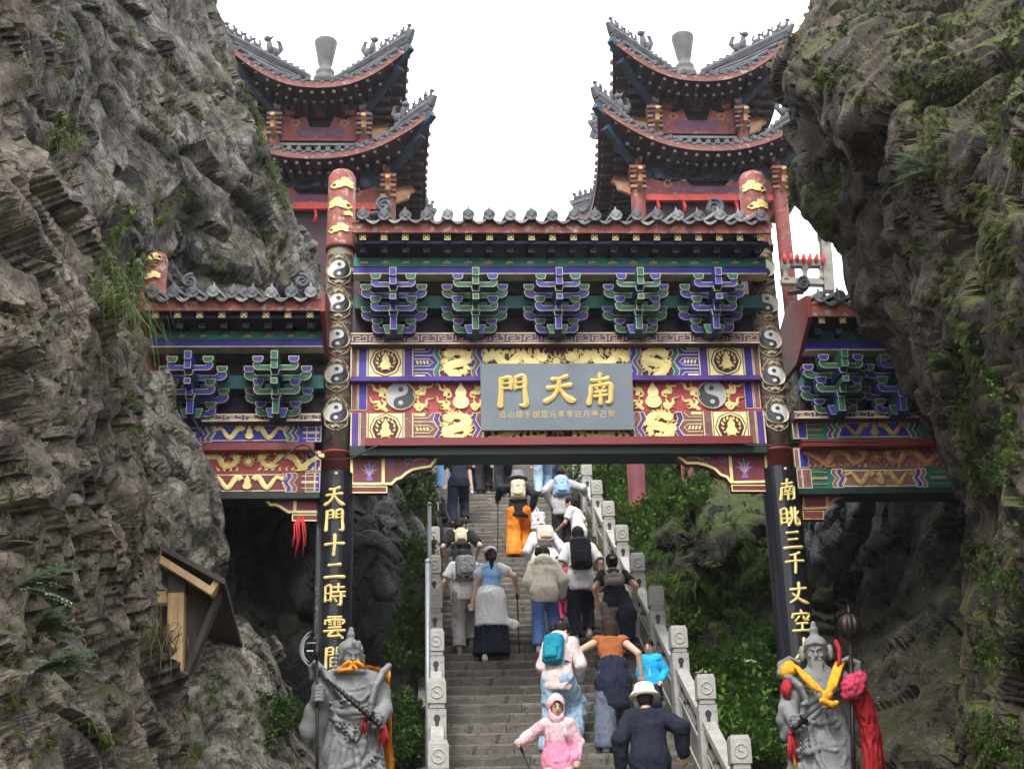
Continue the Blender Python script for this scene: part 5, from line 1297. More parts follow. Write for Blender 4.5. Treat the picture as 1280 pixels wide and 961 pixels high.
        for i, f in enumerate((lambda u, v, h: (cx + u, CY - hw - h + .08, v), lambda u, v, h: (cx + hw + h - .08, CY + u, v), lambda u, v, h: (cx - u, CY + hw + h - .08, v), lambda u, v, h: (cx - hw - h + .08, CY - u, v))):
            w = hw - colr * .8; p = MB(); hp = zpan1 - zpan0
            p.prism([(-w, zpan0), (w, zpan0), (w, zpan1), (w * .82, zpan1 + .03), (w * .62, zpan1 - .10), (w * .35, zpan1 + .02), (w * .25, zpan1 - hp * .45), (-w * .25, zpan1 - hp * .45), (-w * .35, zpan1 + .02), (-w * .62, zpan1 - .10), (-w * .82, zpan1 + .03), (-w, zpan1)], 0, .05, f, 0, edge=0, ew=.04)
            pan = wpart('carved_panel', p, TRED, T)
            g = MB(); zc = zpan0 + hp * .34
            g.prism([(-w * .6, zc), (-w * .5, zc + hp * .2), (w * .5, zc + hp * .2), (w * .6, zc), (w * .5, zc - hp * .2), (-w * .5, zc - hp * .2)], .05, .058, f, 0)
            wpart('painted_cartouche', g, mat('faded_violet', (.10, .035, .075), .6, .4, 4, wear=(.2, .1, .1), wear_at=.58), pan)
            g = MB()
            for s in (-1, 1):
                for j in range(8):
                    a = j * math.pi / 4; g.stroke([(s * w * .62 + .07 * math.cos(a), zpan0 + hp * .72 + .07 * math.sin(a)), (s * w * .62 + .13 * math.cos(a + .3), zpan0 + hp * .72 + .13 * math.sin(a + .3))], [.03, .01], .05, .065, f)
                g.stroke([(s * w * .62 + .075 * math.cos(a), zpan0 + hp * .72 + .075 * math.sin(a)) for a in np.linspace(0, 6.28, 12)], .022, .05, .062, f)
            tag(wpart('sun_ornament', g, TORCH, pan), kind='stuff')
            g = MB(); g.rect(-w, zpan1 + .02, w, z1 + .05, -.12, .0, f, 0); wpart('head_beam', g, TBLUE if low else TDARK, T)
            for k in (-.5, 0, .5):
                g = MB(); g.prism([(k * w * 1.5 - .10, zpan1 + .0), (k * w * 1.5 + .10, zpan1), (k * w * 1.5 + .16, zpan1 + .28), (k * w * 1.5 - .16, zpan1 + .28)], 0, .12, f, 0)
                wpart('bracket', g, TBLUE if low else TRED, T)
            if not low:
                g = MB(); f2 = f
                for e in (z0 + .08, zpan0 - .08): g.rect(-w, e - .03, w, e + .03, -.02, .03, f2)
                for k in range(5): uu = -w + 2 * w * k / 4; g.rect(uu - .02, z0 + .08, uu + .02, zpan0 - .08, -.02, .025, f2)
                wpart('window_frame', g, mat('grey_window_frame', (.22, .23, .22), .6, .2, 6), T)
            else:
                g = MB(); g.rect(-w, zpan0 - .16, w, zpan0 - .005, -.05, .07, f, 0); wpart('lintel', g, LINTEL, T)
                if i == 0:
                    for k in range(5):
                        uu = -w * .8 + 1.6 * w * k / 4
                        rb = MB(); rb.tube([f(uu, zpan0 - .18, .05), f(uu + .03, zpan0 - .35, .06), f(uu - .02, zpan0 - .52, .05)], [.07, .10, .06], 6, 0, True, True, .4); wpart('red_ribbon', rb, mat('ribbon_red', (.5, .03, .035), .6, .2, 6), T)
    storey(1.06, zl + .40, zu + .10, zl + 1.16, zl + 1.82, .14, False)
    storey(1.66, z_base, zl + .08, zl - .82, zl - .44, .17, True)
    b = MB(); b.box((cx, CY, z_base - 2.2), (4.6, 4.6, 4.4)); wpart('plinth', b, STONEDK, T)
    return T
pavilion(4.93, 0.0, 1, 'right pavilion with two curved tiled roofs rising beside the overhanging cliff')
pavilion(-4.15, -0.25, -1, 'left pavilion with two curved tiled roofs, half hidden behind the grey cliff')

# stone railing with red ribbons next to the right pavilion
RL = tag(empty('stone_railing', (6.9, 28.6, 15.2)), 'short pale stone railing hung with red ribbons beside the right pavilion', 'railing')
Yr_ = 28.4
def rp(x, y): return P(x, y, Yr_)
b = MB(); a, c = rp(976, 330), rp(1036, 330); b.bar(a, c, .18, .16); wpart('top_rail', b, STONEDK, RL)
a, c = rp(976, 352), rp(1036, 354); b = MB(); b.bar(a, c, .18, .14); wpart('bottom_rail', b, STONEDK, RL)
for x in (982, 1006, 1028):
    a, c = rp(x, 351), rp(x, 333); b = MB(); b.tube([a, a * .6 + c * .4, a * .3 + c * .7, c], [.12, .05, .06, .13], 8, 0, True); wpart('baluster', b, STONEDK, RL)
a, c = rp(1036, 365), rp(1031, 299); b = MB(); b.bar(a, c, .22, .22, 0, (0, 1, 0)); b.box(c + [0, 0, .08], (.26, .26, .16)); wpart('post', b, STONEDK, RL)
for k in range(7):
    x = 978 + 8.3 * k; a = rp(x, 321) - [0, .1, 0]; c = rp(x + rnd.uniform(-2, 2), 331 + rnd.uniform(-2, 3)) - [0, .12, 0]; b = MB(); b.tube([a, a * .5 + c * .5, c], [.07, .13, .08], 6, 0, True, True, .4); wpart('red_ribbon', b, mat('ribbon_red', (.5, .03, .035)), RL)
# retaining terraces that carry the pavilions
for s, cx in ((1, 5.2), (-1, -5.2)):
    b = MB(); b.box((cx + s * 1.3, 32, 11.2), (7.6, 8.0, 4.2)); tag(b.build('terrace', STONEDK), kind='structure')
# two red columns standing on the slope beyond the beam
for px, w in ((797, .15), (862, .11)):
    a = P(px, 625, 23.2); b = MB(); b.lathe([(w + .05, -.9), (w + .05, -.7), (w, -.68), (w, 2.6)], 14)
    o = b.build('red_column', REDDARK, None, tuple(a)); tag(o, 'dark red column on the green slope, %s' % ('nearer the stair railing' if px < 800 else 'partly behind the right carved corbel'), 'column')
# ------------------------------------------------------------------ balustrades with chains of padlocks
POSTY = [13.5 + 1.48 * k for k in range(-3, 11)]
def post_mesh():
    m = MB(); w = .095
    m.box((0, 0, .40), (w * 2, w * 2, .86)); 
    m.box((0, 0, .865), (w * 1.7, w * 1.7, .05)); 
    m.box((0, 0, 1.0), (w * 2, w * 2, .22)); m.box((0, 0, 1.128), (w * 1.86, w * 1.86, .036), 0, None, .9)
    return m.mesh('post', STONE)
def post_relief():
    m = MB(); fr = lambda u, v, h: (u, -.095 - h, v)
    m.stroke([(.062 * math.cos(a), 1.0 + .062 * math.sin(a)) for a in np.linspace(0, 2 * math.pi, 20, endpoint=False)], .014, 0, .010, fr, 0, True)
    m.stroke([(.0 + .03 * math.cos(a), 1.03 + .03 * math.sin(a)) for a in np.linspace(1.6, 4.7, 8)] + [(.03 * math.cos(a), .97 + .03 * math.sin(a)) for a in np.linspace(1.57, -1.57, 8)], .012, 0, .009, fr)
    return m.mesh('carved_disc', STONE)
def post_hole():
    m = MB(); fr = lambda u, v, h: (u, -.0955 - h, v)
    m.prism([(.034 * math.cos(a), .735 + .04 * math.sin(a)) for a in np.linspace(-.9, math.pi + .9, 14)] + [(-.018, .66), (-.024, .34), (.024, .34), (.018, .66)], -.05, .0012, fr)
    return m.mesh('painted_slot', BLACKP)  # flat black plate stands in for the shade inside the slot
PM, PRM, PHM = post_mesh(), post_relief(), post_hole()
SILV = mat('worn_metal_lock', (.30, .27, .22), .45, .5, 25, metal=.6, wear=(.5, .08, .07), wear_at=.62)
def chain(p0, p1, sag, seed):
    m = MB(); r = random.Random(seed); n = 30
    for i in range(n):
        t = (i + .5) / n; c = Vector(p0) * (1 - t) + Vector(p1) * t; c.z -= sag * 4 * t * (1 - t)
        d = (Vector(p1) - Vector(p0)).normalized(); w = .018
        k = [c + d * (.034 * math.cos(a)) + (Vector((1, 0, 0)) if i % 2 else Vector((0, 0, 1))) * (w * math.sin(a)) for a in np.linspace(0, 2 * math.pi, 7)]
        m.tube(k, .007, 5, 0, False)
        for q in range(2):
            if r.random() < .8:
                x = r.uniform(-.03, .03); z = r.uniform(.03, .075); sz = r.uniform(.7, 1.3)
                m.box((c.x + x, c.y + r.uniform(-.02, .02), c.z - z), (.034 * sz, .018, .036 * sz), 1, Matrix.Rotation(r.uniform(-.5, .5), 3, 'Y'))
                m.tube([(c.x + x - .01, c.y, c.z - z + .015), (c.x + x - .008, c.y, c.z - z + .04), (c.x + x + .008, c.y, c.z - z + .04), (c.x + x + .01, c.y, c.z - z + .015)], .004, 4, 0, False)
    return m
for s in (-1, 1):
    X = lambda Y: (-1.43 - .006 * (Y - 13.5)) if s < 0 else 1.345
    root = tag(empty('balustrade', (X(POSTY[0]), POSTY[0], stair_line(POSTY[0]))), 'carved pale stone railing with padlock chains along the %s edge of the stairs' % ('left' if s < 0 else 'right'), 'railing')
    for k, Y in enumerate(POSTY):
        o = inst('post', PM, root, Vector((X(Y), Y, stair_line(Y) + .03)) - root.location, (0, 0, rnd.uniform(-.03, .03)))
        inst('carved_disc', PRM, o); inst('painted_slot', PHM, o)
        if k + 1 < len(POSTY):
            Y2 = POSTY[k + 1]; a = np.array([X(Y), Y + .09, stair_line(Y + .09)]); b_ = np.array([X(Y2), Y2 - .09, stair_line(Y2 - .09)])
            up = np.array([0, 0, 1.0])
            m = MB(); L = [a, b_]
            def slab(z0, z1, w):
                vs = [(p[0] + dx, p[1], p[2] + z) for p in L for dx, z in ((-w / 2, z0), (w / 2, z0), (w / 2, z1), (-w / 2, z1))]
                m.add(vs, [(0, 1, 2, 3), (4, 7, 6, 5), (0, 4, 5, 1), (1, 5, 6, 2), (2, 6, 7, 3), (3, 7, 4, 0)])
            m = MB(); slab(.655, .74, .13); wpart('handrail', m, STONE, root)
            m = MB(); slab(.03, .47, .09)
            wpart('panel', m, STONEDK, root)
            m = MB(); w = .09
            for side in (-1, 1):                                   # raised frame on the panel
                for (t0, t1, z0, z1) in ((.06, .94, .05, .085), (.06, .94, .40, .435), (.06, .10, .085, .40), (.90, .94, .085, .40)):
                    q0, q1 = a * (1 - t0) + b_ * t0, a * (1 - t1) + b_ * t1; x0 = side * .045; x1 = side * .058
                    vs = [(q[0] + x, q[1], q[2] + z) for q in (q0, q1) for x, z in ((x0, z0), (x1, z0), (x1, z1), (x0, z1))]
                    m.add(vs, [(0, 1, 2, 3), (4, 7, 6, 5), (0, 4, 5, 1), (1, 5, 6, 2), (2, 6, 7, 3), (3, 7, 4, 0)])
            wpart('panel_frame', m, STONE, root)
            for t in (.25, .75):
                q = a * (1 - t) + b_ * t; m = MB(); m.lathe([(.06, .46), (.035, .53), (.05, .6), (.065, .66)], 8, 0, tuple(q)); wpart('baluster', m, STONEDK, root)
            m = chain((a[0], a[1] - .06, a[2] + .76), (b_[0], b_[1] + .06, b_[2] + .76), .06, k * 2 + s); tag(wpart('padlock_chain', m, [IRON, SILV], root), kind='stuff')
# slim grey posts and wires outside the left railing
for k, (px, Y) in enumerate(((535, 15.0), (537, 18.5))):
    a = P(px, 880 if k == 0 else 770, Y); m = MB(); m.tube([(0, 0, -2), (0, 0, 1.5)], .028, 8); m.sphere((0, 0, 1.5), .035)
    tag(m.build('metal_post', mat('galvanised_steel', (.25, .26, .27), .5, .2, 8, metal=.5), None, tuple(a)), ('nearer' if k == 0 else 'farther') + ' thin grey metal post just outside the left stair railing', 'post')
# ------------------------------------------------------------------ rounded bodies: distance fields turned into one continuous skin
class Sdf:
    def __init__(s, lo, hi, vox):
        s.vox = vox; s.lo = np.array(lo, np.float32); n = np.ceil((np.array(hi) - s.lo) / vox).astype(int) + 1
        s.D = np.full(tuple(n), 0.3, np.float32); s.ax = [s.lo[i] + vox * np.arange(n[i], dtype=np.float32) for i in range(3)]
    def _sub(s, lo, hi):
        i0 = np.maximum(np.floor((np.array(lo) - s.lo) / s.vox).astype(int), 0); i1 = np.minimum(np.ceil((np.array(hi) - s.lo) / s.vox).astype(int) + 1, s.D.shape)
        if (i1 <= i0).any(): return None
        sl = tuple(slice(a, b) for a, b in zip(i0, i1))
        return sl, s.ax[0][sl[0]][:, None, None], s.ax[1][sl[1]][None, :, None], s.ax[2][sl[2]][None, None, :]
    def _put(s, sl, d, k, cut=False):
        A = s.D[sl]
        if cut:
            B = -d; h = np.clip(.5 + .5 * (A - B) / k, 0, 1); s.D[sl] = B * (1 - h) + A * h + k * h * (1 - h)
        else:
            h = np.clip(.5 + .5 * (A - d) / k, 0, 1); s.D[sl] = A * (1 - h) + d * h - k * h * (1 - h)
    def cap(s, p, q, r0, r1, k=.02, cut=False, fl=None):
        p, q = np.array(p, np.float32), np.array(q, np.float32); R_ = max(r0, r1) * (1 if fl is None else max(fl)) + 3 * k + 2 * s.vox
        g = s._sub(np.minimum(p, q) - R_, np.maximum(p, q) + R_)
        if g is None: return s
        sl, X, Y, Z = g; d = q - p; L = float(d @ d) + 1e-9
        t = np.clip(((X - p[0]) * d[0] + (Y - p[1]) * d[1] + (Z - p[2]) * d[2]) / L, 0, 1)
        sx, sy, sz = fl if fl is not None else (1, 1, 1)
        dd = np.sqrt(((X - p[0] - t * d[0]) / sx) ** 2 + ((Y - p[1] - t * d[1]) / sy) ** 2 + ((Z - p[2] - t * d[2]) / sz) ** 2) - (r0 + (r1 - r0) * t)
        s._put(sl, dd * min(sx, sy, sz), k, cut); return s
    def chain(s, pts, rs, k=.02, cut=False, fl=None):
        if not hasattr(rs, '__len__'): rs = [rs] * len(pts)
        for i in range(len(pts) - 1): s.cap(pts[i], pts[i + 1], rs[i], rs[i + 1], k, cut, fl)
        return s
    def ell(s, c, r, k=.02, cut=False, rot=None):
        c = np.array(c, np.float32); R_ = max(r) + 3 * k + 2 * s.vox; g = s._sub(c - R_, c + R_)
        if g is None: return s
        sl, X, Y, Z = g; x, y, z = X - c[0], Y - c[1], Z - c[2]
        if rot is not None:
            m = np.array(rot.transposed() if isinstance(rot, Matrix) else rot, np.float32); x, y, z = m[0, 0] * x + m[0, 1] * y + m[0, 2] * z, m[1, 0] * x + m[1, 1] * y + m[1, 2] * z, m[2, 0] * x + m[2, 1] * y + m[2, 2] * z
        k0 = np.sqrt((x / r[0]) ** 2 + (y / r[1]) ** 2 + (z / r[2]) ** 2); k1 = np.sqrt((x / r[0] ** 2) ** 2 + (y / r[1] ** 2) ** 2 + (z / r[2] ** 2) ** 2) + 1e-6
        s._put(sl, k0 * (k0 - 1) / k1, k, cut); return s
    def box(s, c, h, rr=.01, k=.01, cut=False, rot=None):
        c = np.array(c, np.float32); R_ = float(np.linalg.norm(h)) + 3 * k + 2 * s.vox; g = s._sub(c - R_, c + R_)
        if g is None: return s
        sl, X, Y, Z = g; x, y, z = X - c[0], Y - c[1], Z - c[2]
        if rot is not None:
            m = np.array(rot.transposed(), np.float32); x, y, z = m[0, 0] * x + m[0, 1] * y + m[0, 2] * z, m[1, 0] * x + m[1, 1] * y + m[1, 2] * z, m[2, 0] * x + m[2, 1] * y + m[2, 2] * z
        a, b, e = np.abs(x) - h[0] + rr, np.abs(y) - h[1] + rr, np.abs(z) - h[2] + rr
        d = np.sqrt(np.maximum(a, 0) ** 2 + np.maximum(b, 0) ** 2 + np.maximum(e, 0) ** 2) + np.minimum(np.maximum(a, np.maximum(b, e)), 0) - rr
        s._put(sl, d, k, cut); return s
    def plane(s, p, n, k=.006):            # cut away everything on the side n points to
        p, n = np.array(p, np.float32), np.array(n, np.float32); n = n / np.linalg.norm(n); X, Y, Z = s.ax[0][:, None, None], s.ax[1][None, :, None], s.ax[2][None, None, :]
        d = (X - p[0]) * n[0] + (Y - p[1]) * n[1] + (Z - p[2]) * n[2]
        s._put((slice(None),) * 3, -d, k, True); return s
    def mesh(s):
        D = s.D; I = D < 0
        nx, ny, nz = D.shape
        cnt = np.zeros((nx - 1, ny - 1, nz - 1), np.int16)
        sl = lambda a, n: slice(a, n - 1 + a)
        corner = [(a, b, c) for a in (0, 1) for b in (0, 1) for c in (0, 1)]
        for a, b, c in corner: cnt += I[sl(a, nx), sl(b, ny), sl(c, nz)]
        act = (cnt > 0) & (cnt < 8)
        idx = np.argwhere(act)
        if len(idx) == 0: return np.zeros((0, 3)), np.zeros((0, 4), int)
        acc = np.zeros((len(idx), 3), np.float32); num = np.zeros(len(idx), np.float32)
        V = {c: D[idx[:, 0] + c[0], idx[:, 1] + c[1], idx[:, 2] + c[2]] for c in corner}
        for c in corner:
            for ax in range(3):
                if c[ax]: continue
                e = list(c); e[ax] = 1; e = tuple(e); a, b = V[c], V[e]; m = (a < 0) != (b < 0)
                t = np.where(m, a / np.where(m, a - b, 1), 0)
                p = np.tile(np.array(c, np.float32), (len(idx), 1)); p[:, ax] += t
                acc += p * m[:, None]; num += m
        verts = (idx + acc / num[:, None]) * s.vox + s.lo
        lut = np.full(act.shape, -1, np.int64); lut[act] = np.arange(len(idx))
        faces = []
        for ax in range(3):
            o1, o2 = [(1, 2), (2, 0), (0, 1)][ax]
            A = I[tuple(slice(0, -1) if i == ax else slice(1, -1) for i in range(3))]
            B = I[tuple(slice(1, None) if i == ax else slice(1, -1) for i in range(3))]
            for flip, M in ((False, A & ~B), (True, ~A & B)):
                q = np.argwhere(M)
                if len(q) == 0: continue
                q = q + np.array([0 if i == ax else 1 for i in range(3)])
                d1 = np.eye(3, dtype=int)[o1]; d2 = np.eye(3, dtype=int)[o2]
                cs = [q - d1 - d2, q - d2, q, q - d1]
                f = np.stack([lut[c[:, 0], c[:, 1], c[:, 2]] for c in cs], 1)
                f = f[(f >= 0).all(1)]
                faces.append(f[:, ::-1] if flip else f)
        return verts, np.concatenate(faces)
    def build(s, name, mats, parent=None, loc=(0, 0, 0), wrinkle=0.0, wscale=9.0, wstretch=(1, 1, 1), paint=None, smooth=1):
        v, f = s.mesh(); v = v.astype(np.float64)
        for _ in range(smooth):                                    # a light relaxation of the skin
            acc = np.zeros_like(v); n = np.zeros(len(v))
            for a in range(4):
                for b in (1, 3): np.add.at(acc, f[:, a], v[f[:, (a + b) % 4]]); np.add.at(n, f[:, a], 1)
            v = .5 * v + .5 * acc / np.maximum(n, 1)[:, None]
        me = bpy.data.meshes.new(name)
        if wrinkle:
            nn = np.zeros_like(v); e = np.cross(v[f[:, 2]] - v[f[:, 0]], v[f[:, 3]] - v[f[:, 1]])
            for a in range(4): np.add.at(nn, f[:, a], e)
            nn /= np.linalg.norm(nn, axis=1)[:, None] + 1e-9
            q = v * wscale * np.array(wstretch) + hash(name) % 7 + s.lo
            w = 1 - 2 * np.abs(pnoise(q + .6 * fbm(q * .5, 2)[:, None])); w2 = pnoise(q * 2.3 + 9)
            v = v + nn * (wrinkle * (w * .8 + .5 * w2))[:, None]
        me.vertices.add(len(v)); me.vertices.foreach_set('co', v.astype(np.float32).ravel())
        me.loops.add(len(f) * 4); me.loops.foreach_set('vertex_index', f.ravel().astype(np.int32))
        me.polygons.add(len(f)); me.polygons.foreach_set('loop_start', np.arange(0, len(f) * 4, 4, dtype=np.int32))
        me.polygons.foreach_set('use_smooth', np.ones(len(f), bool))
        for m in (mats if isinstance(mats, (list, tuple)) else [mats]): me.materials.append(m)
        if paint is not None: me.polygons.foreach_set('material_index', paint(v[f].mean(1)).astype(np.int32))
        me.update(calc_edges=True)
        return inst(name, me, parent, loc)
# ------------------------------------------------------------------ visitors on the stairs
def cloth(name, col, rough=.8, var=.12):
    if name in MATS: return MATS[name]
    m, nt, b = _nodes(name); tc = nt.nodes.new('ShaderNodeTexCoord').outputs['Object']; mp = nt.nodes.new('ShaderNodeMapping'); nt.links.new(tc, mp.inputs[0]); mp.inputs['Scale'].default_value = (1.5, 1.5, .7); mp.inputs['Rotation'].default_value = (0, .5, .4)
    nt.links.new(_ramp(nt, _noise(nt, tc, 7, 6), [(.3, [x * (1 - var * 1.6) for x in col]), (.7, [min(1, x * (1 + var)) for x in col])]), b.inputs['Base Color']); b.inputs['Roughness'].default_value = rough; b.inputs['Specular IOR Level'].default_value = .2
    fold = _noise(nt, mp.outputs[0], 9, 3, .5, 1.2); rid = _math(nt, 'ABSOLUTE', _math(nt, 'SUBTRACT', fold, .5))
    _bump(nt, b, _math(nt, 'ADD', _math(nt, 'MULTIPLY', rid, -2.2), _math(nt, 'MULTIPLY', _noise(nt, tc, 230, 2), .06)), .55, .035); MATS[name] = m; return m
SKIN = mat('skin', (.58, .37, .27), .5, .08, 12, bump=.03, sss=.08)
HAIR = mat('black_hair', (.012, .010, .009), .6, .3, 30, bump=.4, bscale=90, spec=.15)
HAIRB = mat('dark_brown_hair', (.024, .012, .008), .6, .3, 30, bump=.4, bscale=90, spec=.15)
LIP = mat('lip', (.42, .13, .11), .5, .05); EYEM = mat('eye_dark', (.012, .009, .008), .2, .05, bump=0)
SOLE = mat('white_sole', (.62, .62, .60), .6, .08)
def ik(a, b, L1, L2, pole):
    a, b = np.array(a, float), np.array(b, float); d = b - a; D = np.linalg.norm(d)
    m = (L1 + L2) * .998
    if D > m: b = a + d / D * m; d = b - a; D = m
    x = (L1 * L1 - L2 * L2 + D * D) / (2 * D); h = math.sqrt(max(0, L1 * L1 - x * x)); u = d / D
    p = np.array(pole, float); p = p - u * (p @ u); p /= np.linalg.norm(p) + 1e-9
    return a + u * x + p * h, b
def rotz(v, a): c, s = math.cos(a), math.sin(a); return np.array([v[0] * c - v[1] * s, v[0] * s + v[1] * c, v[2]])
class Person: pass
def person(label, px, py, H, Yaw=0.0, lean=.22, feet=None, hands=(None, None), head=(0.0, .1), Yset=None, Xset=None, group='visitors climbing the stone stairs', vox=.0115, child=False, hold=(0, 0)):
    # the sight line through the soles meets the line of the steps
    d = sight(px, py)
    if Yset is None:
        A_ = 3.72 - .547 * 16.42; t = (A_ - EYE[2] + .547 * EYE[1]) / (d[2] - .547 * d[1]); pos = EYE + d * t
    else: pos = EYE + d * (Yset / d[1])
    k = math.floor((pos[1] - ST_Y0) / ST_RUN); zf = ST_RISE * (k + 1)
    pos = np.array([pos[0] if Xset is None else Xset, ST_Y0 + k * ST_RUN + .12, zf])
    q = Person(); q.s = s = H / 1.70; q.pos = pos
    q.root = tag(empty('person', tuple(pos), Yaw), label, 'person', group)
    up = np.array([0, math.sin(lean), math.cos(lean)]); fw = np.array([0, math.cos(lean), -math.sin(lean)])
    if feet is None: feet = ((-.10, .0, 0), (.10, ST_RUN, ST_RISE))
    F = [np.array(f, float) for f in feet]
    # steps are laid out in world axes; the figure may be turned
    F = [np.array([*rotz((f[0] * s, f[1], 0), 0)[:2], f[2]]) for f in F]
    mid = (F[0] + F[1]) / 2
    hz = min(F[0][2], F[1][2]) + (.86 if child else .875) * s + .02 * s
    pel = np.array([mid[0], mid[1] - .06 * s - .05 * math.sin(lean), hz])
    q.up, q.fw, q.pel = up, fw, pel
    q.chest = pel + up * .33 * s; q.neck = pel + up * .50 * s
    hy, hp = head
    hd = up * math.cos(hp * .6) + fw * math.sin(hp * .6); hd = hd / np.linalg.norm(hd)
    hs = 1.12 if child else 1.0; q.hs = hs
    q.headc = q.neck + hd * (.165 * s * (1.05 if child else 1)) + fw * .02 * s
    f0 = rotz(np.array([0, math.cos(hp), -math.sin(hp)]), hy); q.face = f0 / np.linalg.norm(f0)
    q.hup = np.cross(np.cross(q.face, (0, 0, 1)), q.face); q.hup /= np.linalg.norm(q.hup); q.hr = np.cross(q.face, q.hup)
    q.HR = Matrix((q.hr, q.face, q.hup)).transposed()
    q.sh, q.el, q.hand, q.hip, q.kn, q.an = [], [], [], [], [], []
    for i, sg in enumerate((-1, 1)):
        sh = pel + up * .455 * s + np.array([sg * .148 * s, 0, 0]); q.sh.append(sh)
        tgt = hands[i]
        tgt = sh + np.array([sg * .07 * s, .05 * s, -.50 * s]) if tgt is None else pel + np.array([tgt[0], tgt[1], tgt[2]]) * s
        e, w = ik(sh, tgt, .275 * s, .245 * s, (sg * .7, -.8, -.3)); q.el.append(e); q.hand.append(w)
        hp_ = pel + np.array([sg * .085 * s, 0, -.02 * s]); an = F[i] + np.array([0, -.03 * s, .085 * s]); kn, an = ik(hp_, an, .42 * s, .41 * s, (sg * .06, 1, .1))
        q.hip.append(hp_); q.kn.append(kn); q.an.append(an)
    # ---- body: one continuous skin
    lo = np.min([*q.sh, *q.el, *q.hand, *q.an, q.headc], 0) - .20 * s; hi = np.max([*q.sh, *q.el, *q.hand, *q.an, q.headc], 0) + .20 * s
    q.lo, q.hi = lo, hi
    B = Sdf(lo, hi, vox)
    B.chain([pel, pel + up * .17 * s, q.chest, pel + up * .43 * s], [.098 * s, .086 * s, .098 * s, .084 * s], .05, fl=(1.22, .85, 1))
    B.cap(q.neck - up * .06 * s, q.headc - hd * .05 * s, .058 * s, .05 * s, .02)
    h_ = s * hs
    B.ell(q.headc + q.hup * .02 * h_, (.073 * h_, .092 * h_, .098 * h_), .02, rot=q.HR)
    B.ell(q.headc + q.face * .022 * h_ - q.hup * .055 * h_, (.055 * h_, .066 * h_, .062 * h_), .03, rot=q.HR)
    B.cap(q.headc + q.face * .090 * h_ + q.hup * .012 * h_, q.headc + q.face * .106 * h_ - q.hup * .022 * h_, .009 * h_, .013 * h_, .012)   # nose
    for sg in (-1, 1):
        B.ell(q.headc + q.hr * sg * .077 * h_ - q.face * .005 * h_ - q.hup * .01 * h_, (.012 * h_, .022 * h_, .032 * h_), .008, rot=q.HR)      # ears
        B.ell(q.headc + q.face * .088 * h_ + q.hr * sg * .030 * h_ + q.hup * .014 * h_, (.016 * h_, .010 * h_, .009 * h_), .006, True, rot=q.HR)
    for i, sg in enumerate((-1, 1)):
        B.cap(q.sh[i], q.el[i], .050 * s, .040 * s, .03); B.cap(q.el[i], q.hand[i], .039 * s, .027 * s, .012)
        d = q.hand[i] - q.el[i]; d /= np.linalg.norm(d); side = np.cross(d, (0, 1, 0) if abs(d[1]) < .8 else (0, 0, 1)); side /= np.linalg.norm(side); nrm = np.cross(side, d)
        pm = q.hand[i] + d * .045 * s
        B.ell(pm, (.020 * s, .036 * s, .050 * s), .01, rot=Matrix((nrm, side, d)).transposed())
        cu = hold[i]
        for f in range(4):                                         # four bent fingers
            b0 = pm + d * .040 * s + side * (f - 1.5) * .0185 * s; L = (.034, .040, .038, .030)[f] * s
            k1 = b0 + (d * (1 - .75 * cu) + nrm * sg * (.25 + .75 * cu)) * L; k2 = k1 + (d * (.7 - 1.3 * cu) + nrm * sg * (.6 + .2 * cu)) * L * .8
            B.chain([b0, k1, k2], [.0098 * s, .009 * s, .0075 * s], .004)
        tb = pm + side * .03 * s * -1 - d * .01 * s
        B.chain([tb, tb - side * .022 * s + d * .03 * s + nrm * sg * .012 * s, tb - side * .012 * s + d * .058 * s + nrm * sg * .026 * s], [.012 * s, .0105 * s, .008 * s], .006)
        B.cap(q.hip[i], q.kn[i], .078 * s, .052 * s, .03); B.chain([q.kn[i], q.kn[i] * .6 + q.an[i] * .4 + np.array([0, -.02 * s, 0]), q.an[i]], [.05 * s, .05 * s, .034 * s], .02)
        ft = q.an[i] + np.array([0, -.02, -.055]) * s; B.cap(ft, ft + np.array([0, .15, -.012]) * s, .034 * s, .028 * s, .02)
    q.body = B.build('body', SKIN, q.root)
    if abs(hy) > .9 or True:                                        # eyes, brows, mouth
        m = MB()
        for sg in (-1, 1):
            c = q.headc + q.face * .083 * h_ + q.hr * sg * .030 * h_ + q.hup * .012 * h_; m.sphere(c, .0105 * h_, 0, 7, 5)
            m.tube([c + q.hr * -.018 * h_ + q.hup * .021 * h_, c + q.face * .008 * h_ + q.hup * .026 * h_, c + q.hr * .018 * h_ + q.hup * .021 * h_], [.003 * h_, .0045 * h_, .003 * h_], 5, 1)
        inst('eyes', m.mesh('eyes', [EYEM, HAIR]), q.root)
        m = MB(); c = q.headc + q.face * .089 * h_ - q.hup * .052 * h_; m.tube([c - q.hr * .022 * h_ - q.face * .008 * h_, c + q.face * .002 * h_, c + q.hr * .022 * h_ - q.face * .008 * h_], [.003 * h_, .0065 * h_, .003 * h_], 6, 0); inst('mouth', m.mesh('mouth', LIP), q.root)
    q.B = lambda v=.0115, pad=.12: Sdf(lo - pad * s, hi + pad * s, v)
    q.vox = vox
    return q
def shoes(q, m, m2=None):
    for i in (0, 1):
        s = q.s; S = Sdf(q.an[i] - .26 * s, q.an[i] + .26 * s, .009); a = q.an[i]
        S.ell(a + np.array([0, -.02, -.035]) * s, (.042 * s, .05 * s, .055 * s), .03); S.cap(a + np.array([0, .03, -.052]) * s, a + np.array([0, .135, -.058]) * s, .042 * s, .034 * s, .03); S.plane(a + np.array([0, 0, -.085]) * s, (0, 0, -1))
        z = a[2] - .064 * s
        S.build('shoe', [m, m2 or SOLE], q.root, paint=lambda c: (c[:, 2] < z).astype(int))
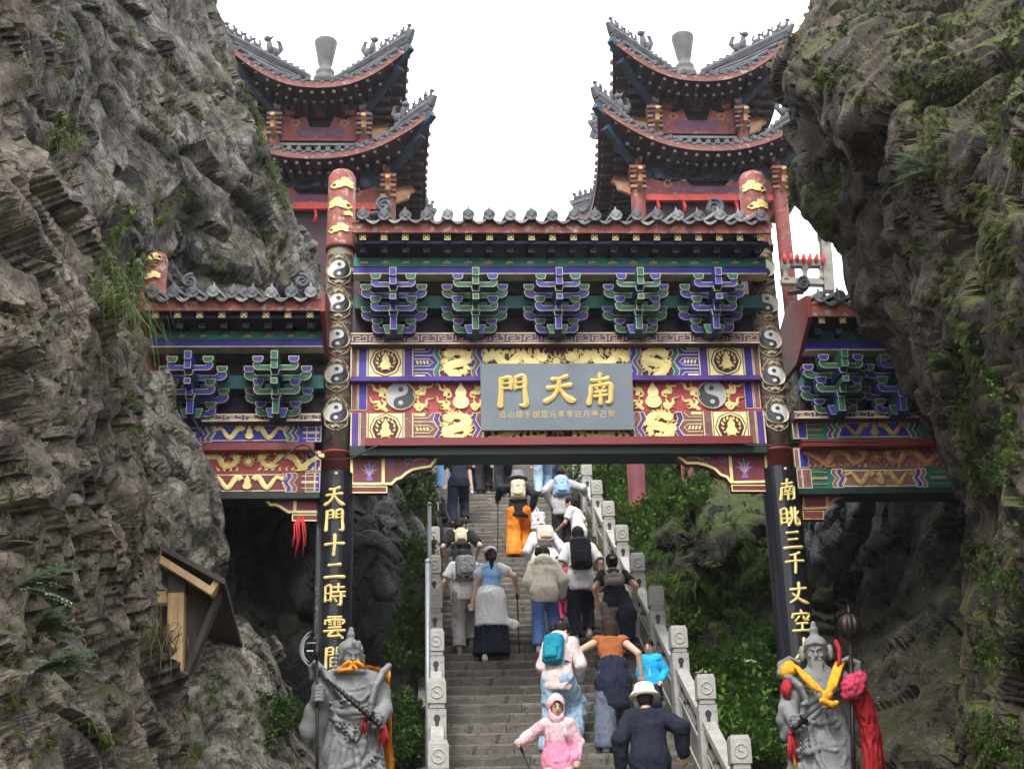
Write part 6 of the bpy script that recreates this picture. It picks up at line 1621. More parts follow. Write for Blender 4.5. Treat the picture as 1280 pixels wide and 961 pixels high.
def top(q, m, sleeve=.5, r=.014, length=.06, puff=0.0, wr=.007, name='shirt', split=None, m2=None, hood=False, gather=0.0, flare=0.0):
    # sleeve: 0.5 to above the elbow, 1 to the elbow, 2 to the wrist; length: how far it falls below the hips
    s = q.s; S = q.B(); p, u = q.pel, q.up
    low = p - np.array([0, math.sin(.0), 1]) * length * s
    S.chain([low, p + u * .02 * s, p + u * .17 * s, q.chest, p + u * .43 * s], [(0.104 + puff * .6 + flare - gather * .5) * s + r * .8 + .006, (0.105 + puff * .6 + flare * .6) * s + r * .8 + .006, (0.084 + puff * .6) * s + r * .7, (0.095 + puff * .5) * s + r * .7, (0.082 + puff * .2) * s + r * .7], .045, fl=(1.19, .92, 1))
    S.cap(p + u * .455 * s, q.neck - u * .02 * s, .09 * s + r, .062 * s, .04)
    for i in (0, 1):
        S.cap(p + u * .44 * s, q.sh[i], .066 * s, .054 * s + r * .7, .03)
        e = min(1.0, sleeve); a, b = q.sh[i], q.el[i]
        S.cap(a, a + (b - a) * e, .050 * s + r * .7 + puff * .25, (.050 if sleeve <= 1 else .043) * s + r * .7 + puff * .3, .025)
        if sleeve > 1:
            w = b + (q.hand[i] - b) * min(.97, (sleeve - 1)); S.cap(b, w, .043 * s + r * .7 + puff * .3, .034 * s + r * .6 + puff * .15, .02)
            d = (q.hand[i] - b) / np.linalg.norm(q.hand[i] - b)
    if sleeve <= 1:
        for i in (0, 1):
            a, b = q.sh[i], q.el[i]; e = a + (b - a) * sleeve; d = (b - a) / np.linalg.norm(b - a)
            S.cap(e + d * (.055 * s), e + d * .2 * s, .085 * s, .085 * s, .004, True)
    S.cap(low - np.array([0, 0, .13 * s + puff * s + r]), low - np.array([0, 0, .4 * s]), .22 * s, .22 * s, .01, True, fl=(1.4, 1.4, .62))
    S.cap(q.neck + u * .055 * s, q.neck + u * .2 * s, .055 * s, .055 * s, .006, True)
    if hood: S.ell(q.neck - q.fw * .10 * s - u * .02 * s, (.13 * s, .075 * s, .10 * s), .03)
    paint = None
    if split is not None: paint = split
    return S.build(name, [m] + ([m2] if m2 else []), q.root, wrinkle=wr, wscale=8 / max(.6, s), wstretch=(1, 1, .7), paint=paint)
def trousers(q, m, r=.012, wide=0.0, length=1.0, wr=.008, name='trousers', m2=None):
    s = q.s; S = q.B(); p = q.pel
    S.chain([p + q.up * .10 * s, p - np.array([0, 0, .03 * s])], [.092 * s + r * .7, .104 * s + r * .7], .04, fl=(1.2, .98, 1))
    for i in (0, 1):
        kn, an = q.kn[i], q.an[i]; e = kn + (an - kn) * length
        S.cap(q.hip[i], kn, .086 * s + r, .062 * s + r + wide * .5, .035); S.cap(kn, e, .062 * s + r + wide * .5, .046 * s + r + wide, .03)
        S.cap(e - np.array([0, 0, .055 * s + wide]), e - np.array([0, 0, .3 * s]), .13 * s, .13 * s, .006, True)
    S.plane(q.pel + q.up * .16 * s, q.up)
    return S.build(name, m, q.root, wrinkle=wr, wscale=8 / max(.6, s), wstretch=(1, 1, .6))
def skirt(q, m, z0=.12, z1=-.75, r0=.125, r1=.22, wr=.012, name='skirt', back=0.0):
    s = q.s; S = q.B(); p = q.pel + q.up * z0 * s; e = q.pel + np.array([0, back * s, z1 * s])
    S.chain([p, q.pel - np.array([0, 0, .05 * s]), e], [r0 * s, (r0 + .025) * s, r1 * s], .04, fl=(1.2, .95, 1))
    S.plane(p + q.up * .03 * s, q.up); S.plane(e - np.array([0, 0, .02 * s]), (0, 0, -1))
    return S.build(name, m, q.root, wrinkle=wr, wscale=7, wstretch=(1.4, 1.4, .25))
def hair(q, m=None, style='short', length=.2):
    s = q.s * q.hs; S = q.B(.0105); c = q.headc; f, u, r = q.face, q.hup, q.hr
    S.ell(c + u * .030 * s - f * .012 * s, (.083 * s, .100 * s, .102 * s), .01, rot=q.HR)
    S.ell(c + f * .075 * s - u * .055 * s, (.075 * s, .07 * s, .095 * s), .012, True, rot=q.HR)      # the face stays free
    S.ell(c - f * .045 * s - u * .035 * s, (.073 * s, .060 * s, .075 * s), .02, rot=q.HR)
    if style == 'short': S.ell(c - f * .02 * s - u * .115 * s, (.1 * s, .11 * s, .045 * s), .01, True, rot=q.HR)
    if style == 'pony':
        b = c - f * .10 * s + u * .03 * s; d = np.array([0, -.25, -1.0]); S.chain([b, b - f * .05 * s - u * .02 * s, b - f * .06 * s + d * length * .5, b - f * .03 * s + d * length], [.030 * s, .035 * s, .036 * s, .012 * s], .015)
    if style == 'bun': S.ell(c - f * .11 * s + u * .02 * s, (.04 * s,) * 3, .01)
    if style == 'twin':
        for sg in (-1, 1): b = c - f * .05 * s + r * sg * .06 * s - u * .02 * s; S.chain([b, b + r * sg * .03 * s - u * .06 * s, b + r * sg * .03 * s - u * .19 * s + f * .03 * s], [.026 * s, .03 * s, .012 * s], .012)
    if style == 'long':
        b = c - f * .06 * s; dn = np.array([0, -.12, -1.0]); S.chain([b, b - f * .04 * s - u * .06 * s, b - f * .05 * s + dn * length * .6, b - f * .03 * s + dn * length], [.08 * s, .075 * s, .07 * s, .03 * s], .02, fl=(1.15, .7, 1))
    return S.build('hair', m or HAIR, q.root, wrinkle=.006, wscale=26, wstretch=(1.3, 1.3, .3))
def backpack(q, label, m, m2=None, w=.14, h=.20, dep=.075, off=0.0, pocket=True, flap=False, straps=True, skew=0.0):
    w, h, dep = w * .9, h * .92, dep * .9; s = q.s; back = q.chest - q.fw * (.125 * s + dep * .8 + off) - q.up * .05 * s + np.array([skew, 0, 0])
    R_ = Matrix(((1, 0, 0), tuple(q.fw), tuple(q.up))).transposed()
    wp = q.pos; rz = q.root.rotation_euler[2]
    base = np.array(back - q.up * h)
    T = tag(empty('backpack', tuple(np.array(wp) + rotz(base, rz)), rz), label, 'backpack', None)
    off_ = -base
    lo, hi = back - (h + .2), back + (h + .2)
    S = Sdf(lo, hi, .010); S.box(back, (w, dep, h), .05, .02, rot=R_); S.ell(back + q.up * h * .75, (w * .9, dep * .95, h * .4), .03, rot=R_)
    S.build('bag_body', m, T, off_, wrinkle=.006, wscale=14)
    if pocket:
        S = Sdf(lo, hi, .010); S.box(back - q.fw * (dep * .95) - q.up * h * .38, (w * .72, .035, h * .45), .03, .01, rot=R_); S.build('pocket', m2 or m, T, off_, wrinkle=.004, wscale=14)
    if flap:
        S = Sdf(lo, hi, .010); S.box(back - q.fw * (dep * .55) + q.up * h * .5, (w * .95, dep * .6, h * .42), .04, .01, rot=R_); S.build('flap', m2 or m, T, off_, wrinkle=.005, wscale=14)
        for sg in (-1, 1):
            mb = MB(); a = back - q.fw * (dep * 1.18) + np.array([sg * w * .45, 0, 0]); mb.bar(a + q.up * h * .3, a - q.up * h * .75, .022, .010, 0, tuple(-q.fw)); inst('buckle_strap', mb.mesh('buckle_strap', mat('pale_strap', (.55, .54, .5), .6, .1)), T, tuple(off_))
    mb = MB(); a = back + q.up * h * .98; mb.tube([a + np.array([-.03, 0, 0]), a + q.up * .035 - np.array([.02, 0, 0]), a + q.up * .035 + np.array([.02, 0, 0]), a + np.array([.03, 0, 0])], .008, 6); inst('grab_loop', mb.mesh('grab_loop', m2 or m), T, tuple(off_))
    if straps:
        for sg in (-1, 1):
            mb = MB(); x = np.array([sg * .10 * s, 0, 0]); p = q.pel
            pts = spline([back + x * .8 + q.up * h * .85 + q.fw * dep * .8, p + q.up * .50 * s + x * 1.05 - q.fw * .05 * s, p + q.up * .50 * s + x * 1.1 + q.fw * .06 * s, p + q.up * .40 * s + x * 1.15 + q.fw * .15 * s, p + q.up * .25 * s + x * 1.5 + q.fw * .10 * s, back + x * 1.3 - q.up * h * .7 + q.fw * dep * .8], 16)
            mb.tube(pts, .018, 8, 0, True, True, .35, tuple(q.up)); inst('strap', mb.mesh('strap', m2 or m), T, tuple(off_))
    return T
def hat(q, kind, m, m2=None):
    s = q.s * q.hs; c = q.headc + q.hup * .055 * s - q.face * .008 * s; mb = MB()
    rot = q.HR
    if kind == 'bucket': mb.lathe([(.165 * s, -.035 * s), (.160 * s, -.030 * s), (.108 * s, .030 * s), (.096 * s, .085 * s), (.088 * s, .096 * s), (.03 * s, .105 * s)], 24, 0, tuple(c), True, rot)
    if kind == 'cap':
        mb.lathe([(.098 * s, -.02 * s), (.100 * s, .02 * s), (.085 * s, .065 * s), (.05 * s, .09 * s), (.01 * s, .098 * s)], 22, 0, tuple(c), True, rot)
        a = c + q.face * .09 * s - q.hup * .012 * s; mb.sphere(a, (.07 * s, .075 * s, .012 * s), 0, 12, 5)
    if kind == 'wide': mb.lathe([(.185 * s, -.055 * s), (.182 * s, -.050 * s), (.110 * s, .012 * s), (.104 * s, .07 * s), (.085 * s, .098 * s), (.02 * s, .105 * s)], 24, 0, tuple(c), True, rot)
    inst('hat', mb.mesh('hat', m), q.root)
def wpt(q, p): return np.array(q.pos) + rotz(np.array(p), q.root.rotation_euler[2])
def pole(q, i, label, L=1.05, dx=0.0, dy=.05, m=None):
    h = wpt(q, q.hand[i] + np.array([0, .0, -.01])); foot = h + np.array([dx, dy, -L]); T = tag(empty('walking_pole', tuple(foot)), label, 'walking stick')
    mb = MB(); mb.tube([(0, 0, 0), tuple((h - foot) * .5), tuple(h - foot)], [.007, .009, .011], 8); inst('shaft', mb.mesh('shaft', m or IRON), T)
    d = (h - foot); mb = MB(); mb.tube([tuple(d * .92), tuple(d * 1.04), tuple(d * 1.05 + np.array([.03, .02, .01]))], [.016, .018, .012], 8); inst('grip', mb.mesh('grip', BLACKP), T)
    return T
def tied_jacket(q, m, label=None, z1=-.38):
    S = q.B(); s = q.s; p = q.pel + q.up * .12 * s
    S.cap(p, p - q.fw * .02 * s, .126 * s, .126 * s, .03, fl=(1.28, .98, .5))
    S.chain([p - q.fw * .05 * s, q.pel - q.fw * .075 * s - np.array([0, 0, .10 * s]), q.pel - q.fw * .10 * s + np.array([0, 0, z1 * s])], [.11 * s, .135 * s, .12 * s], .04, fl=(1.45, .75, 1))
    for sg in (-1, 1): S.chain([p + q.fw * .12 * s + np.array([sg * .03, 0, 0]), p + q.fw * .15 * s + np.array([sg * .05, 0, -.12 * s]), p + q.fw * .15 * s + np.array([sg * .07, 0, -.25 * s])], [.03 * s, .03 * s, .025 * s], .02)
    S.plane(q.pel + np.array([0, 0, (z1 - .02) * s]), (0, .1, -1))
    return S.build('tied_jacket', m, q.root, wrinkle=.012, wscale=8, wstretch=(1.3, 1.3, .5))

C_ = lambda n, c: cloth(n, tuple(min(.84, x * 1.25) for x in c))
WHITE = C_('white_cotton', (.66, .66, .66)); BLACKC = C_('black_cotton', (.016, .016, .020)); NAVY = C_('navy_cloth', (.012, .016, .032)); DENIM = C_('blue_denim', (.10, .19, .42)); DENIML = C_('pale_denim', (.26, .37, .48)); DENIMD = C_('faded_dark_denim', (.085, .10, .135)); ORANGE = C_('orange_cotton', (.74, .20, .02)); TERRA = C_('terracotta_knit', (.29, .095, .03)); CREAMC = C_('cream_cotton', (.62, .58, .47)); PALEPINK = C_('pale_pink_fabric', (.58, .38, .41)); PINK = C_('pink_fabric', (.60, .22, .33)); SKYB = C_('sky_blue_cotton', (.24, .43, .72)); GREYC = C_('grey_marl', (.36, .36, .37)); TEAL = C_('teal_nylon', (.01, .20, .28)); BRIGHTB = C_('bright_blue_nylon', (.02, .36, .74)); BEIGE = C_('beige_canvas', (.44, .38, .27)); KHAKI = C_('khaki_cotton', (.50, .46, .36)); GREYT = C_('grey_trouser_cloth', (.16, .155, .15)); BROWNG = C_('grey_brown_cloth', (.17, .155, .13)); LBLUE = C_('light_blue_nylon', (.22, .36, .62)); MAGENTA = C_('magenta_cloth', (.55, .03, .16)); REDC = C_('red_cloth', (.40, .02, .03)); BLACKN = C_('black_nylon', (.012, .012, .017)); BLACKSH = C_('black_shoe', (.02, .02, .022)); WHITESH = C_('white_shoe', (.6, .6, .58))
def camo():
    m, nt, b = _nodes('monochrome_print'); tc = nt.nodes.new('ShaderNodeTexCoord').outputs['Object']
    nt.links.new(_ramp(nt, _noise(nt, tc, 26, 3, .6, 1.5), [(.44, .02), (.47, .6), (.53, .6), (.56, .04)]), b.inputs['Base Color']); b.inputs['Roughness'].default_value = .8; return m
CAMO = camo()
ZST = lambda n: (n * ST_RUN, n * ST_RISE)
def ft(l, r, w=.10): return ((-w, l * ST_RUN, l * ST_RISE), (w, r * ST_RUN, r * ST_RISE))

# man in black, upper left
q = person('person in a black T-shirt and dark trousers at the upper left, carrying a water bottle', 574, 656, 1.74, .05, .16, ft(0, 1, .12), ((-.24, -.02, -.10), (.24, .02, -.12)), hold=(.5, .8))
top(q, NAVY, .75, .03, .06, .03); trousers(q, NAVY, .02, .012); hair(q); shoes(q, BLACKSH, BLACKSH)
hb = wpt(q, q.hand[1] + np.array([.01, .02, -.16])); T = tag(empty('water_bottle', tuple(hb)), 'clear plastic water bottle held low by the person in the black T-shirt', 'bottle'); mb = MB(); mb.lathe([(.028, 0), (.032, .01), (.032, .10), (.026, .13), (.012, .16)], 12); inst('bottle_body', mb.mesh('bottle_body', mat('clear_plastic', (.55, .58, .6), .15, .05, spec=.6)), T); mb = MB(); mb.lathe([(.015, .16), (.015, .185)], 10); inst('cap', mb.mesh('cap', WHITEP), T)
# orange trousers
q = person('person in wide orange trousers and a black top wearing a grey hat and beige backpack', 649, 691, 1.64, -.05, .30, ft(0, 1, .09), ((-.36, .12, .24), (.24, .10, .05)), hold=(.8, .9))
top(q, BLACKC, 2, .025, .10, .02); trousers(q, ORANGE, .03, .055, .97, .014); hair(q); hat(q, 'wide', C_('grey_felt', (.16, .155, .16))); shoes(q, BLACKSH)
backpack(q, 'beige canvas backpack with a flap worn over orange trousers', BEIGE, None, .135, .19, .08, .02, flap=True)
pole(q, 0, 'black walking pole planted beside the orange trousers', 1.05, -.02, .02)
hb = wpt(q, q.hand[1] + np.array([.09, .0, -.36])); S = Sdf((-.2, -.15, -.05), (.2, .15, .42), .012); S.box((0, 0, .13), (.12, .05, .15), .04, .02); S.cap((-.05, 0, .26), (-.03, 0, .36), .018, .012, .02); S.cap((.05, 0, .26), (-.01, 0, .36), .018, .012, .02)
T = tag(empty('plastic_bag', tuple(hb)), 'white plastic shopping bag hanging from the hand of the person in orange trousers', 'bag'); S.build('bag', C_('white_plastic', (.62, .62, .64)), T, wrinkle=.014, wscale=12); mb = MB(); mb.prism([(-.02, -.02), (.02, -.02), (.03, .02), (-.01, .03)], 0, .004, lambda u, v, h: (u, -.056 - h, .14 + v)); inst('red_print', mb.mesh('red_print', mat('red_print', (.5, .04, .06), .6, .05)), T)
# light blue backpack, hand on the right rail
q = person('person in a pale grey hoodie with a light blue backpack holding the right railing', 704, 685, 1.62, -.03, .22, ft(0, 1, .09), ((-.20, .10, .10), (.44, .28, .32)), hold=(.3, .7))
top(q, GREYC, 2, .03, .12, .03, hood=True); trousers(q, BLACKC, .02, .02); hair(q, style='bun'); shoes(q, BLACKSH)
backpack(q, 'light blue backpack with two white straps worn over a pale grey hoodie', LBLUE, None, .13, .17, .075, .03, flap=True)
# child in white T-shirt facing left
q = person('person in a white T-shirt and dark trousers turned to the left near the railing', 722, 716, 1.38, 1.0, .22, ft(0, 0, .09), ((-.10, .42, .12), (.22, .05, -.02)), (0.3, .25))
top(q, WHITE, .7, .02, .05, .02); trousers(q, MAGENTA, .015, .01); hair(q, style='pony', length=.05); shoes(q, WHITESH)
# person with pale backpack and long white coat
q = person('person in a long white coat bending forward under a pale patterned backpack', 684, 758, 1.60, .05, .55, ft(0, 1, .09), ((-.2, .35, -.02), (.24, .30, .0)), (0, .5))
top(q, WHITE, 2, .025, .05, .02); skirt(q, WHITE, .12, -.48, .15, .21); trousers(q, GREYC, .015, .01); hair(q, HAIR, 'short'); shoes(q, WHITESH)
backpack(q, 'pale pink and beige backpack on the bent figure in the white coat', C_('pale_pink_grey_canvas', (.46, .40, .38)), BEIGE, .14, .18, .08, .02)
# man with black backpack
q = person('person in a white T-shirt and black trousers with a large black backpack', 731, 805, 1.76, .0, .20, ft(0, 1, .10), ((-.26, .04, -.04), (.27, .02, -.02)))
top(q, WHITE, .85, .03, .08, .035); trousers(q, NAVY, .02, .012); hair(q, style='short'); shoes(q, WHITESH)
backpack(q, 'large black nylon backpack worn over a white T-shirt', BLACKN, None, .155, .24, .085, .03)
mb = MB()
# small child in magenta mostly hidden
q = person('small child in magenta, mostly hidden beside the large black backpack', 704, 778, 1.05, .1, .15, ft(0, 1, .08), child=True)
top(q, MAGENTA, 2, .02, .05, .02); trousers(q, MAGENTA, .015, .01); hair(q, style='short'); shoes(q, WHITESH)
# woman with grey crossbody bag
q = person('person in a black top and grey trousers near the right railing', 774, 832, 1.62, -.05, .26, ft(0, 1, .10), ((-.22, .14, .02), (.26, .16, .06)))
top(q, BLACKC, .6, .02, .02, .015); trousers(q, BROWNG, .018, .012); hair(q, style='bun'); shoes(q, BLACKSH)
mb = MB(); c = q.headc - q.face * .13 * q.s; mb.sphere(c + np.array([0, -.01, .02]), (.035, .015, .012), 0, 8, 5); inst('hair_clip', mb.mesh('hair_clip', WHITEP), q.root)
backpack(q, 'grey leather shoulder bag worn across a black top', C_('grey_leather', (.20, .175, .16)), C_('pale_grey_leather', (.30, .27, .25)), .15, .085, .05, .01, straps=True)
S = q.B(); S.chain([q.pel + np.array([.12, -.05, .10]), q.pel + np.array([.15, -.10, -.15]), q.pel + np.array([.14, -.08, -.45])], [.07, .11, .09], .04, fl=(1, .7, 1)); S.build('tied_jacket', NAVY, q.root, wrinkle=.012, wscale=8)
# pair at the left railing
q = person('person in a black T-shirt with a small cream backpack, head turned to the right', 577, 760, 1.60, .0, .34, ft(0, 1, .09), ((-.24, .20, .0), (.24, .24, .06)), (-.6, .4))
top(q, BLACKC, .8, .02, .06, .02); trousers(q, GREYT, .015, .015); hair(q, style='short'); shoes(q, WHITESH)
backpack(q, 'small cream backpack on the black T-shirt near the left railing', C_('cream_canvas', (.50, .44, .31)), None, .095, .13, .06, .015)
q = person('person in a white T-shirt with a black and white patterned backpack and grey trousers', 583, 812, 1.60, .08, .36, ft(0, 1, .10), ((-.34, .26, -.02), (.22, .22, .02)), (-.2, .5))
top(q, WHITE, .75, .025, .06, .02); trousers(q, C_('light_grey_trouser_cloth', (.27, .26, .25)), .02, .02); hair(q, style='short'); shoes(q, C_('grey_shoe', (.18, .18, .18)))
backpack(q, 'black and white patterned backpack near the left railing', CAMO, None, .15, .19, .09, .02)
# woman with white skirt
q = person('person in a light blue top with a white shirt tied over a long black skirt', 615, 826, 1.64, -.08, .24, ft(0, 1, .09), ((-.26, .0, -.08), (.36, .14, .10)), (.15, .25), hold=(.2, .8))
top(q, SKYB, .5, .014, .02, .0); hair(q, HAIRB, 'pony', .30); hat(q, 'cap', C_('dusky_cap_fabric', (.46, .40, .42)))
skirt(q, NAVY, .06, -.76, .13, .21); shoes(q, WHITESH)
S = q.B(); s_ = q.s; p = q.pel + q.up * .10 * s_
S.chain([p, q.pel - np.array([0, .02, .02]), q.pel - np.array([0, .03, .40]) * s_], [.142 * s_, .165 * s_, .19 * s_], .03, fl=(1.22, 1, 1)); S.plane(p + q.up * .03, q.up); S.plane(q.pel - np.array([0, 0, .40]) * s_, (0, 0, -1))
S.chain([q.pel + np.array([.17, -.05, -.30]), q.pel + np.array([.30, -.08, -.38]), q.pel + np.array([.40, -.08, -.39])], [.05, .045, .01], .03, fl=(1, .4, 1)); S.build('tied_white_shirt', WHITE, q.root, wrinkle=.014, wscale=7, wstretch=(1.4, 1.4, .35))
S = q.B(); 
for i in (0, 1): S.cap(q.sh[i] - np.array([(-.02, .02)[i], 0, 0]), q.sh[i] + (q.el[i] - q.sh[i]) * .38, .072 * s_, .075 * s_, .02)
S.build('white_sleeves', WHITE, q.root, wrinkle=.006, wscale=9)
pole(q, 1, 'thin black walking pole held by the person in the light blue top', 1.02, .02, .05)
# cream jacket
q = person('person in a loose cream hooded jacket and blue jeans seen from behind', 683, 814, 1.58, -.12, .26, ft(0, 1, .10), ((-.12, .22, .04), (.24, .26, .02)), (-.7, .35))
top(q, CREAMC, 2, .035, .06, .045, .008, 'jacket', hood=True, gather=.02); trousers(q, DENIM, .018, .018); hair(q, HAIRB, 'pony', .16); shoes(q, WHITESH)
# teal backpack
q = person('person in a pale pink hoodie and wide pale jeans wearing a teal backpack', 697, 934, 1.58, -.42, .32, ft(0, 1, .09), ((-.12, .30, .05), (.16, .36, .05)), (-.75, .45))
top(q, C_('pale_rose_jersey', (.60, .50, .48)), 2, .025, .08, .035, .010, 'hoodie', hood=True); trousers(q, DENIML, .03, .05, .98, .014); hair(q, HAIR, 'pony', .14); shoes(q, BLACKSH)
backpack(q, 'teal drawstring backpack on the pale pink hoodie', TEAL, None, .125, .185, .075, .03)
# woman in orange with tied navy jacket
q = person('person in an orange top with a navy jacket tied around the waist and baggy jeans', 772, 935, 1.66, -.05, .32, ft(0, 2, .13), ((-.36, .22, .20), (.34, .06, .02)), (.1, .2))
top(q, TERRA, .22, .016, .02, .01); trousers(q, DENIMD, .03, .05, .98, .016); hair(q, HAIRB, 'long', .26); shoes(q, WHITESH); tied_jacket(q, NAVY, None, -.36)
# boy in bright blue jacket, faces down the stairs
q = person('small child in a bright blue jacket coming down the stairs along the right railing', 806, 911, 1.06, math.pi - .25, .04, ft(0, 0, .07), ((-.20, .10, .04), (.16, .12, -.02)), (-.1, .35), child=True, vox=.009, Xset=1.02)
top(q, BRIGHTB, 2, .018, .04, .012, .008, 'jacket'); trousers(q, NAVY, .015, .01); hair(q, style='short'); shoes(q, BLACKSH)
mb = MB(); a = q.pel + q.fw * .145 * q.s; mb.bar(a + q.up * -.05, a + q.up * .26 - q.fw * .02, .008, .008, 0, (0, 1, 0)); inst('zip', mb.mesh('zip', WHITEP), q.root)
# bucket hat
q = person('person in a navy jacket and a cream bucket hat at the foot of the view', 819, 1062, 1.66, -.06, .26, ft(0, 1, .11), ((-.28, .08, -.02), (.33, .04, .08)), (0, .2))
top(q, C_('dark_navy_nylon', (.012, .014, .026)), 2, .035, .08, .04, .009, 'jacket', gather=.01); trousers(q, C_('brown_trouser_cloth', (.12, .10, .085)), .02, .02); hair(q, style='short'); hat(q, 'bucket', C_('cream_hat_cotton', (.66, .61, .48))); shoes(q, BLACKSH)
# girl in pink hood, faces the visitor
q = person('child in a two tone pink hooded jacket looking back, one arm stretched to a pole', 699, 1022, 1.28, math.pi - .12, .06, ft(0, 0, .08), ((-.24, .10, .0), (.50, .12, .22)), (.22, .22), child=True, vox=.009, hold=(.3, .8))
zsp = q.pel[2] + .30 * q.s
def pink_split(c):
    return ((c[:, 2] < zsp - .05 + .10 * np.abs(c[:, 0] - q.pel[0])) & (np.abs(c[:, 0] - q.pel[0]) < .20)).astype(int)
top(q, PALEPINK, 1.96, .026, .10, .03, .008, 'jacket', pink_split, PINK, flare=.03)
s_ = q.s * q.hs; S = q.B(.009); c = q.headc; f, u, r = q.face, q.hup, q.hr
S.ell(c + u * .018 * s_ - f * .030 * s_, (.108 * s_, .125 * s_, .138 * s_), .01, rot=q.HR); S.cap(c - u * .12 * s_, c - u * .17 * s_ - f * .02 * s_, .10 * s_, .12 * s_, .04)
S.ell(c + f * .105 * s_ - u * .012 * s_, (.070 * s_, .11 * s_, .092 * s_), .008, True, rot=q.HR); S.ell(c + f * .0 * s_ - u * .01 * s_, (.082 * s_, .105 * s_, .11 * s_), .006, True, rot=q.HR)
S.build('hood', PALEPINK, q.root, wrinkle=.006, wscale=10)
hair(q, HAIR, 'short'); trousers(q, KHAKI, .02, .02); shoes(q, WHITESH)
mb = MB(); a, b_ = q.pel + np.array([-.10, .13, .40]) * q.s, q.pel + np.array([-.12, .17, .25]) * q.s; mb.tube([a, (a + b_) / 2 + [0, .01, 0], b_], .014, 6, 0, True, True, .4, (0, 1, 0)); inst('bag_strap', mb.mesh('bag_strap', C_('grey_webbing', (.42, .42, .40))), q.root)
pole(q, 1, 'black trekking pole held out by the child in pink', 1.0, .42, -.1)
# people above, cut by the beam
for (lab, px, py, H, t_, tr, extra) in (('person in light blue denim with a white sleeve standing high on the stairs', 679, 618, 1.7, GREYC, DENIML, 0), ('person in blue jeans and a dark jacket high on the stairs', 690, 616, 1.72, NAVY, DENIM, 1), ('person in dark clothes high on the stairs behind the hat wearer', 632, 622, 1.72, NAVY, BLACKC, 2), ('person in a red top with dark trousers high on the stairs', 606, 617, 1.6, REDC, BLACKC, 3), ('dark brown jacketed person partly hidden behind the red top', 594, 612, 1.66, C_('dark_brown_cloth', (.05, .03, .03)), NAVY, 4), ('person in dark clothes by the right railing under the beam', 714, 612, 1.66, BLACKC, BROWNG, 5)):
    q = person(lab, px, py, H, rnd.uniform(-.2, .2), .14, ft(0, 1, .09)); top(q, t_, 2, .025, .06, .02); trousers(q, tr, .02, .02); hair(q); shoes(q, BLACKSH)
a = P(555, 606, 28.6); T = tag(empty('blue_stand_in', (a[0], a[1], a[2] - .3)), 'plain blue stand-in board at the top of the stairs beside the left railing', 'stand_in'); mb = MB(); mb.box((0, 0, .95), (.5, .05, 1.9)); inst('board', mb.mesh('board', mat('sky_blue_board', (.10, .27, .55), .5, .1)), T); mb = MB(); mb.tube([(-.25, .03, -.3), (-.25, .03, .3)], .02, 6); mb.tube([(.25, .03, -.3), (.25, .03, .3)], .02, 6); inst('frame', mb.mesh('frame', IRON), T)  # blue board stands in for an uncertain blue shape, not a known sign
# ------------------------------------------------------------------ two stone guardians
def statue_stone():
    m, nt, b = _nodes('guardian_stone'); tc = nt.nodes.new('ShaderNodeTexCoord').outputs['Object']
    c = _ramp(nt, _noise(nt, tc, 5, 6, .62), [(.3, (.125, .133, .13)), (.55, (.195, .206, .202)), (.75, (.28, .29, .285))])
    c = _mix(nt, _ramp(nt, _noise(nt, tc, 16, 8, .7), [(.56, 0.), (.66, .7)]), c, (.055, .06, .06))
    nt.links.new(c, b.inputs['Base Color']); b.inputs['Roughness'].default_value = .75
    _bump(nt, b, _noise(nt, tc, 55, 6, .65), .35, .01); return m
GST = statue_stone()
YSC = cloth('marigold_silk', (.78, .36, .02), .65); ORS = cloth('orange_silk', (.72, .27, .02), .65); RSC = cloth('red_silk', (.36, .02, .028), .6); PSC = cloth('pink_silk', (.50, .05, .10), .45); BRONZE = mat('dark_bronze', (.030, .021, .018), .4, .3, 20, metal=.6)
class Fig:
    def __init__(s, cx, foot_py, Y, lo, hi, vox=.0088):
        s.Y = Y; s.base = P(cx, foot_py, Y); s.S = Sdf(lo, hi, vox); s.vox = vox
    def L(s, px, py, dy=0.0): return P(px, py, s.Y + dy) - s.base
    def ch(s, pts, rs, k=.02, fl=None, cut=False): s.S.chain([s.L(*p) for p in pts], rs, k, cut, fl); return s
    def el(s, p, r, k=.02, cut=False, rot=None): s.S.ell(s.L(*p), r, k, cut, rot); return s
    def front(s, px, py):
        o = s.L(px, py, 0); S = s.S; i = int((o[0] - S.lo[0]) / S.vox); k = int((o[2] - S.lo[2]) / S.vox)
        if not (0 <= i < S.D.shape[0] and 0 <= k < S.D.shape[2]): return 0
        c = np.argmax(S.D[i, :, k] < 0); return float(S.lo[1] + c * S.vox) if S.D[i, c, k] < 0 else 0.0
    def line(s, pts, r=.008, n=14, k=.004, sink=-.25):
        r = r * 1.25 + .002
        q = spline(pts, n); out = []
        for p in q: dy = s.front(p[0], p[1]); out.append(s.L(p[0], p[1], dy + r * sink))
        s.S.chain(out, r, k); return s
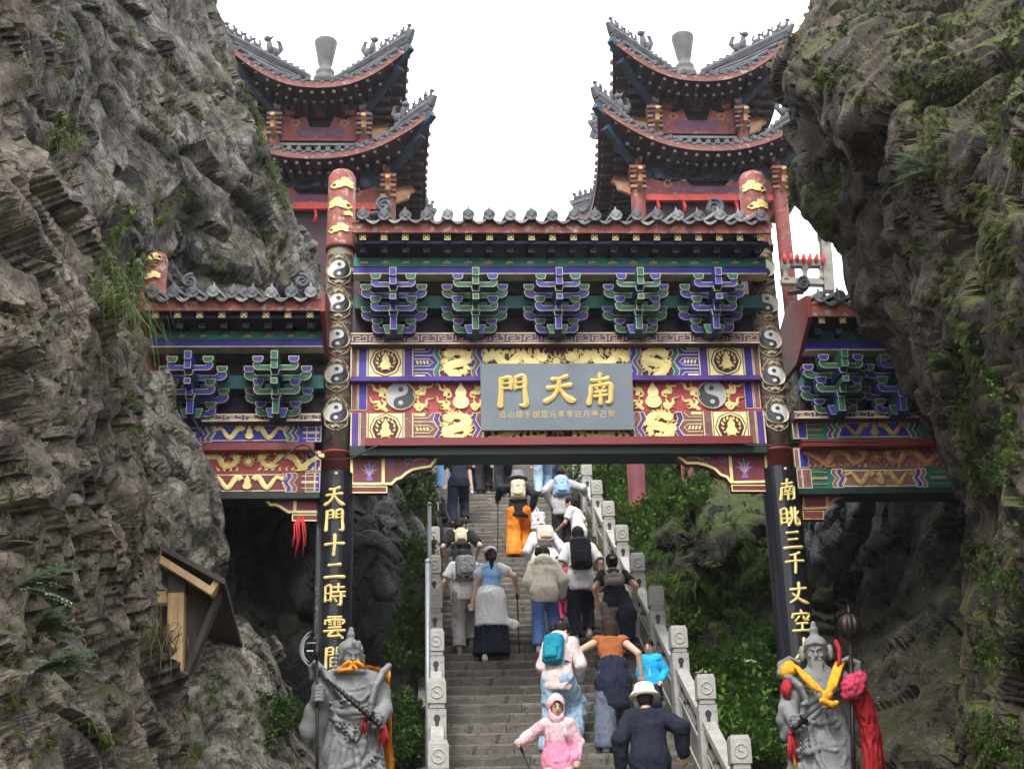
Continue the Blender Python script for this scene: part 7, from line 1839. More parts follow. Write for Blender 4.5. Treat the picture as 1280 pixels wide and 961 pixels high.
def face(F, px, py, w, turn, beard):
    # w: half width of the face in metres; turn: towards the right of the picture when positive
    c = F.L(px, py, -.02); S = F.S; f = np.array([math.sin(turn), -math.cos(turn), -.12]); f /= np.linalg.norm(f); r = np.array([math.cos(turn), math.sin(turn), 0]); u = np.cross(r, f) * -1
    u = np.cross(f, r); u = u if u[2] > 0 else -u
    R_ = Matrix((tuple(r), tuple(f), tuple(u))).transposed()
    S.ell(c + u * .02, (w, w * 1.12, w * 1.35), .02, rot=R_); S.ell(c + f * w * .25 - u * w * .65, (w * .72, w * .8, w * .75), .03, rot=R_)
    S.cap(c + f * w * 1.12 + u * w * .25, c + f * w * 1.36 - u * w * .28, w * .10, w * .20, .01)
    for e in (-1, 1):
        S.ell(c + f * w * 1.05 + r * e * w * .42 + u * w * .18, (w * .26, w * .16, w * .14), .008, True, R_)
        S.ell(c + f * w * .98 + r * e * w * .42 + u * w * .18, (w * .17, w * .12, w * .09), .006, False, R_)
        S.cap(c + f * w * 1.22 + r * e * w * .14 + u * w * .36, c + f * w * 1.0 + r * e * w * .74 + u * w * .62, w * .10, w * .06, .006)
        S.ell(c + f * w * .9 + r * e * w * .55 - u * w * .25, (w * .25, w * .2, w * .22), .02, False, R_)
        S.ell(c + r * e * w * 1.05 + u * w * .0, (w * .14, w * .25, w * .40), .01, False, R_)
        S.chain([c + f * w * 1.22 + r * e * w * .06 - u * w * .52, c + f * w * 1.12 + r * e * w * .45 - u * w * .66, c + f * w * .95 + r * e * w * .8 - u * w * (1.1 if beard else .78)], [w * .11, w * .12, w * .04], .008)
    S.cap(c + f * w * 1.1 - r * w * .2 - u * w * .78, c + f * w * 1.1 + r * w * .2 - u * w * .78, w * .09, w * .09, .01)
    if beard:
        for e in (-.5, -.17, .17, .5): S.chain([c + f * w * .95 + r * e * w * .8 - u * w * 1.0, c + f * w * 1.15 + r * e * w * .6 - u * w * 1.9, c + f * w * 1.05 + r * e * w * .25 - u * w * 2.9], [w * .30, w * .24, w * .05], .012)
    return c, f, r, u
def pedestal(base, parent):
    m = MB(); m.box((0, 0, -.12), (1.05, .95, .24)); m.box((0, 0, -.62), (.9, .8, .76)); m.box((0, 0, -1.5), (1.15, 1.05, 1.0)); inst('pedestal', m.mesh('pedestal', mat('red_pedestal_paint', (.20, .03, .03), .6, .3, 5)), parent)

# ---- left guardian: helmet, armour, ribbed mace
F = Fig(438, 1062, 13.0, (-.58, -.48, -.02), (.58, .46, 2.34))
GL_ = tag(empty('guardian_statue', tuple(F.base)), 'grey stone warrior statue with helmet and moustache holding a ribbed mace across the chest', 'statue')
F.ch([(438, 852), (438, 872), (438, 892), (438, 905)], [.165, .18, .15, .165], .05, (1.12, .85, 1)); F.ch([(438, 840), (438, 826)], [.10, .075], .03)
F.ch([(438, 905), (440, 940), (442, 985), (444, 1045)], [.19, .23, .27, .31], .06, (1.12, .85, 1))
c, f, r_, u = face(F, 438, 822, .088, .30, False)
S = F.S
S.ell(c + u * .065 - f * .015, (.118, .125, .10), .01); S.cap(c + u * .14 - f * .02, c + u * .175 - f * .02, .045, .035, .015); S.ell(c + u * .205 - f * .02, (.038,) * 3, .006); S.ell(c + u * .245 - f * .02, (.026, .026, .032), .006)
S.chain([c + r_ * -.10 + u * -.02 + f * .03, c - r_ * .075 + u * .075 + f * .08, c + u * .10 + f * .105, c + r_ * .075 + u * .075 + f * .08, c + r_ * .10 - u * .02 + f * .03], [.016] * 5, .006)
for e in (-1, 1):
    for k in range(4): S.ell(c + r_ * e * .118 - f * .04 - u * (-.02 + .035 * k), (.03, .06, .022), .005)       # helmet flaps
S.ell(c + r_ * .05 + u * .12 + f * .09, (.022, .02, .035), .008); S.ell(c + u * .125 + f * .11, (.02, .018, .03), .006)
for a in np.linspace(0, 2 * math.pi, 15)[:-1]: pass
S.chain([c + np.array([.15 * math.cos(a), -.01 - .12 * math.sin(a), -.125 - .02 * math.sin(a)]) for a in np.linspace(-.3, math.pi + .3, 12)], .022, .012)      # collar
# shoulders, arms
F.ch([(414, 852), (404, 862, -.02), (401, 876, -.10), (399, 869, -.26)], [.105, .10, .085, .055], .03)
F.ch([(463, 852), (473, 866, -.02), (478, 886, -.08), (474, 902, -.24)], [.105, .105, .085, .055], .03)
for k in range(3): F.ch([(466 + k * 3, 856 + 8 * k, -.10), (475 + k * 2, 858 + 9 * k, -.05), (481 + k, 864 + 9 * k, .04)], [.03, .035, .02], .008)
F.ch([(471, 893, -.16), (481, 888, -.10)], [.075, .07], .01)
F.ch([(405, 872, -.10), (392, 890, -.06), (386, 912, -.02), (383, 924, 0)], [.08, .085, .09, .04], .03, (.9, .7, 1)); F.ch([(405, 880, -.06), (402, 905, -.03), (398, 930, 0)], [.07, .07, .03], .02)
# ribbon loops over the shoulders
F.ch([(428, 872, -.16), (416, 856, -.20), (404, 838, -.12), (395, 829, -.02), (389, 834, .04), (390, 848, .06)], [.03, .034, .038, .04, .036, .03], .008, (.8, 1.5, .8)); F.ch([(420, 880, -.16), (422, 905, -.18)], [.035, .03], .012)
F.ch([(463, 900, -.20), (464, 878, -.22), (470, 856, -.20), (479, 840, -.12), (486, 832, -.02)], [.03, .036, .04, .042, .035], .008, (.8, 1.5, .8))
# hands closed round pole and mace
for hx, hy, e in ((399, 869, 1), (472, 902, -1)):
    h = F.L(hx, hy, -.28); S.ell(h + [0, .02, 0], (.055, .05, .065), .01)
    for k in range(4):
        z = .045 - .03 * k; S.chain([h + [-.045 * e, .02, z], h + [-.02 * e, -.055, z], h + [.03 * e, -.05, z], h + [.045 * e, -.005, z]], [.017, .017, .016, .013], .004)
    S.chain([h + [.04 * e, 0, .06], h + [.02 * e, -.055, .075], h + [-.02 * e, -.055, .07]], [.02, .018, .014], .005)
# armour lines, belt, apron and folds
F.ch([(415, 886, -.16), (426, 890, -.21), (438, 891, -.225), (450, 890, -.21), (462, 886, -.16)], .026, .01); F.line([(414, 897), (438, 903), (463, 897)], .018)
F.line([(416, 866), (428, 876), (438, 868), (450, 876), (462, 866)], .010); F.line([(420, 858), (438, 862), (456, 858)], .008); F.line([(414, 878), (425, 883), (438, 879), (452, 883), (464, 878)], .010)
for k in range(3): F.line([(424 + 3 * k, 851 + 3 * k), (429, 857 + 2 * k), (434 - k, 852 + 2 * k)], .006, 8); F.line([(452 - 3 * k, 851 + 3 * k), (447, 857 + 2 * k), (442 + k, 852 + 2 * k)], .006, 8)
F.line([(418, 905), (420, 920), (437, 934), (456, 922), (458, 905)], .012)
for j in range(4):
    for k in range(6 - j): F.line([(423 + 2.3 * j + 5.6 * k - 1, 905 + 6 * j), (425.5 + 2.3 * j + 5.6 * k, 909 + 6 * j), (428 + 2.3 * j + 5.6 * k, 905 + 6 * j)], .0055, 5)
S.ell(F.L(438, 911, F.front(438, 911)), (.03, .025, .028), .006)
for e in (-1, 1): F.line([(438, 911), (438 + e * 7, 914), (438 + e * 10, 921), (438 + e * 5, 922), (438, 912)], .010); F.line([(438, 912), (438 + e * 3, 925), (438 + e * 6, 940)], .011)
for p in ([(412, 905), (408, 930), (402, 955), (398, 985)], [(420, 925), (414, 950), (410, 985)], [(462, 905), (470, 930), (476, 960), (478, 985)], [(456, 925), (450, 945), (432, 958), (414, 962)], [(470, 935), (455, 955), (432, 972), (410, 978)], [(446, 940), (448, 965), (452, 990)], [(430, 938), (428, 952), (418, 966)], [(472, 955), (478, 975), (480, 1000)]): F.line(p, .020, 16, .014)
for j in range(3):
    for k in range(4): F.line([(460 + 5 * k + j, 938 + 7 * j + 2 * k), (462.5 + 5 * k + j, 942 + 7 * j + 2 * k), (465 + 5 * k + j, 939 + 7 * j + 2 * k)], .0055, 5)
for e in (-1, 1): F.ch([(438 + e * 16, 1040, -.2), (438 + e * 18, 1056, -.34)], [.10, .075], .03)
S.plane((0, 0, .0), (0, 0, -1))
S.build('body', GST, GL_, smooth=0)
pedestal(F.base, GL_)
def flocal(p, dy=0.0): return P(p[0], p[1], 13.0 + (p[2] if len(p) > 2 else dy))
def prop(name, cat, label, pts_base): return tag(empty(name, tuple(pts_base)), label, cat)
# ribbed mace
a, b_ = flocal((408, 848, -.34)), flocal((476, 907, -.34)); T = prop('mace', 'weapon', 'dark ribbed metal mace held diagonally by the helmeted stone warrior', b_)
m = MB(); d = a - b_; n_ = 15
pts, rs = [], []
for i in range(n_ * 3):
    t = i / (n_ * 3 - 1); pts.append(tuple(d * t)); rs.append((.036 - .022 * t) * (1.12 if i % 3 == 1 else .74))
m.tube(pts, rs, 10, 0); inst('rod', m.mesh('rod', BRONZE), T); m = MB(); m.lathe([(.0, -.01), (.055, -.012), (.06, 0), (.05, .02), (.02, .03)], 12, 0, tuple(d * .20), True, Vector(d).to_track_quat('Z', 'Y').to_matrix()); inst('guard', m.mesh('guard', BRONZE), T)
# halberd
a, b_ = flocal((396, 822, -.28)), flocal((397, 1050, -.28)); T = prop('halberd', 'weapon', 'dark halberd with a crescent blade standing in the fist of the helmeted warrior', b_); d = a - b_
m = MB(); m.tube([(0, 0, 0), tuple(d)], .014, 8); inst('shaft', m.mesh('shaft', BRONZE), T)
m = MB(); m.tube([tuple(d), tuple(d + [0, 0, .06]), tuple(d + [0, 0, .10]), tuple(d + [.01, 0, .32])], [.03, .034, .016, .004], 8); inst('spearhead', m.mesh('spearhead', BRONZE), T)
m = MB(); fr = lambda u, v, h: (d[0] + u, d[1] - h, d[2] + v)
for q, rr in ((0, .16), (1, .12)): m.stroke([(-.02 - rr * math.cos(t) * .75 - .02 * q, .08 + rr * math.sin(t)) for t in np.linspace(-1.35, 1.35, 16)], [.006 + .022 * math.sin(math.pi * i / 15) for i in range(16)], -.006, .006, fr)
m.stroke([(0, .06), (-.09, .06)], .016, -.006, .006, fr); m.stroke([(0, .13), (-.09, .13)], .012, -.006, .006, fr); inst('crescent_blade', m.mesh('crescent_blade', mat('dull_steel', (.20, .21, .22), .4, .2, 14, metal=.6)), T)
# orange cape and red tassels
def drape(name, rows, nu, nv, material, amp=.012, thick=.006, freq=(14, 14, 3), loc=None):
    A = np.array([[P(p[0], p[1], 13.0 + p[2]) for p in r] for r in rows]); R1 = np.array([spline(A[:, j], nu) for j in range(A.shape[1])]).transpose(1, 0, 2); G = np.array([spline(R1[i], nv) for i in range(nu)])
    n = np.cross(np.gradient(G, axis=0), np.gradient(G, axis=1)); n /= np.linalg.norm(n, axis=2, keepdims=True) + 1e-9
    g = G.reshape(-1, 3); g = g + n.reshape(-1, 3) * (amp * (1 - 2 * np.abs(pnoise(g * np.array(freq))))[:, None])
    o = A[-1, 0]; m = MB(); m.grid(g - o, nu, nv); b0 = g - o + n.reshape(-1, 3) * thick; m.grid(b0, nu, nv, 0, True, True); return inst(name, m.mesh(name, material), None, tuple(o))
o = drape('cape', [[(418, 836, -.10), (430, 834, -.12), (446, 831, -.14), (464, 831, -.06), (478, 834, .02), (486, 836, .10)], [(424, 860, .24), (440, 860, .28), (458, 860, .28), (474, 856, .22), (484, 856, .16), (489, 858, .12)], [(426, 910, .30), (440, 910, .34), (458, 910, .34), (476, 910, .26), (485, 910, .18), (491, 910, .13)], [(426, 1000, .36), (440, 1000, .38), (458, 1000, .38), (478, 1000, .30), (488, 1000, .20), (494, 1000, .14)]], 40, 40, ORS, .016); tag(o, 'bright orange cape hanging behind the helmeted warrior statue', 'cape')
m = MB(); pts0 = F.L(441, 829, -.20) + F.base
for e in (-1, 1):
    m.tube([(0, 0, 0), (e * .04, -.02, .012), (e * .08, .0, -.02), (e * .11, .03, -.05)], [.016, .02, .018, .008], 7); m.tube([(0, 0, 0), (e * .03, -.02, -.04), (e * .035, -.02, -.08)], [.014, .014, .006], 6)
m.tube([(-.16, .06, -.06), (-.08, -.0, -.055), (0, -.03, -.05)], [.018, .02, .016], 7)
o = inst('orange_sash', m.mesh('orange_sash', ORS), None, tuple(pts0)); tag(o, 'orange cloth knotted under the moustache of the helmeted warrior statue', 'cloth')
def tassel(px, py, py2, dy, label, mm, w=.035, n=9):
    a, b_ = flocal((px, py, dy)), flocal((px, py2, dy)); o = tag(empty('tassel', tuple(a)), label, 'tassel'); d = b_ - a; m = MB(); m.sphere((0, 0, 0), w * .6, 0, 8, 6); inst('knot', m.mesh('knot', mm), o); R_ = random.Random(int(px)); m = MB()
    for k in range(n):
        x, y = R_.uniform(-w, w), R_.uniform(-w, w) * .6; m.tube([(x * .3, y * .3, 0), (x * .8 + R_.uniform(-.01, .01), y, d[2] * .5), (x * 1.2, y, d[2] * R_.uniform(.8, 1))], [.012, .013, .005], 5)
    inst('strands', m.mesh('strands', mm), o); return o
tassel(455, 898, 917, -.28, 'small dark red tassel on the belt of the helmeted warrior statue', mat('dark_red_silk', (.25, .02, .025), .6, .2))
tassel(479, 905, 934, -.24, 'bright red tassel hanging from the mace hand of the helmeted warrior', RSC)

# ---- right guardian: long beard, sword and melon hammer
F = Fig(1027, 1062, 13.0, (-.62, -.48, -.02), (.62, .46, 2.36))
GR_ = tag(empty('guardian_statue', tuple(F.base)), 'grey stone warrior statue with long beard and topknot draped in a yellow scarf', 'statue')
S = F.S
F.ch([(1024, 853), (1026, 872), (1028, 892), (1028, 905)], [.165, .18, .165, .175], .05, (1.12, .85, 1)); F.ch([(1022, 842), (1020, 826)], [.10, .075], .03)
F.ch([(1028, 905), (1028, 940), (1028, 985), (1028, 1045)], [.20, .25, .29, .32], .06, (1.12, .85, 1))
c, f, r_, u = face(F, 1020, 817, .088, -.28, True)
S.ell(c + u * .075 - f * .02, (.105, .115, .095), .012); S.cap(c + u * .15 - f * .02, c + u * .18 - f * .02, .045, .04, .012); S.ell(c + u * .215 - f * .02, (.042,) * 3, .008); S.ell(c + u * .262 - f * .02, (.026, .026, .038), .006)
S.chain([c + r_ * -.10 + u * .03 + f * .02, c - r_ * .07 + u * .085 + f * .08, c + u * .095 + f * .10, c + r_ * .07 + u * .085 + f * .08, c + r_ * .10 + u * .03 + f * .02], [.016] * 5, .006)
for e in (-1, 1): S.ell(c + r_ * e * .125 - f * .04 + u * .01, (.03, .045, .075), .01)
# shoulder ribbons
F.ch([(1010, 880, -.14), (1000, 858, -.16), (988, 848, -.10), (976, 842, 0), (976, 830, .06), (986, 824, .08), (998, 828, .10)], [.035, .04, .042, .042, .04, .036, .03], .008, (.8, 1.5, .8))
F.ch([(1050, 850, .02), (1062, 846, .08), (1072, 842, .12), (1072, 830, .14), (1060, 824, .14), (1050, 828, .12)], [.04, .04, .042, .04, .036, .03], .008, (.8, 1.5, .8))
F.ch([(1002, 852), (992, 866, .0), (985, 884, -.04), (994, 904, -.18)], [.11, .105, .08, .055], .03)
F.ch([(1050, 852), (1060, 866, .0), (1064, 880, -.06), (1068, 868, -.22)], [.11, .10, .085, .055], .03)
F.ch([(1000, 905, -.10), (990, 912, -.02), (982, 920, .02)], [.06, .08, .05], .02); F.ch([(1064, 880, -.04), (1070, 905, .0), (1078, 928, .04)], [.085, .10, .05], .02)
F.ch([(986, 885, -.06), (980, 900, 0), (980, 915, .04)], [.08, .07, .03], .02)
for hx, hy, e in ((995, 906, -1), (1068, 866, 1)):
    h = F.L(hx, hy, -.22); S.ell(h + [0, .02, 0], (.055, .05, .065), .01)
    for k in range(4):
        z = .045 - .03 * k; S.chain([h + [-.045 * e, .02, z], h + [-.02 * e, -.055, z], h + [.03 * e, -.05, z], h + [.045 * e, -.005, z]], [.017, .017, .016, .013], .004)
    S.chain([h + [.04 * e, 0, .06], h + [.02 * e, -.055, .075], h + [-.02 * e, -.055, .07]], [.02, .018, .014], .005)
for j in range(3):
    for k in range(5): F.line([(1002 + 6 * k + 2 * j, 856 + 6 * j), (1005 + 6 * k + 2 * j, 860.5 + 6 * j), (1008 + 6 * k + 2 * j, 856 + 6 * j)], .006, 5)
for p in ([(1000, 896), (1018, 884), (1036, 872), (1052, 862)], [(1004, 880), (1020, 874), (1034, 866)], [(1002, 908), (1022, 890), (1042, 876)], [(1040, 880), (1046, 900), (1056, 918), (1066, 930)], [(1030, 890), (1034, 912), (1048, 935), (1064, 948)], [(1012, 905), (1016, 930), (1026, 955), (1040, 975)], [(1005, 905), (1004, 925), (1000, 945)], [(998, 938), (1012, 940), (1022, 936)], [(1056, 945), (1050, 970), (1052, 1000)], [(1000, 955), (1004, 980), (1002, 1010)], [(1018, 958), (1022, 985), (1020, 1015)], [(1034, 905), (1044, 908), (1048, 902), (1040, 898)], [(1042, 930), (1052, 930), (1054, 924)]): F.line(p, .017, 16, .012)
for j in range(4):
    for k in range(4): F.line([(1000 + 5 * k, 915 + 6 * j), (1002.5 + 5 * k, 919.5 + 6 * j), (1005 + 5 * k, 915 + 6 * j)], .006, 5)
F.line([(1030, 935), (1042, 938), (1054, 935), (1064, 938)], .014); F.line([(1008, 902), (1026, 904), (1046, 900)], .016)
for e in (-1, 1): F.ch([(1027 + e * 16, 1040, -.2), (1027 + e * 18, 1056, -.34)], [.10, .075], .03)
S.plane((0, 0, .0), (0, 0, -1))
S.build('body', GST, GR_, smooth=0); pedestal(F.base, GR_)
a, b_ = flocal((1062, 851, -.24)), flocal((994, 908, -.30)); T = prop('sword', 'weapon', 'dark sword held diagonally by the bearded stone warrior', b_); d = a - b_
m = MB(); m.bar(tuple(d * .16), tuple(d), .012, .05, 0, (0, -1, .2)); inst('blade', m.mesh('blade', BRONZE), T)
m = MB(); m.tube([tuple(-d * .06), tuple(d * .12)], .024, 8); m.lathe([(.0, 0), (.05, .002), (.055, .02), (.04, .035)], 10, 0, tuple(d * .13), True, Vector(d).to_track_quat('Z', 'Y').to_matrix()); inst('hilt', m.mesh('hilt', BRONZE), T)
a, b_ = flocal((1063, 795, -.24)), flocal((1069, 1050, -.24)); T = prop('melon_hammer', 'weapon', 'dark melon shaped hammer on a long pole beside the bearded warrior', b_); d = a - b_
m = MB(); m.tube([(0, 0, 0), tuple(d)], .020, 8); inst('shaft', m.mesh('shaft', BRONZE), T)
c2 = P(1063, 784, 12.76) - b_; m = MB(); vs, n1, n2 = [], 40, 12
for i in range(n2 + 1):
    t = math.pi * i / n2
    for j in range(n1):
        a_ = 2 * math.pi * j / n1; rr = .118 * math.sin(t) * (1 - .14 * abs(math.sin(a_ * 5)) ** 3); vs.append((c2[0] + rr * math.cos(a_), c2[1] + rr * math.sin(a_), c2[2] - .125 * math.cos(t)))
m.add(vs, [(i * n1 + j, i * n1 + (j + 1) % n1, (i + 1) * n1 + (j + 1) % n1, (i + 1) * n1 + j) for i in range(n2) for j in range(n1)], 0, True); m.tube([tuple(c2 + [0, 0, .11]), tuple(c2 + [0, 0, .15]), tuple(c2 + [0, 0, .22])], [.03, .016, .004], 8); inst('hammer_head', m.mesh('hammer_head', BRONZE), T)
# scarves
S = Sdf(flocal((970, 900, -.5)) - [0, .2, .1], flocal((1075, 810, .3)) + [0.1, .2, .1], .011)
for o_ in range(6):
    e = (o_ - 2.5) * 1.5; z = .02 * math.sin(o_ * 2.1); w = .016 + .003 * (o_ % 2)
    S.chain([flocal((986 + e, 832 - e * .3, .0)), flocal((998 + e, 836 + e, -.14 + z)), flocal((1008 + e, 847, -.25 + z)), flocal((1020 + e * .7, 860, -.31 + z)), flocal((1033, 868 + e * .5, -.34))], [w * 1.15, w, w, w, w * .9], .004)
    S.chain([flocal((1033, 868 + e * .5, -.34)), flocal((1040 + e, 856, -.31 + z)), flocal((1044 + e, 844, -.25 + z)), flocal((1048 + e, 832, -.10)), flocal((1050 + e, 828, .02))], [w * .9, w, w, w, w], .004)
S.ell(flocal((1034, 868, -.37)), (.045, .045, .04), .01); S.chain([flocal((1034, 870, -.38)), flocal((1028, 876, -.39)), flocal((1040, 880, -.39)), flocal((1046, 878, -.36))], [.022, .026, .026, .02], .01); S.chain([flocal((986, 832, .0)), flocal((982, 840, -.05)), flocal((990, 838, -.10))], [.05, .05, .04], .015)
o = S.build('yellow_scarf', YSC, None, wrinkle=.007, wscale=16, wstretch=(1.5, 1, .8)); tag(o, 'marigold yellow scarf knotted on the chest of the bearded warrior statue', 'scarf')
S = Sdf(flocal((1040, 960, -.4)) - [0, .1, .2], flocal((1110, 790, .2)) + [0, .1, .1], .011)
S.ell(flocal((1066, 858, -.27)), (.10, .09, .11), .02); S.ell(flocal((1075, 848, -.22)), (.06, .06, .07), .02); S.ell(flocal((1058, 868, -.25)), (.05, .05, .05), .02)
o = S.build('pink_cloth', PSC, None, wrinkle=.014, wscale=13); tag(o, 'shiny pink cloth bundled round the hammer pole at the hand of the bearded warrior', 'cloth')
o = drape('red_cloth', [[(1062, 866, -.26), (1070, 862, -.26), (1078, 860, -.20), (1084, 866, -.10)], [(1070, 890, -.16), (1078, 888, -.20), (1088, 890, -.16), (1094, 896, -.06)], [(1078, 925, -.08), (1086, 925, -.14), (1095, 925, -.10), (1101, 930, .0)], [(1082, 985, -.04), (1090, 985, -.10), (1100, 985, -.06), (1106, 985, .02)]], 40, 30, RSC, .020, .008, (34, 34, 4)); tag(o, 'long red cloth trailing from the hammer pole on the right', 'cloth')
m = MB(); m.tube([flocal((1044, 800, -.06)), flocal((1049, 812, -.08)), flocal((1049, 826, -.12)), flocal((1046, 838, -.16))], [.03, .045, .04, .015], 8, 0, True, True, .5)
o = inst('red_ribbon', m.mesh('red_ribbon', RSC)); tag(o, 'red ribbon hanging beside the ear of the bearded warrior statue', 'ribbon')
m = MB(); m.tube([flocal((984, 850, -.10)), flocal((982, 860, -.13)), flocal((984, 872, -.12))], [.045, .065, .03], 8, 0, True, True, .5); o = inst('red_ribbon', m.mesh('red_ribbon', RSC)); tag(o, 'red cloth patch tied on the upper arm of the bearded warrior statue', 'ribbon')
tassel(989, 916, 955, -.16, 'red tassel below the sword hand of the bearded warrior', RSC, .05, 14)
tassel(994, 925, 968, -.13, 'yellow tassel next to the red one below the sword hand', YSC, .03, 7)
# ------------------------------------------------------------------ plants
LEAF_A = leaf_mat('broad_leaf', [(.06, .13, .02), (.10, .20, .035), (.15, .25, .05)])
LEAF_B = leaf_mat('pale_leaf', [(.075, .13, .030), (.11, .17, .045), (.15, .20, .06)])
LEAF_D = leaf_mat('dark_leaf', [(.04, .085, .018), (.065, .125, .026), (.10, .165, .04)])
GRASS_A = leaf_mat('green_grass', [(.06, .10, .020), (.10, .145, .034), (.15, .17, .06)], .6)
GRASS_D = leaf_mat('dry_grass', [(.15, .13, .06), (.11, .12, .035), (.20, .17, .09)], .7)
FERN_M = leaf_mat('silvery_fern_leaf', [(.13, .19, .11), (.18, .24, .15), (.25, .30, .20)], .6)
MOSS_M = leaf_mat('moss_tuft', [(.035, .05, .010), (.065, .085, .016), (.10, .12, .026)], .9)
STEM = mat('green_stem', (.06, .08, .03), .7, .2, bump=0); FLOW = mat('white_flower', (.6, .62, .55), .7, .1, bump=0)
def leaf(m, p, d, n, L, w, mi=0):
    d = Vector(d).normalized(); n = Vector(n); s = d.cross(n)
    if s.length < 1e-4: s = d.cross(Vector((.3, .5, .8)))
    s.normalize(); n = s.cross(d); p = Vector(p)
    a = p + d * L * .45 + s * w + n * L * .05; b = p + d * L * .45 - s * w + n * L * .05; c = p + d * L * .5 - n * L * .03; t = p + d * L - n * L * .14
    m.add([p, a, c, b, t], [(0, 2, 1), (0, 3, 2), (1, 2, 4), (2, 3, 4)], mi)
def blade(m, p, d, L, w, droop, mi=0):
    p, d = Vector(p), Vector(d).normalized(); s = d.cross(Vector((rnd.uniform(-1, 1), rnd.uniform(-1, 1), .3)));
    if s.length < 1e-4: return
    s.normalize(); q = [p, p + d * L * .4 - Vector((0, 0, droop * L * .10)), p + d * L * .75 - Vector((0, 0, droop * L * .38)), p + d * L * .95 - Vector((0, 0, droop * L * .8))]
    m.add([q[0] - s * w, q[0] + s * w, q[1] + s * w, q[1] - s * w, q[2] + s * w * .7, q[2] - s * w * .7, q[3]], [(0, 1, 2, 3), (3, 2, 4, 5), (5, 4, 6)], mi)
def rdir(n, spread=.9, up=.5):
    v = Vector((rnd.gauss(0, 1), rnd.gauss(0, 1), rnd.gauss(0, 1))).normalized() * spread + Vector(n) + Vector((0, 0, up)); return v.normalized()
def tuft(m, p, n, size, count, mi=0, droop=1.0, w=.006):
    for _ in range(count): blade(m, Vector(p) + Vector((rnd.gauss(0, .12), rnd.gauss(0, .12), rnd.gauss(0, .08))) * size, rdir(n, .55, .5), size * rnd.uniform(.5, 1.1), w * rnd.uniform(.6, 1.2), droop * rnd.uniform(.6, 1.4), mi)
def herb(m, p, n, size, count, L=.07, mi=0, stem=True):
    p = Vector(p)
    for k in range(max(1, count // 9)):
        d = rdir(n, .6, .7); top_ = p + d * size * rnd.uniform(.5, 1.0); 
        if stem: m.tube([p, (p + top_) / 2 + Vector((0, 0, .03)), top_], [.005, .004, .002], 3, 1, False)
        for j in range(9):
            t = .25 + .75 * j / 8; q = p * (1 - t) + top_ * t; leaf(m, q, rdir(d, 1.3, .1), rdir((0, 0, 1), .5, .6), L * rnd.uniform(.6, 1.3), L * rnd.uniform(.22, .38), mi)
def frond(m, p, d, L, droop, lw, mi=0):
    p, d = Vector(p), Vector(d).normalized(); s = d.cross(Vector((0, 0, 1))); s = s.normalized() if s.length > .05 else Vector((1, 0, 0)); n = s.cross(d); prev = p; k = 15
    for i in range(1, k + 1):
        t = i / k; q = p + d * L * t - Vector((0, 0, droop * L * t * t)); m.add([prev - s * .003, prev + s * .003, q + s * .002, q - s * .002], [(0, 1, 2, 3)], mi)
        wl = lw * math.sin(math.pi * (.12 + .86 * t)) ; dd = (q - prev).normalized()
        for e in (-1, 1): leaf(m, q, s * e + dd * .8 + Vector((0, 0, rnd.uniform(-.25, .25))), n + Vector((0, 0, .3)), wl * rnd.uniform(.7, 1.1), wl * .2, mi)
        prev = q
def inpoly(x, y, poly):
    r = False; j = len(poly) - 1
    for i in range(len(poly)):
        if (poly[i][1] > y) != (poly[j][1] > y) and x < (poly[j][0] - poly[i][0]) * (y - poly[i][1]) / (poly[j][1] - poly[i][1]) + poly[i][0]: r = not r
        j = i
    return r
def scatter(poly, n, fn, patch=.0, pscale=.02):
    xs = [p[0] for p in poly]; ys = [p[1] for p in poly]; k = t = 0
    while k < n and t < n * 6:
        t += 1; x, y = rnd.uniform(min(xs), max(xs)), rnd.uniform(min(ys), max(ys))
        if not inpoly(x, y, poly): continue
        if patch and pnoise(np.array([[x * pscale, y * pscale, 3.3]]))[0] + .5 * pnoise(np.array([[x * pscale * 3, y * pscale * 3, 7.]]))[0] < patch - .25: continue
        h = ray_rock(x, y)
        if h is None: continue
        k += 1; fn(h[0], h[1])
def stuff(name, m, mats, label, cat): return tag(m.build(name, mats), label, cat, None, 'stuff')
# right slope beside the stairs
m = MB()
scatter([(745, 575), (905, 575), (880, 640), (830, 650), (800, 700), (775, 650)], 520, lambda p, n: herb(m, p, n, .30, 18, .085))
scatter([(835, 770), (905, 745), (975, 700), (990, 800), (975, 961), (905, 961)], 620, lambda p, n: herb(m, p, n, .24, 18, .075), .1)
scatter([(880, 860), (960, 850), (978, 961), (920, 965)], 260, lambda p, n: herb(m, p, n, .30, 27, .085))
scatter([(780, 640), (900, 640), (970, 700), (850, 800), (800, 740)], 200, lambda p, n: tuft(m, p, n, .20, 14, 0), .15)
stuff('undergrowth', m, [LEAF_A, STEM], 'leafy green undergrowth on the mossy slope right of the stairs', 'undergrowth')
m = MB()
scatter([(505, 600), (540, 600), (540, 961), (500, 961), (480, 860), (500, 760)], 330, lambda p, n: herb(m, p, n, .22, 18, .065), .22)
scatter([(440, 880), (535, 820), (535, 961), (440, 961)], 190, lambda p, n: herb(m, p, n, .20, 18, .06), .22)
scatter([(330, 880), (400, 900), (420, 961), (330, 961)], 140, lambda p, n: herb(m, p, n, .18, 18, .05), .1)
stuff('undergrowth', m, [LEAF_D, STEM], 'dark green undergrowth between the left railing and the dark hollow', 'undergrowth')
m = MB()
scatter([(225, 790), (320, 775), (360, 880), (380, 961), (230, 961)], 90, lambda p, n: tuft(m, p, n, .11, 14, 0, 1, .003), .34)
scatter([(150, 480), (270, 560), (270, 690), (200, 690)], 50, lambda p, n: tuft(m, p, n, .10, 12, 0, 1, .003), .34)
stuff('grass', m, [GRASS_A, STEM], 'short grass on the lichen covered rocks at the left', 'grass')
m = MB()
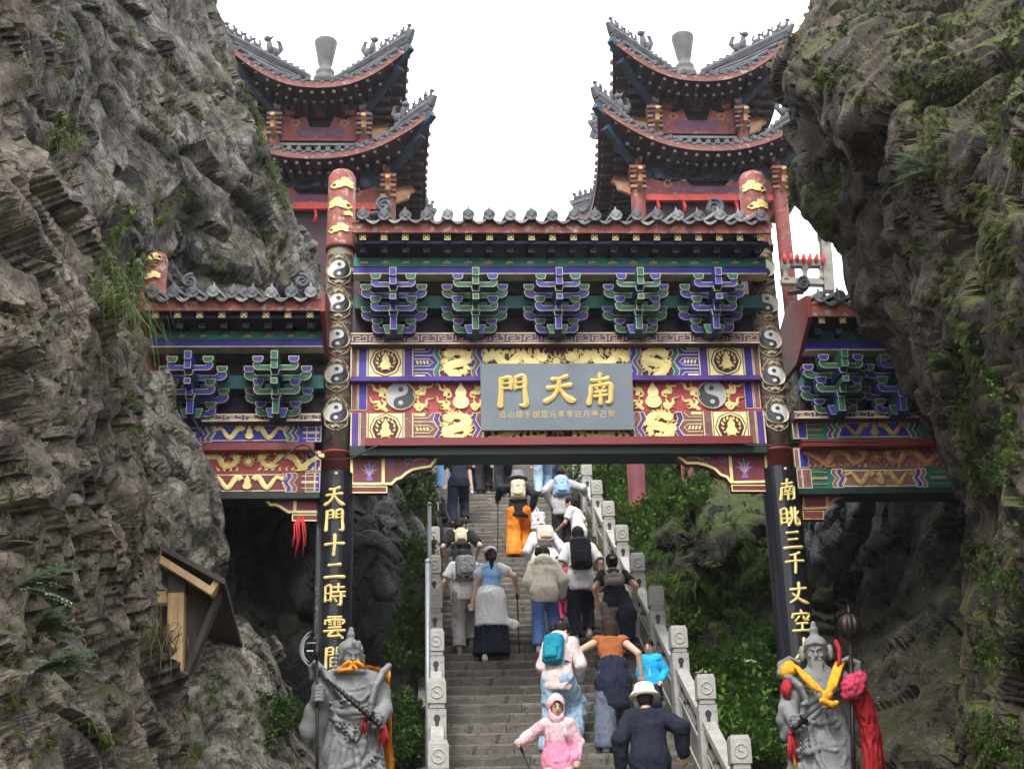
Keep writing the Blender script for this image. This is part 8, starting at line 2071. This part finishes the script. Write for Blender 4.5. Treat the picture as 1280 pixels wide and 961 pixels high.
scatter([(60, 20), (265, 20), (395, 330), (300, 350), (210, 320), (130, 260), (70, 170)], 240, lambda p, n: tuft(m, p, n, .15, 12, rnd.randrange(2), 1.1, .005), .36, .03)
scatter([(300, 100), (345, 190), (380, 270), (340, 240)], 60, lambda p, n: tuft(m, p, n, .20, 16, 0, 1.2, .006))
stuff('grass', m, [GRASS_A, GRASS_D], 'grass in the cracks of the tall cliff behind the left wing', 'grass')
m = MB()
scatter([(0, 380), (130, 380), (200, 640), (200, 961), (0, 961)], 150, lambda p, n: tuft(m, p, n, .05, 18, 0, .8, .0026), .35, .02)
stuff('moss', m, [MOSS_M], 'dark moss cushions on the near cliff at the left edge', 'moss')
m = MB()
scatter([(1000, 0), (1280, 0), (1280, 200), (1180, 160), (1060, 130), (960, 110), (950, 70)], 800, lambda p, n: tuft(m, p, n, .06, 14, rnd.randrange(2), .7, .0032), .12, .02)
scatter([(1120, 150), (1280, 130), (1280, 430), (1200, 420), (1130, 330)], 340, lambda p, n: tuft(m, p, n, .075, 14, rnd.choice((0, 1, 2)), .8, .003), .28, .02)
scatter([(1190, 430), (1280, 430), (1280, 961), (1215, 961), (1210, 600)], 380, lambda p, n: tuft(m, p, n, .065, 14, rnd.choice((0, 1, 2)), 1.1, .003), .24, .02)
scatter([(1190, 430), (1280, 430), (1280, 961), (1215, 961), (1210, 600)], 150, lambda p, n: herb(m, p, n, .12, 18, .035, 3, False), .15, .02)
scatter([(985, 200), (1060, 220), (1040, 300), (990, 250)], 70, lambda p, n: tuft(m, p, n, .12, 14, 0, 1.1, .004))
stuff('moss', m, [MOSS_M, GRASS_A, GRASS_D, LEAF_A], 'moss, grass and small leaves covering the overhanging cliff on the right', 'moss')
# plants one can point at
def plant(name, cat, label, spots, fn, mats):
    h = None
    for s in spots:
        h = ray_rock(*s)
        if h: break
    if not h: return
    m = MB(); p, n = h[0], h[1]; fn(m, p, n); off = Vector(p); m.v = [(v[0] - off[0], v[1] - off[1], v[2] - off[2]) for v in m.v]
    tag(inst(name, m.mesh(name, mats), None, off), label, cat)
def fern_fn(L, k, lw, droop, side):
    def f(m, p, n):
        for i in range(k): frond(m, p, Vector(n) * .5 + Vector((side + rnd.uniform(-.5, .5), rnd.uniform(-.3, .1), rnd.uniform(-.1, .7))), L * rnd.uniform(.7, 1.1), droop * rnd.uniform(.4, 1.2), lw)
    return f
plant('fern', 'fern', 'pale feathery fern growing from the near cliff, topmost of three at the lower left', [(20, 735)], fern_fn(.30, 12, .055, .25, .6), [FERN_M])
plant('fern', 'fern', 'pale feathery fern growing from the near cliff, between two other ferns', [(45, 790)], fern_fn(.26, 11, .05, .25, .6), [FERN_M])
plant('fern', 'fern', 'pale feathery fern growing from the near cliff, lowest at the lower left', [(40, 842)], fern_fn(.28, 12, .05, .3, .7), [FERN_M])
plant('fern', 'fern', 'silvery feathery plant spreading on the right overhanging cliff', [(1165, 215)], fern_fn(.36, 18, .06, .25, -.5), [FERN_M])
plant('fern', 'fern', 'small green fern on the edge of the right cliff beside the right wing', [(1190, 462)], fern_fn(.36, 8, .09, .3, -.5), [LEAF_B])
plant('grass_tuft', 'grass', 'long drooping grass tuft left of the short red column on the left wing', [(128, 380), (118, 375)], lambda m, p, n: tuft(m, p, Vector((.8, -.4, .3)), .55, 110, 0, 1.6, .004), [GRASS_A])
plant('grass_tuft', 'grass', 'dry yellowish grass tuft beside the wooden shelter post', [(200, 800), (190, 800)], lambda m, p, n: tuft(m, p, n, .42, 90, 0, 1.3, .004), [GRASS_D])
plant('grass_tuft', 'grass', 'bright green grass tuft in a hollow of the upper left cliff', [(75, 180), (65, 185)], lambda m, p, n: tuft(m, p, n, .32, 80, 0, 1.3, .004), [GRASS_A])
plant('shrub', 'shrub', 'yellow green leafy shrub above the end of the left wing roof', [(122, 335), (112, 335)], lambda m, p, n: [herb(m, Vector(p) + Vector((rnd.uniform(-.1, .3), rnd.uniform(-.1, .1), rnd.uniform(-.2, .3))), (.5, -.5, .4), .2, 18, .05) for _ in range(10)], [LEAF_B, STEM])
plant('shrub', 'shrub', 'bright green shrub on the slope just under the right carved corbel', [(850, 640)], lambda m, p, n: [herb(m, Vector(p) + Vector((rnd.gauss(0, .22), rnd.gauss(0, .2), rnd.gauss(.12, .12))), (0, -.5, .6), .34, 27, .10) for _ in range(26)], [LEAF_B, STEM])
plant('shrub', 'shrub', 'leafy shrub beside the red column beyond the beam', [(760, 610)], lambda m, p, n: [herb(m, Vector(p) + Vector((rnd.gauss(0, .3), rnd.gauss(0, .2), rnd.gauss(.2, .3))), (0, -.5, .6), .4, 27, .12) for _ in range(34)], [LEAF_A, STEM])
def elder(m, p, n):
    for _ in range(30): herb(m, Vector(p) + Vector((rnd.gauss(0, .25), rnd.gauss(0, .15), rnd.gauss(.1, .2))), (0, -.5, .6), .34, 27, .085)
    for _ in range(4):
        c = Vector(p) + Vector((rnd.gauss(0, .3), -.25 + rnd.gauss(0, .1), .35 + rnd.gauss(0, .15)))
        for k in range(14): m.sphere((c.x + rnd.gauss(0, .045), c.y + rnd.gauss(0, .045), c.z + rnd.gauss(0, .012)), .012, 2, 5, 3)
plant('shrub', 'shrub', 'shrub with pale flower heads between the right railing and the bearded statue', [(935, 880)], elder, [LEAF_A, STEM, mat('pale_green_flower', (.36, .42, .24), .7, .1, bump=0)])
# ------------------------------------------------------------------ timber shelter, ribbons, cable
def wood_mat(name, a, b_, scale=1.0):
    m, nt, b = _nodes(name); tc = nt.nodes.new('ShaderNodeTexCoord').outputs['Object']; mp = nt.nodes.new('ShaderNodeMapping'); nt.links.new(tc, mp.inputs[0]); mp.inputs['Scale'].default_value = (14 * scale, 14 * scale, 1.1 * scale)
    n = _noise(nt, mp.outputs[0], 2.0, 6, .6, .8); c = _ramp(nt, n, [(.3, a), (.7, b_)]); c = _mix(nt, _ramp(nt, _noise(nt, tc, 3, 5), [(.5, 0), (.75, .5)]), c, [x * .55 for x in a]); nt.links.new(c, b.inputs['Base Color']); b.inputs['Roughness'].default_value = .65; _bump(nt, b, n, .25, .01); return m
PINE = wood_mat('fresh_pine', (.40, .26, .12), (.54, .38, .19)); DARKW = wood_mat('dark_stained_wood', (.030, .022, .018), (.065, .05, .04))
SY = 12.3
base = P(218, 880, SY); SH = tag(empty('shelter', tuple(base)), 'small timber shelter with a pale post and dark sloping roof leaning on the left rock', 'shelter')
def sp(px, py, dy=0.0): return P(px, py, SY + dy)
m = MB(); m.bar(sp(222, 735), sp(217, 915), .135, .135, 0, (0, 1, 0)); wpart('post', m, PINE, SH)
m = MB(); m.bar(sp(223, 722), sp(222, 742), .15, .15, 0, (0, 1, 0)); wpart('post_cap', m, DARKW, SH)
m = MB(); m.bar(sp(168, 747, .02), sp(216, 748, .02), .10, .12, 0, (0, 1, 0)); wpart('cross_beam', m, PINE, SH)
m = MB(); m.bar(sp(196, 697, -.10), sp(268, 742, -.10), .06, .15, 0, (0, -1, 0)); wpart('rafter_board', m, PINE, SH)
m = MB(); m.bar(sp(266, 737, -.11), sp(272, 728, -.11), .05, .11, 0, (0, -1, 0)); wpart('end_block', m, PINE, SH)
# roof sheet: front edge rises along the rafter, the eave runs back down the slope
A0, A1 = sp(190, 681, -.2), sp(281, 730, -.2)
back = np.array([0.0, 2.3, -.55]); m = MB(); th = np.array([0, 0, .05])
A1b = P(236, 862, SY + .2); 
v = [A0, A1, A1 + back, A0 + back]
m.add([*v, *[q + th for q in v]], [(3, 2, 1, 0), (4, 5, 6, 7), (0, 1, 5, 4), (1, 2, 6, 5), (2, 3, 7, 6), (3, 0, 4, 7)]); wpart('roof_sheet', m, DARKW, SH)
e0, e1 = sp(279, 733, .06), sp(234, 842, .10)
m = MB(); m.bar(e0, e1, .05, .14, 0, (0, -1, 0)); wpart('brace', m, DARKW, SH)
m = MB(); q = [sp(224, 735, .14), sp(272, 733, .14), sp(232, 835, .14), sp(222, 842, .14)]; qb = [p + np.array([0, .05, 0]) for p in q]; m.add([*q, *qb], [(0, 1, 2, 3), (7, 6, 5, 4), (0, 4, 5, 1), (1, 5, 6, 2), (2, 6, 7, 3), (3, 7, 4, 0)]); wpart('side_board', m, DARKW, SH)
m = MB(); m.bar(sp(205, 742, .3), sp(208, 830, .3), .10, .08, 0, (0, 1, 0)); wpart('rear_post', m, DARKW, SH)
# red ribbons tied under the left wing
a = P(376, 652, 15.75); T = tag(empty('prayer_ribbons', tuple(a)), 'bundle of red prayer ribbons hanging under the left wing of the gate', 'ribbons')
for k in range(6):
    x = rnd.uniform(-.07, .07); L = rnd.uniform(.22, .40); m = MB(); m.tube([(x * .4, 0, .06), (x, -.01 * k, -.05), (x * 1.2 + rnd.uniform(-.03, .03), -.01 * k, -L * .6), (x * 1.3, 0, -L)], [.02, .045, .035, .03], 6, 0, True, True, .3); inst('ribbon', m.mesh('ribbon', mat('ribbon_red', (.5, .03, .035))), T)
for k, (X, Yr, lab) in enumerate(((1.36, 19.1, 'red and white ribbon tied to the right railing chain, lower of two'), (1.36, 21.6, 'red and white ribbon tied to the right railing chain, upper of two'))):
    p = (X + .02, Yr, stair_line(Yr) + .72); T = tag(empty('ribbon', p), lab, 'ribbon')
    for j in range(4):
        m = MB(); L = rnd.uniform(.2, .34); dx = rnd.uniform(-.05, .05); m.tube([(dx * .3, 0, .03), (dx, .06 * j - .1, -.1), (dx * 1.4, .07 * j - .12, -L)], [.014, .038, .02], 6, 0, True, True, .3); inst('strip', m.mesh('strip', mat('ribbon_red', (.5, .03, .035)) if j % 2 else WHITEP), T)
# cable along the beams
pts = [P(345, 580, 15.55), P(372, 558, 15.55), P(385, 558, 15.5), P(400, 572, 15.4), P(418, 575, 15.55), P(440, 572, 15.5), P(458, 563, 15.6), P(474, 556, 15.62)]
m = MB(); m.tube(spline(pts, 40), .010, 6); tag(m.build('cable', CABLE), 'black cable sagging across the left column to the central beam', 'cable')
pts = [P(232, 508, 15.5), P(240, 520, 15.5), P(252, 545, 15.5)]; m = MB(); m.tube(spline(pts, 12), .016, 6); tag(m.build('cable', CABLE), 'short black cable over the boards of the left wing', 'cable')
pts = [P(930, 556, 15.6), P(960, 557, 15.5), P(985, 555, 15.5), P(1010, 552, 15.6), P(1100, 553, 15.62)]; m = MB(); m.tube(spline(pts, 20), .009, 6); tag(m.build('cable', CABLE), 'black cable running past the right column to the right wing', 'cable')
# ------------------------------------------------------------------ thin even haze, added to lift dark tones as veiling glare does
hz = bpy.data.materials.new('veil_haze'); hz.use_nodes = True; hn = hz.node_tree; hn.nodes.clear()
ho = hn.nodes.new('ShaderNodeOutputMaterial'); hv = hn.nodes.new('ShaderNodeVolumePrincipled'); hv.inputs['Density'].default_value = 0.00045; hv.inputs['Color'].default_value = (.95, .95, 1, 1); hv.inputs['Anisotropy'].default_value = .3
hn.links.new(hv.outputs[0], ho.inputs['Volume'])
b = MB(); b.box((0, 0, 38.5), (3200, 3200, 80)); tag(b.build('haze', hz), 'thin pale haze volume added to lift the dark tones', 'haze', None, 'stuff')
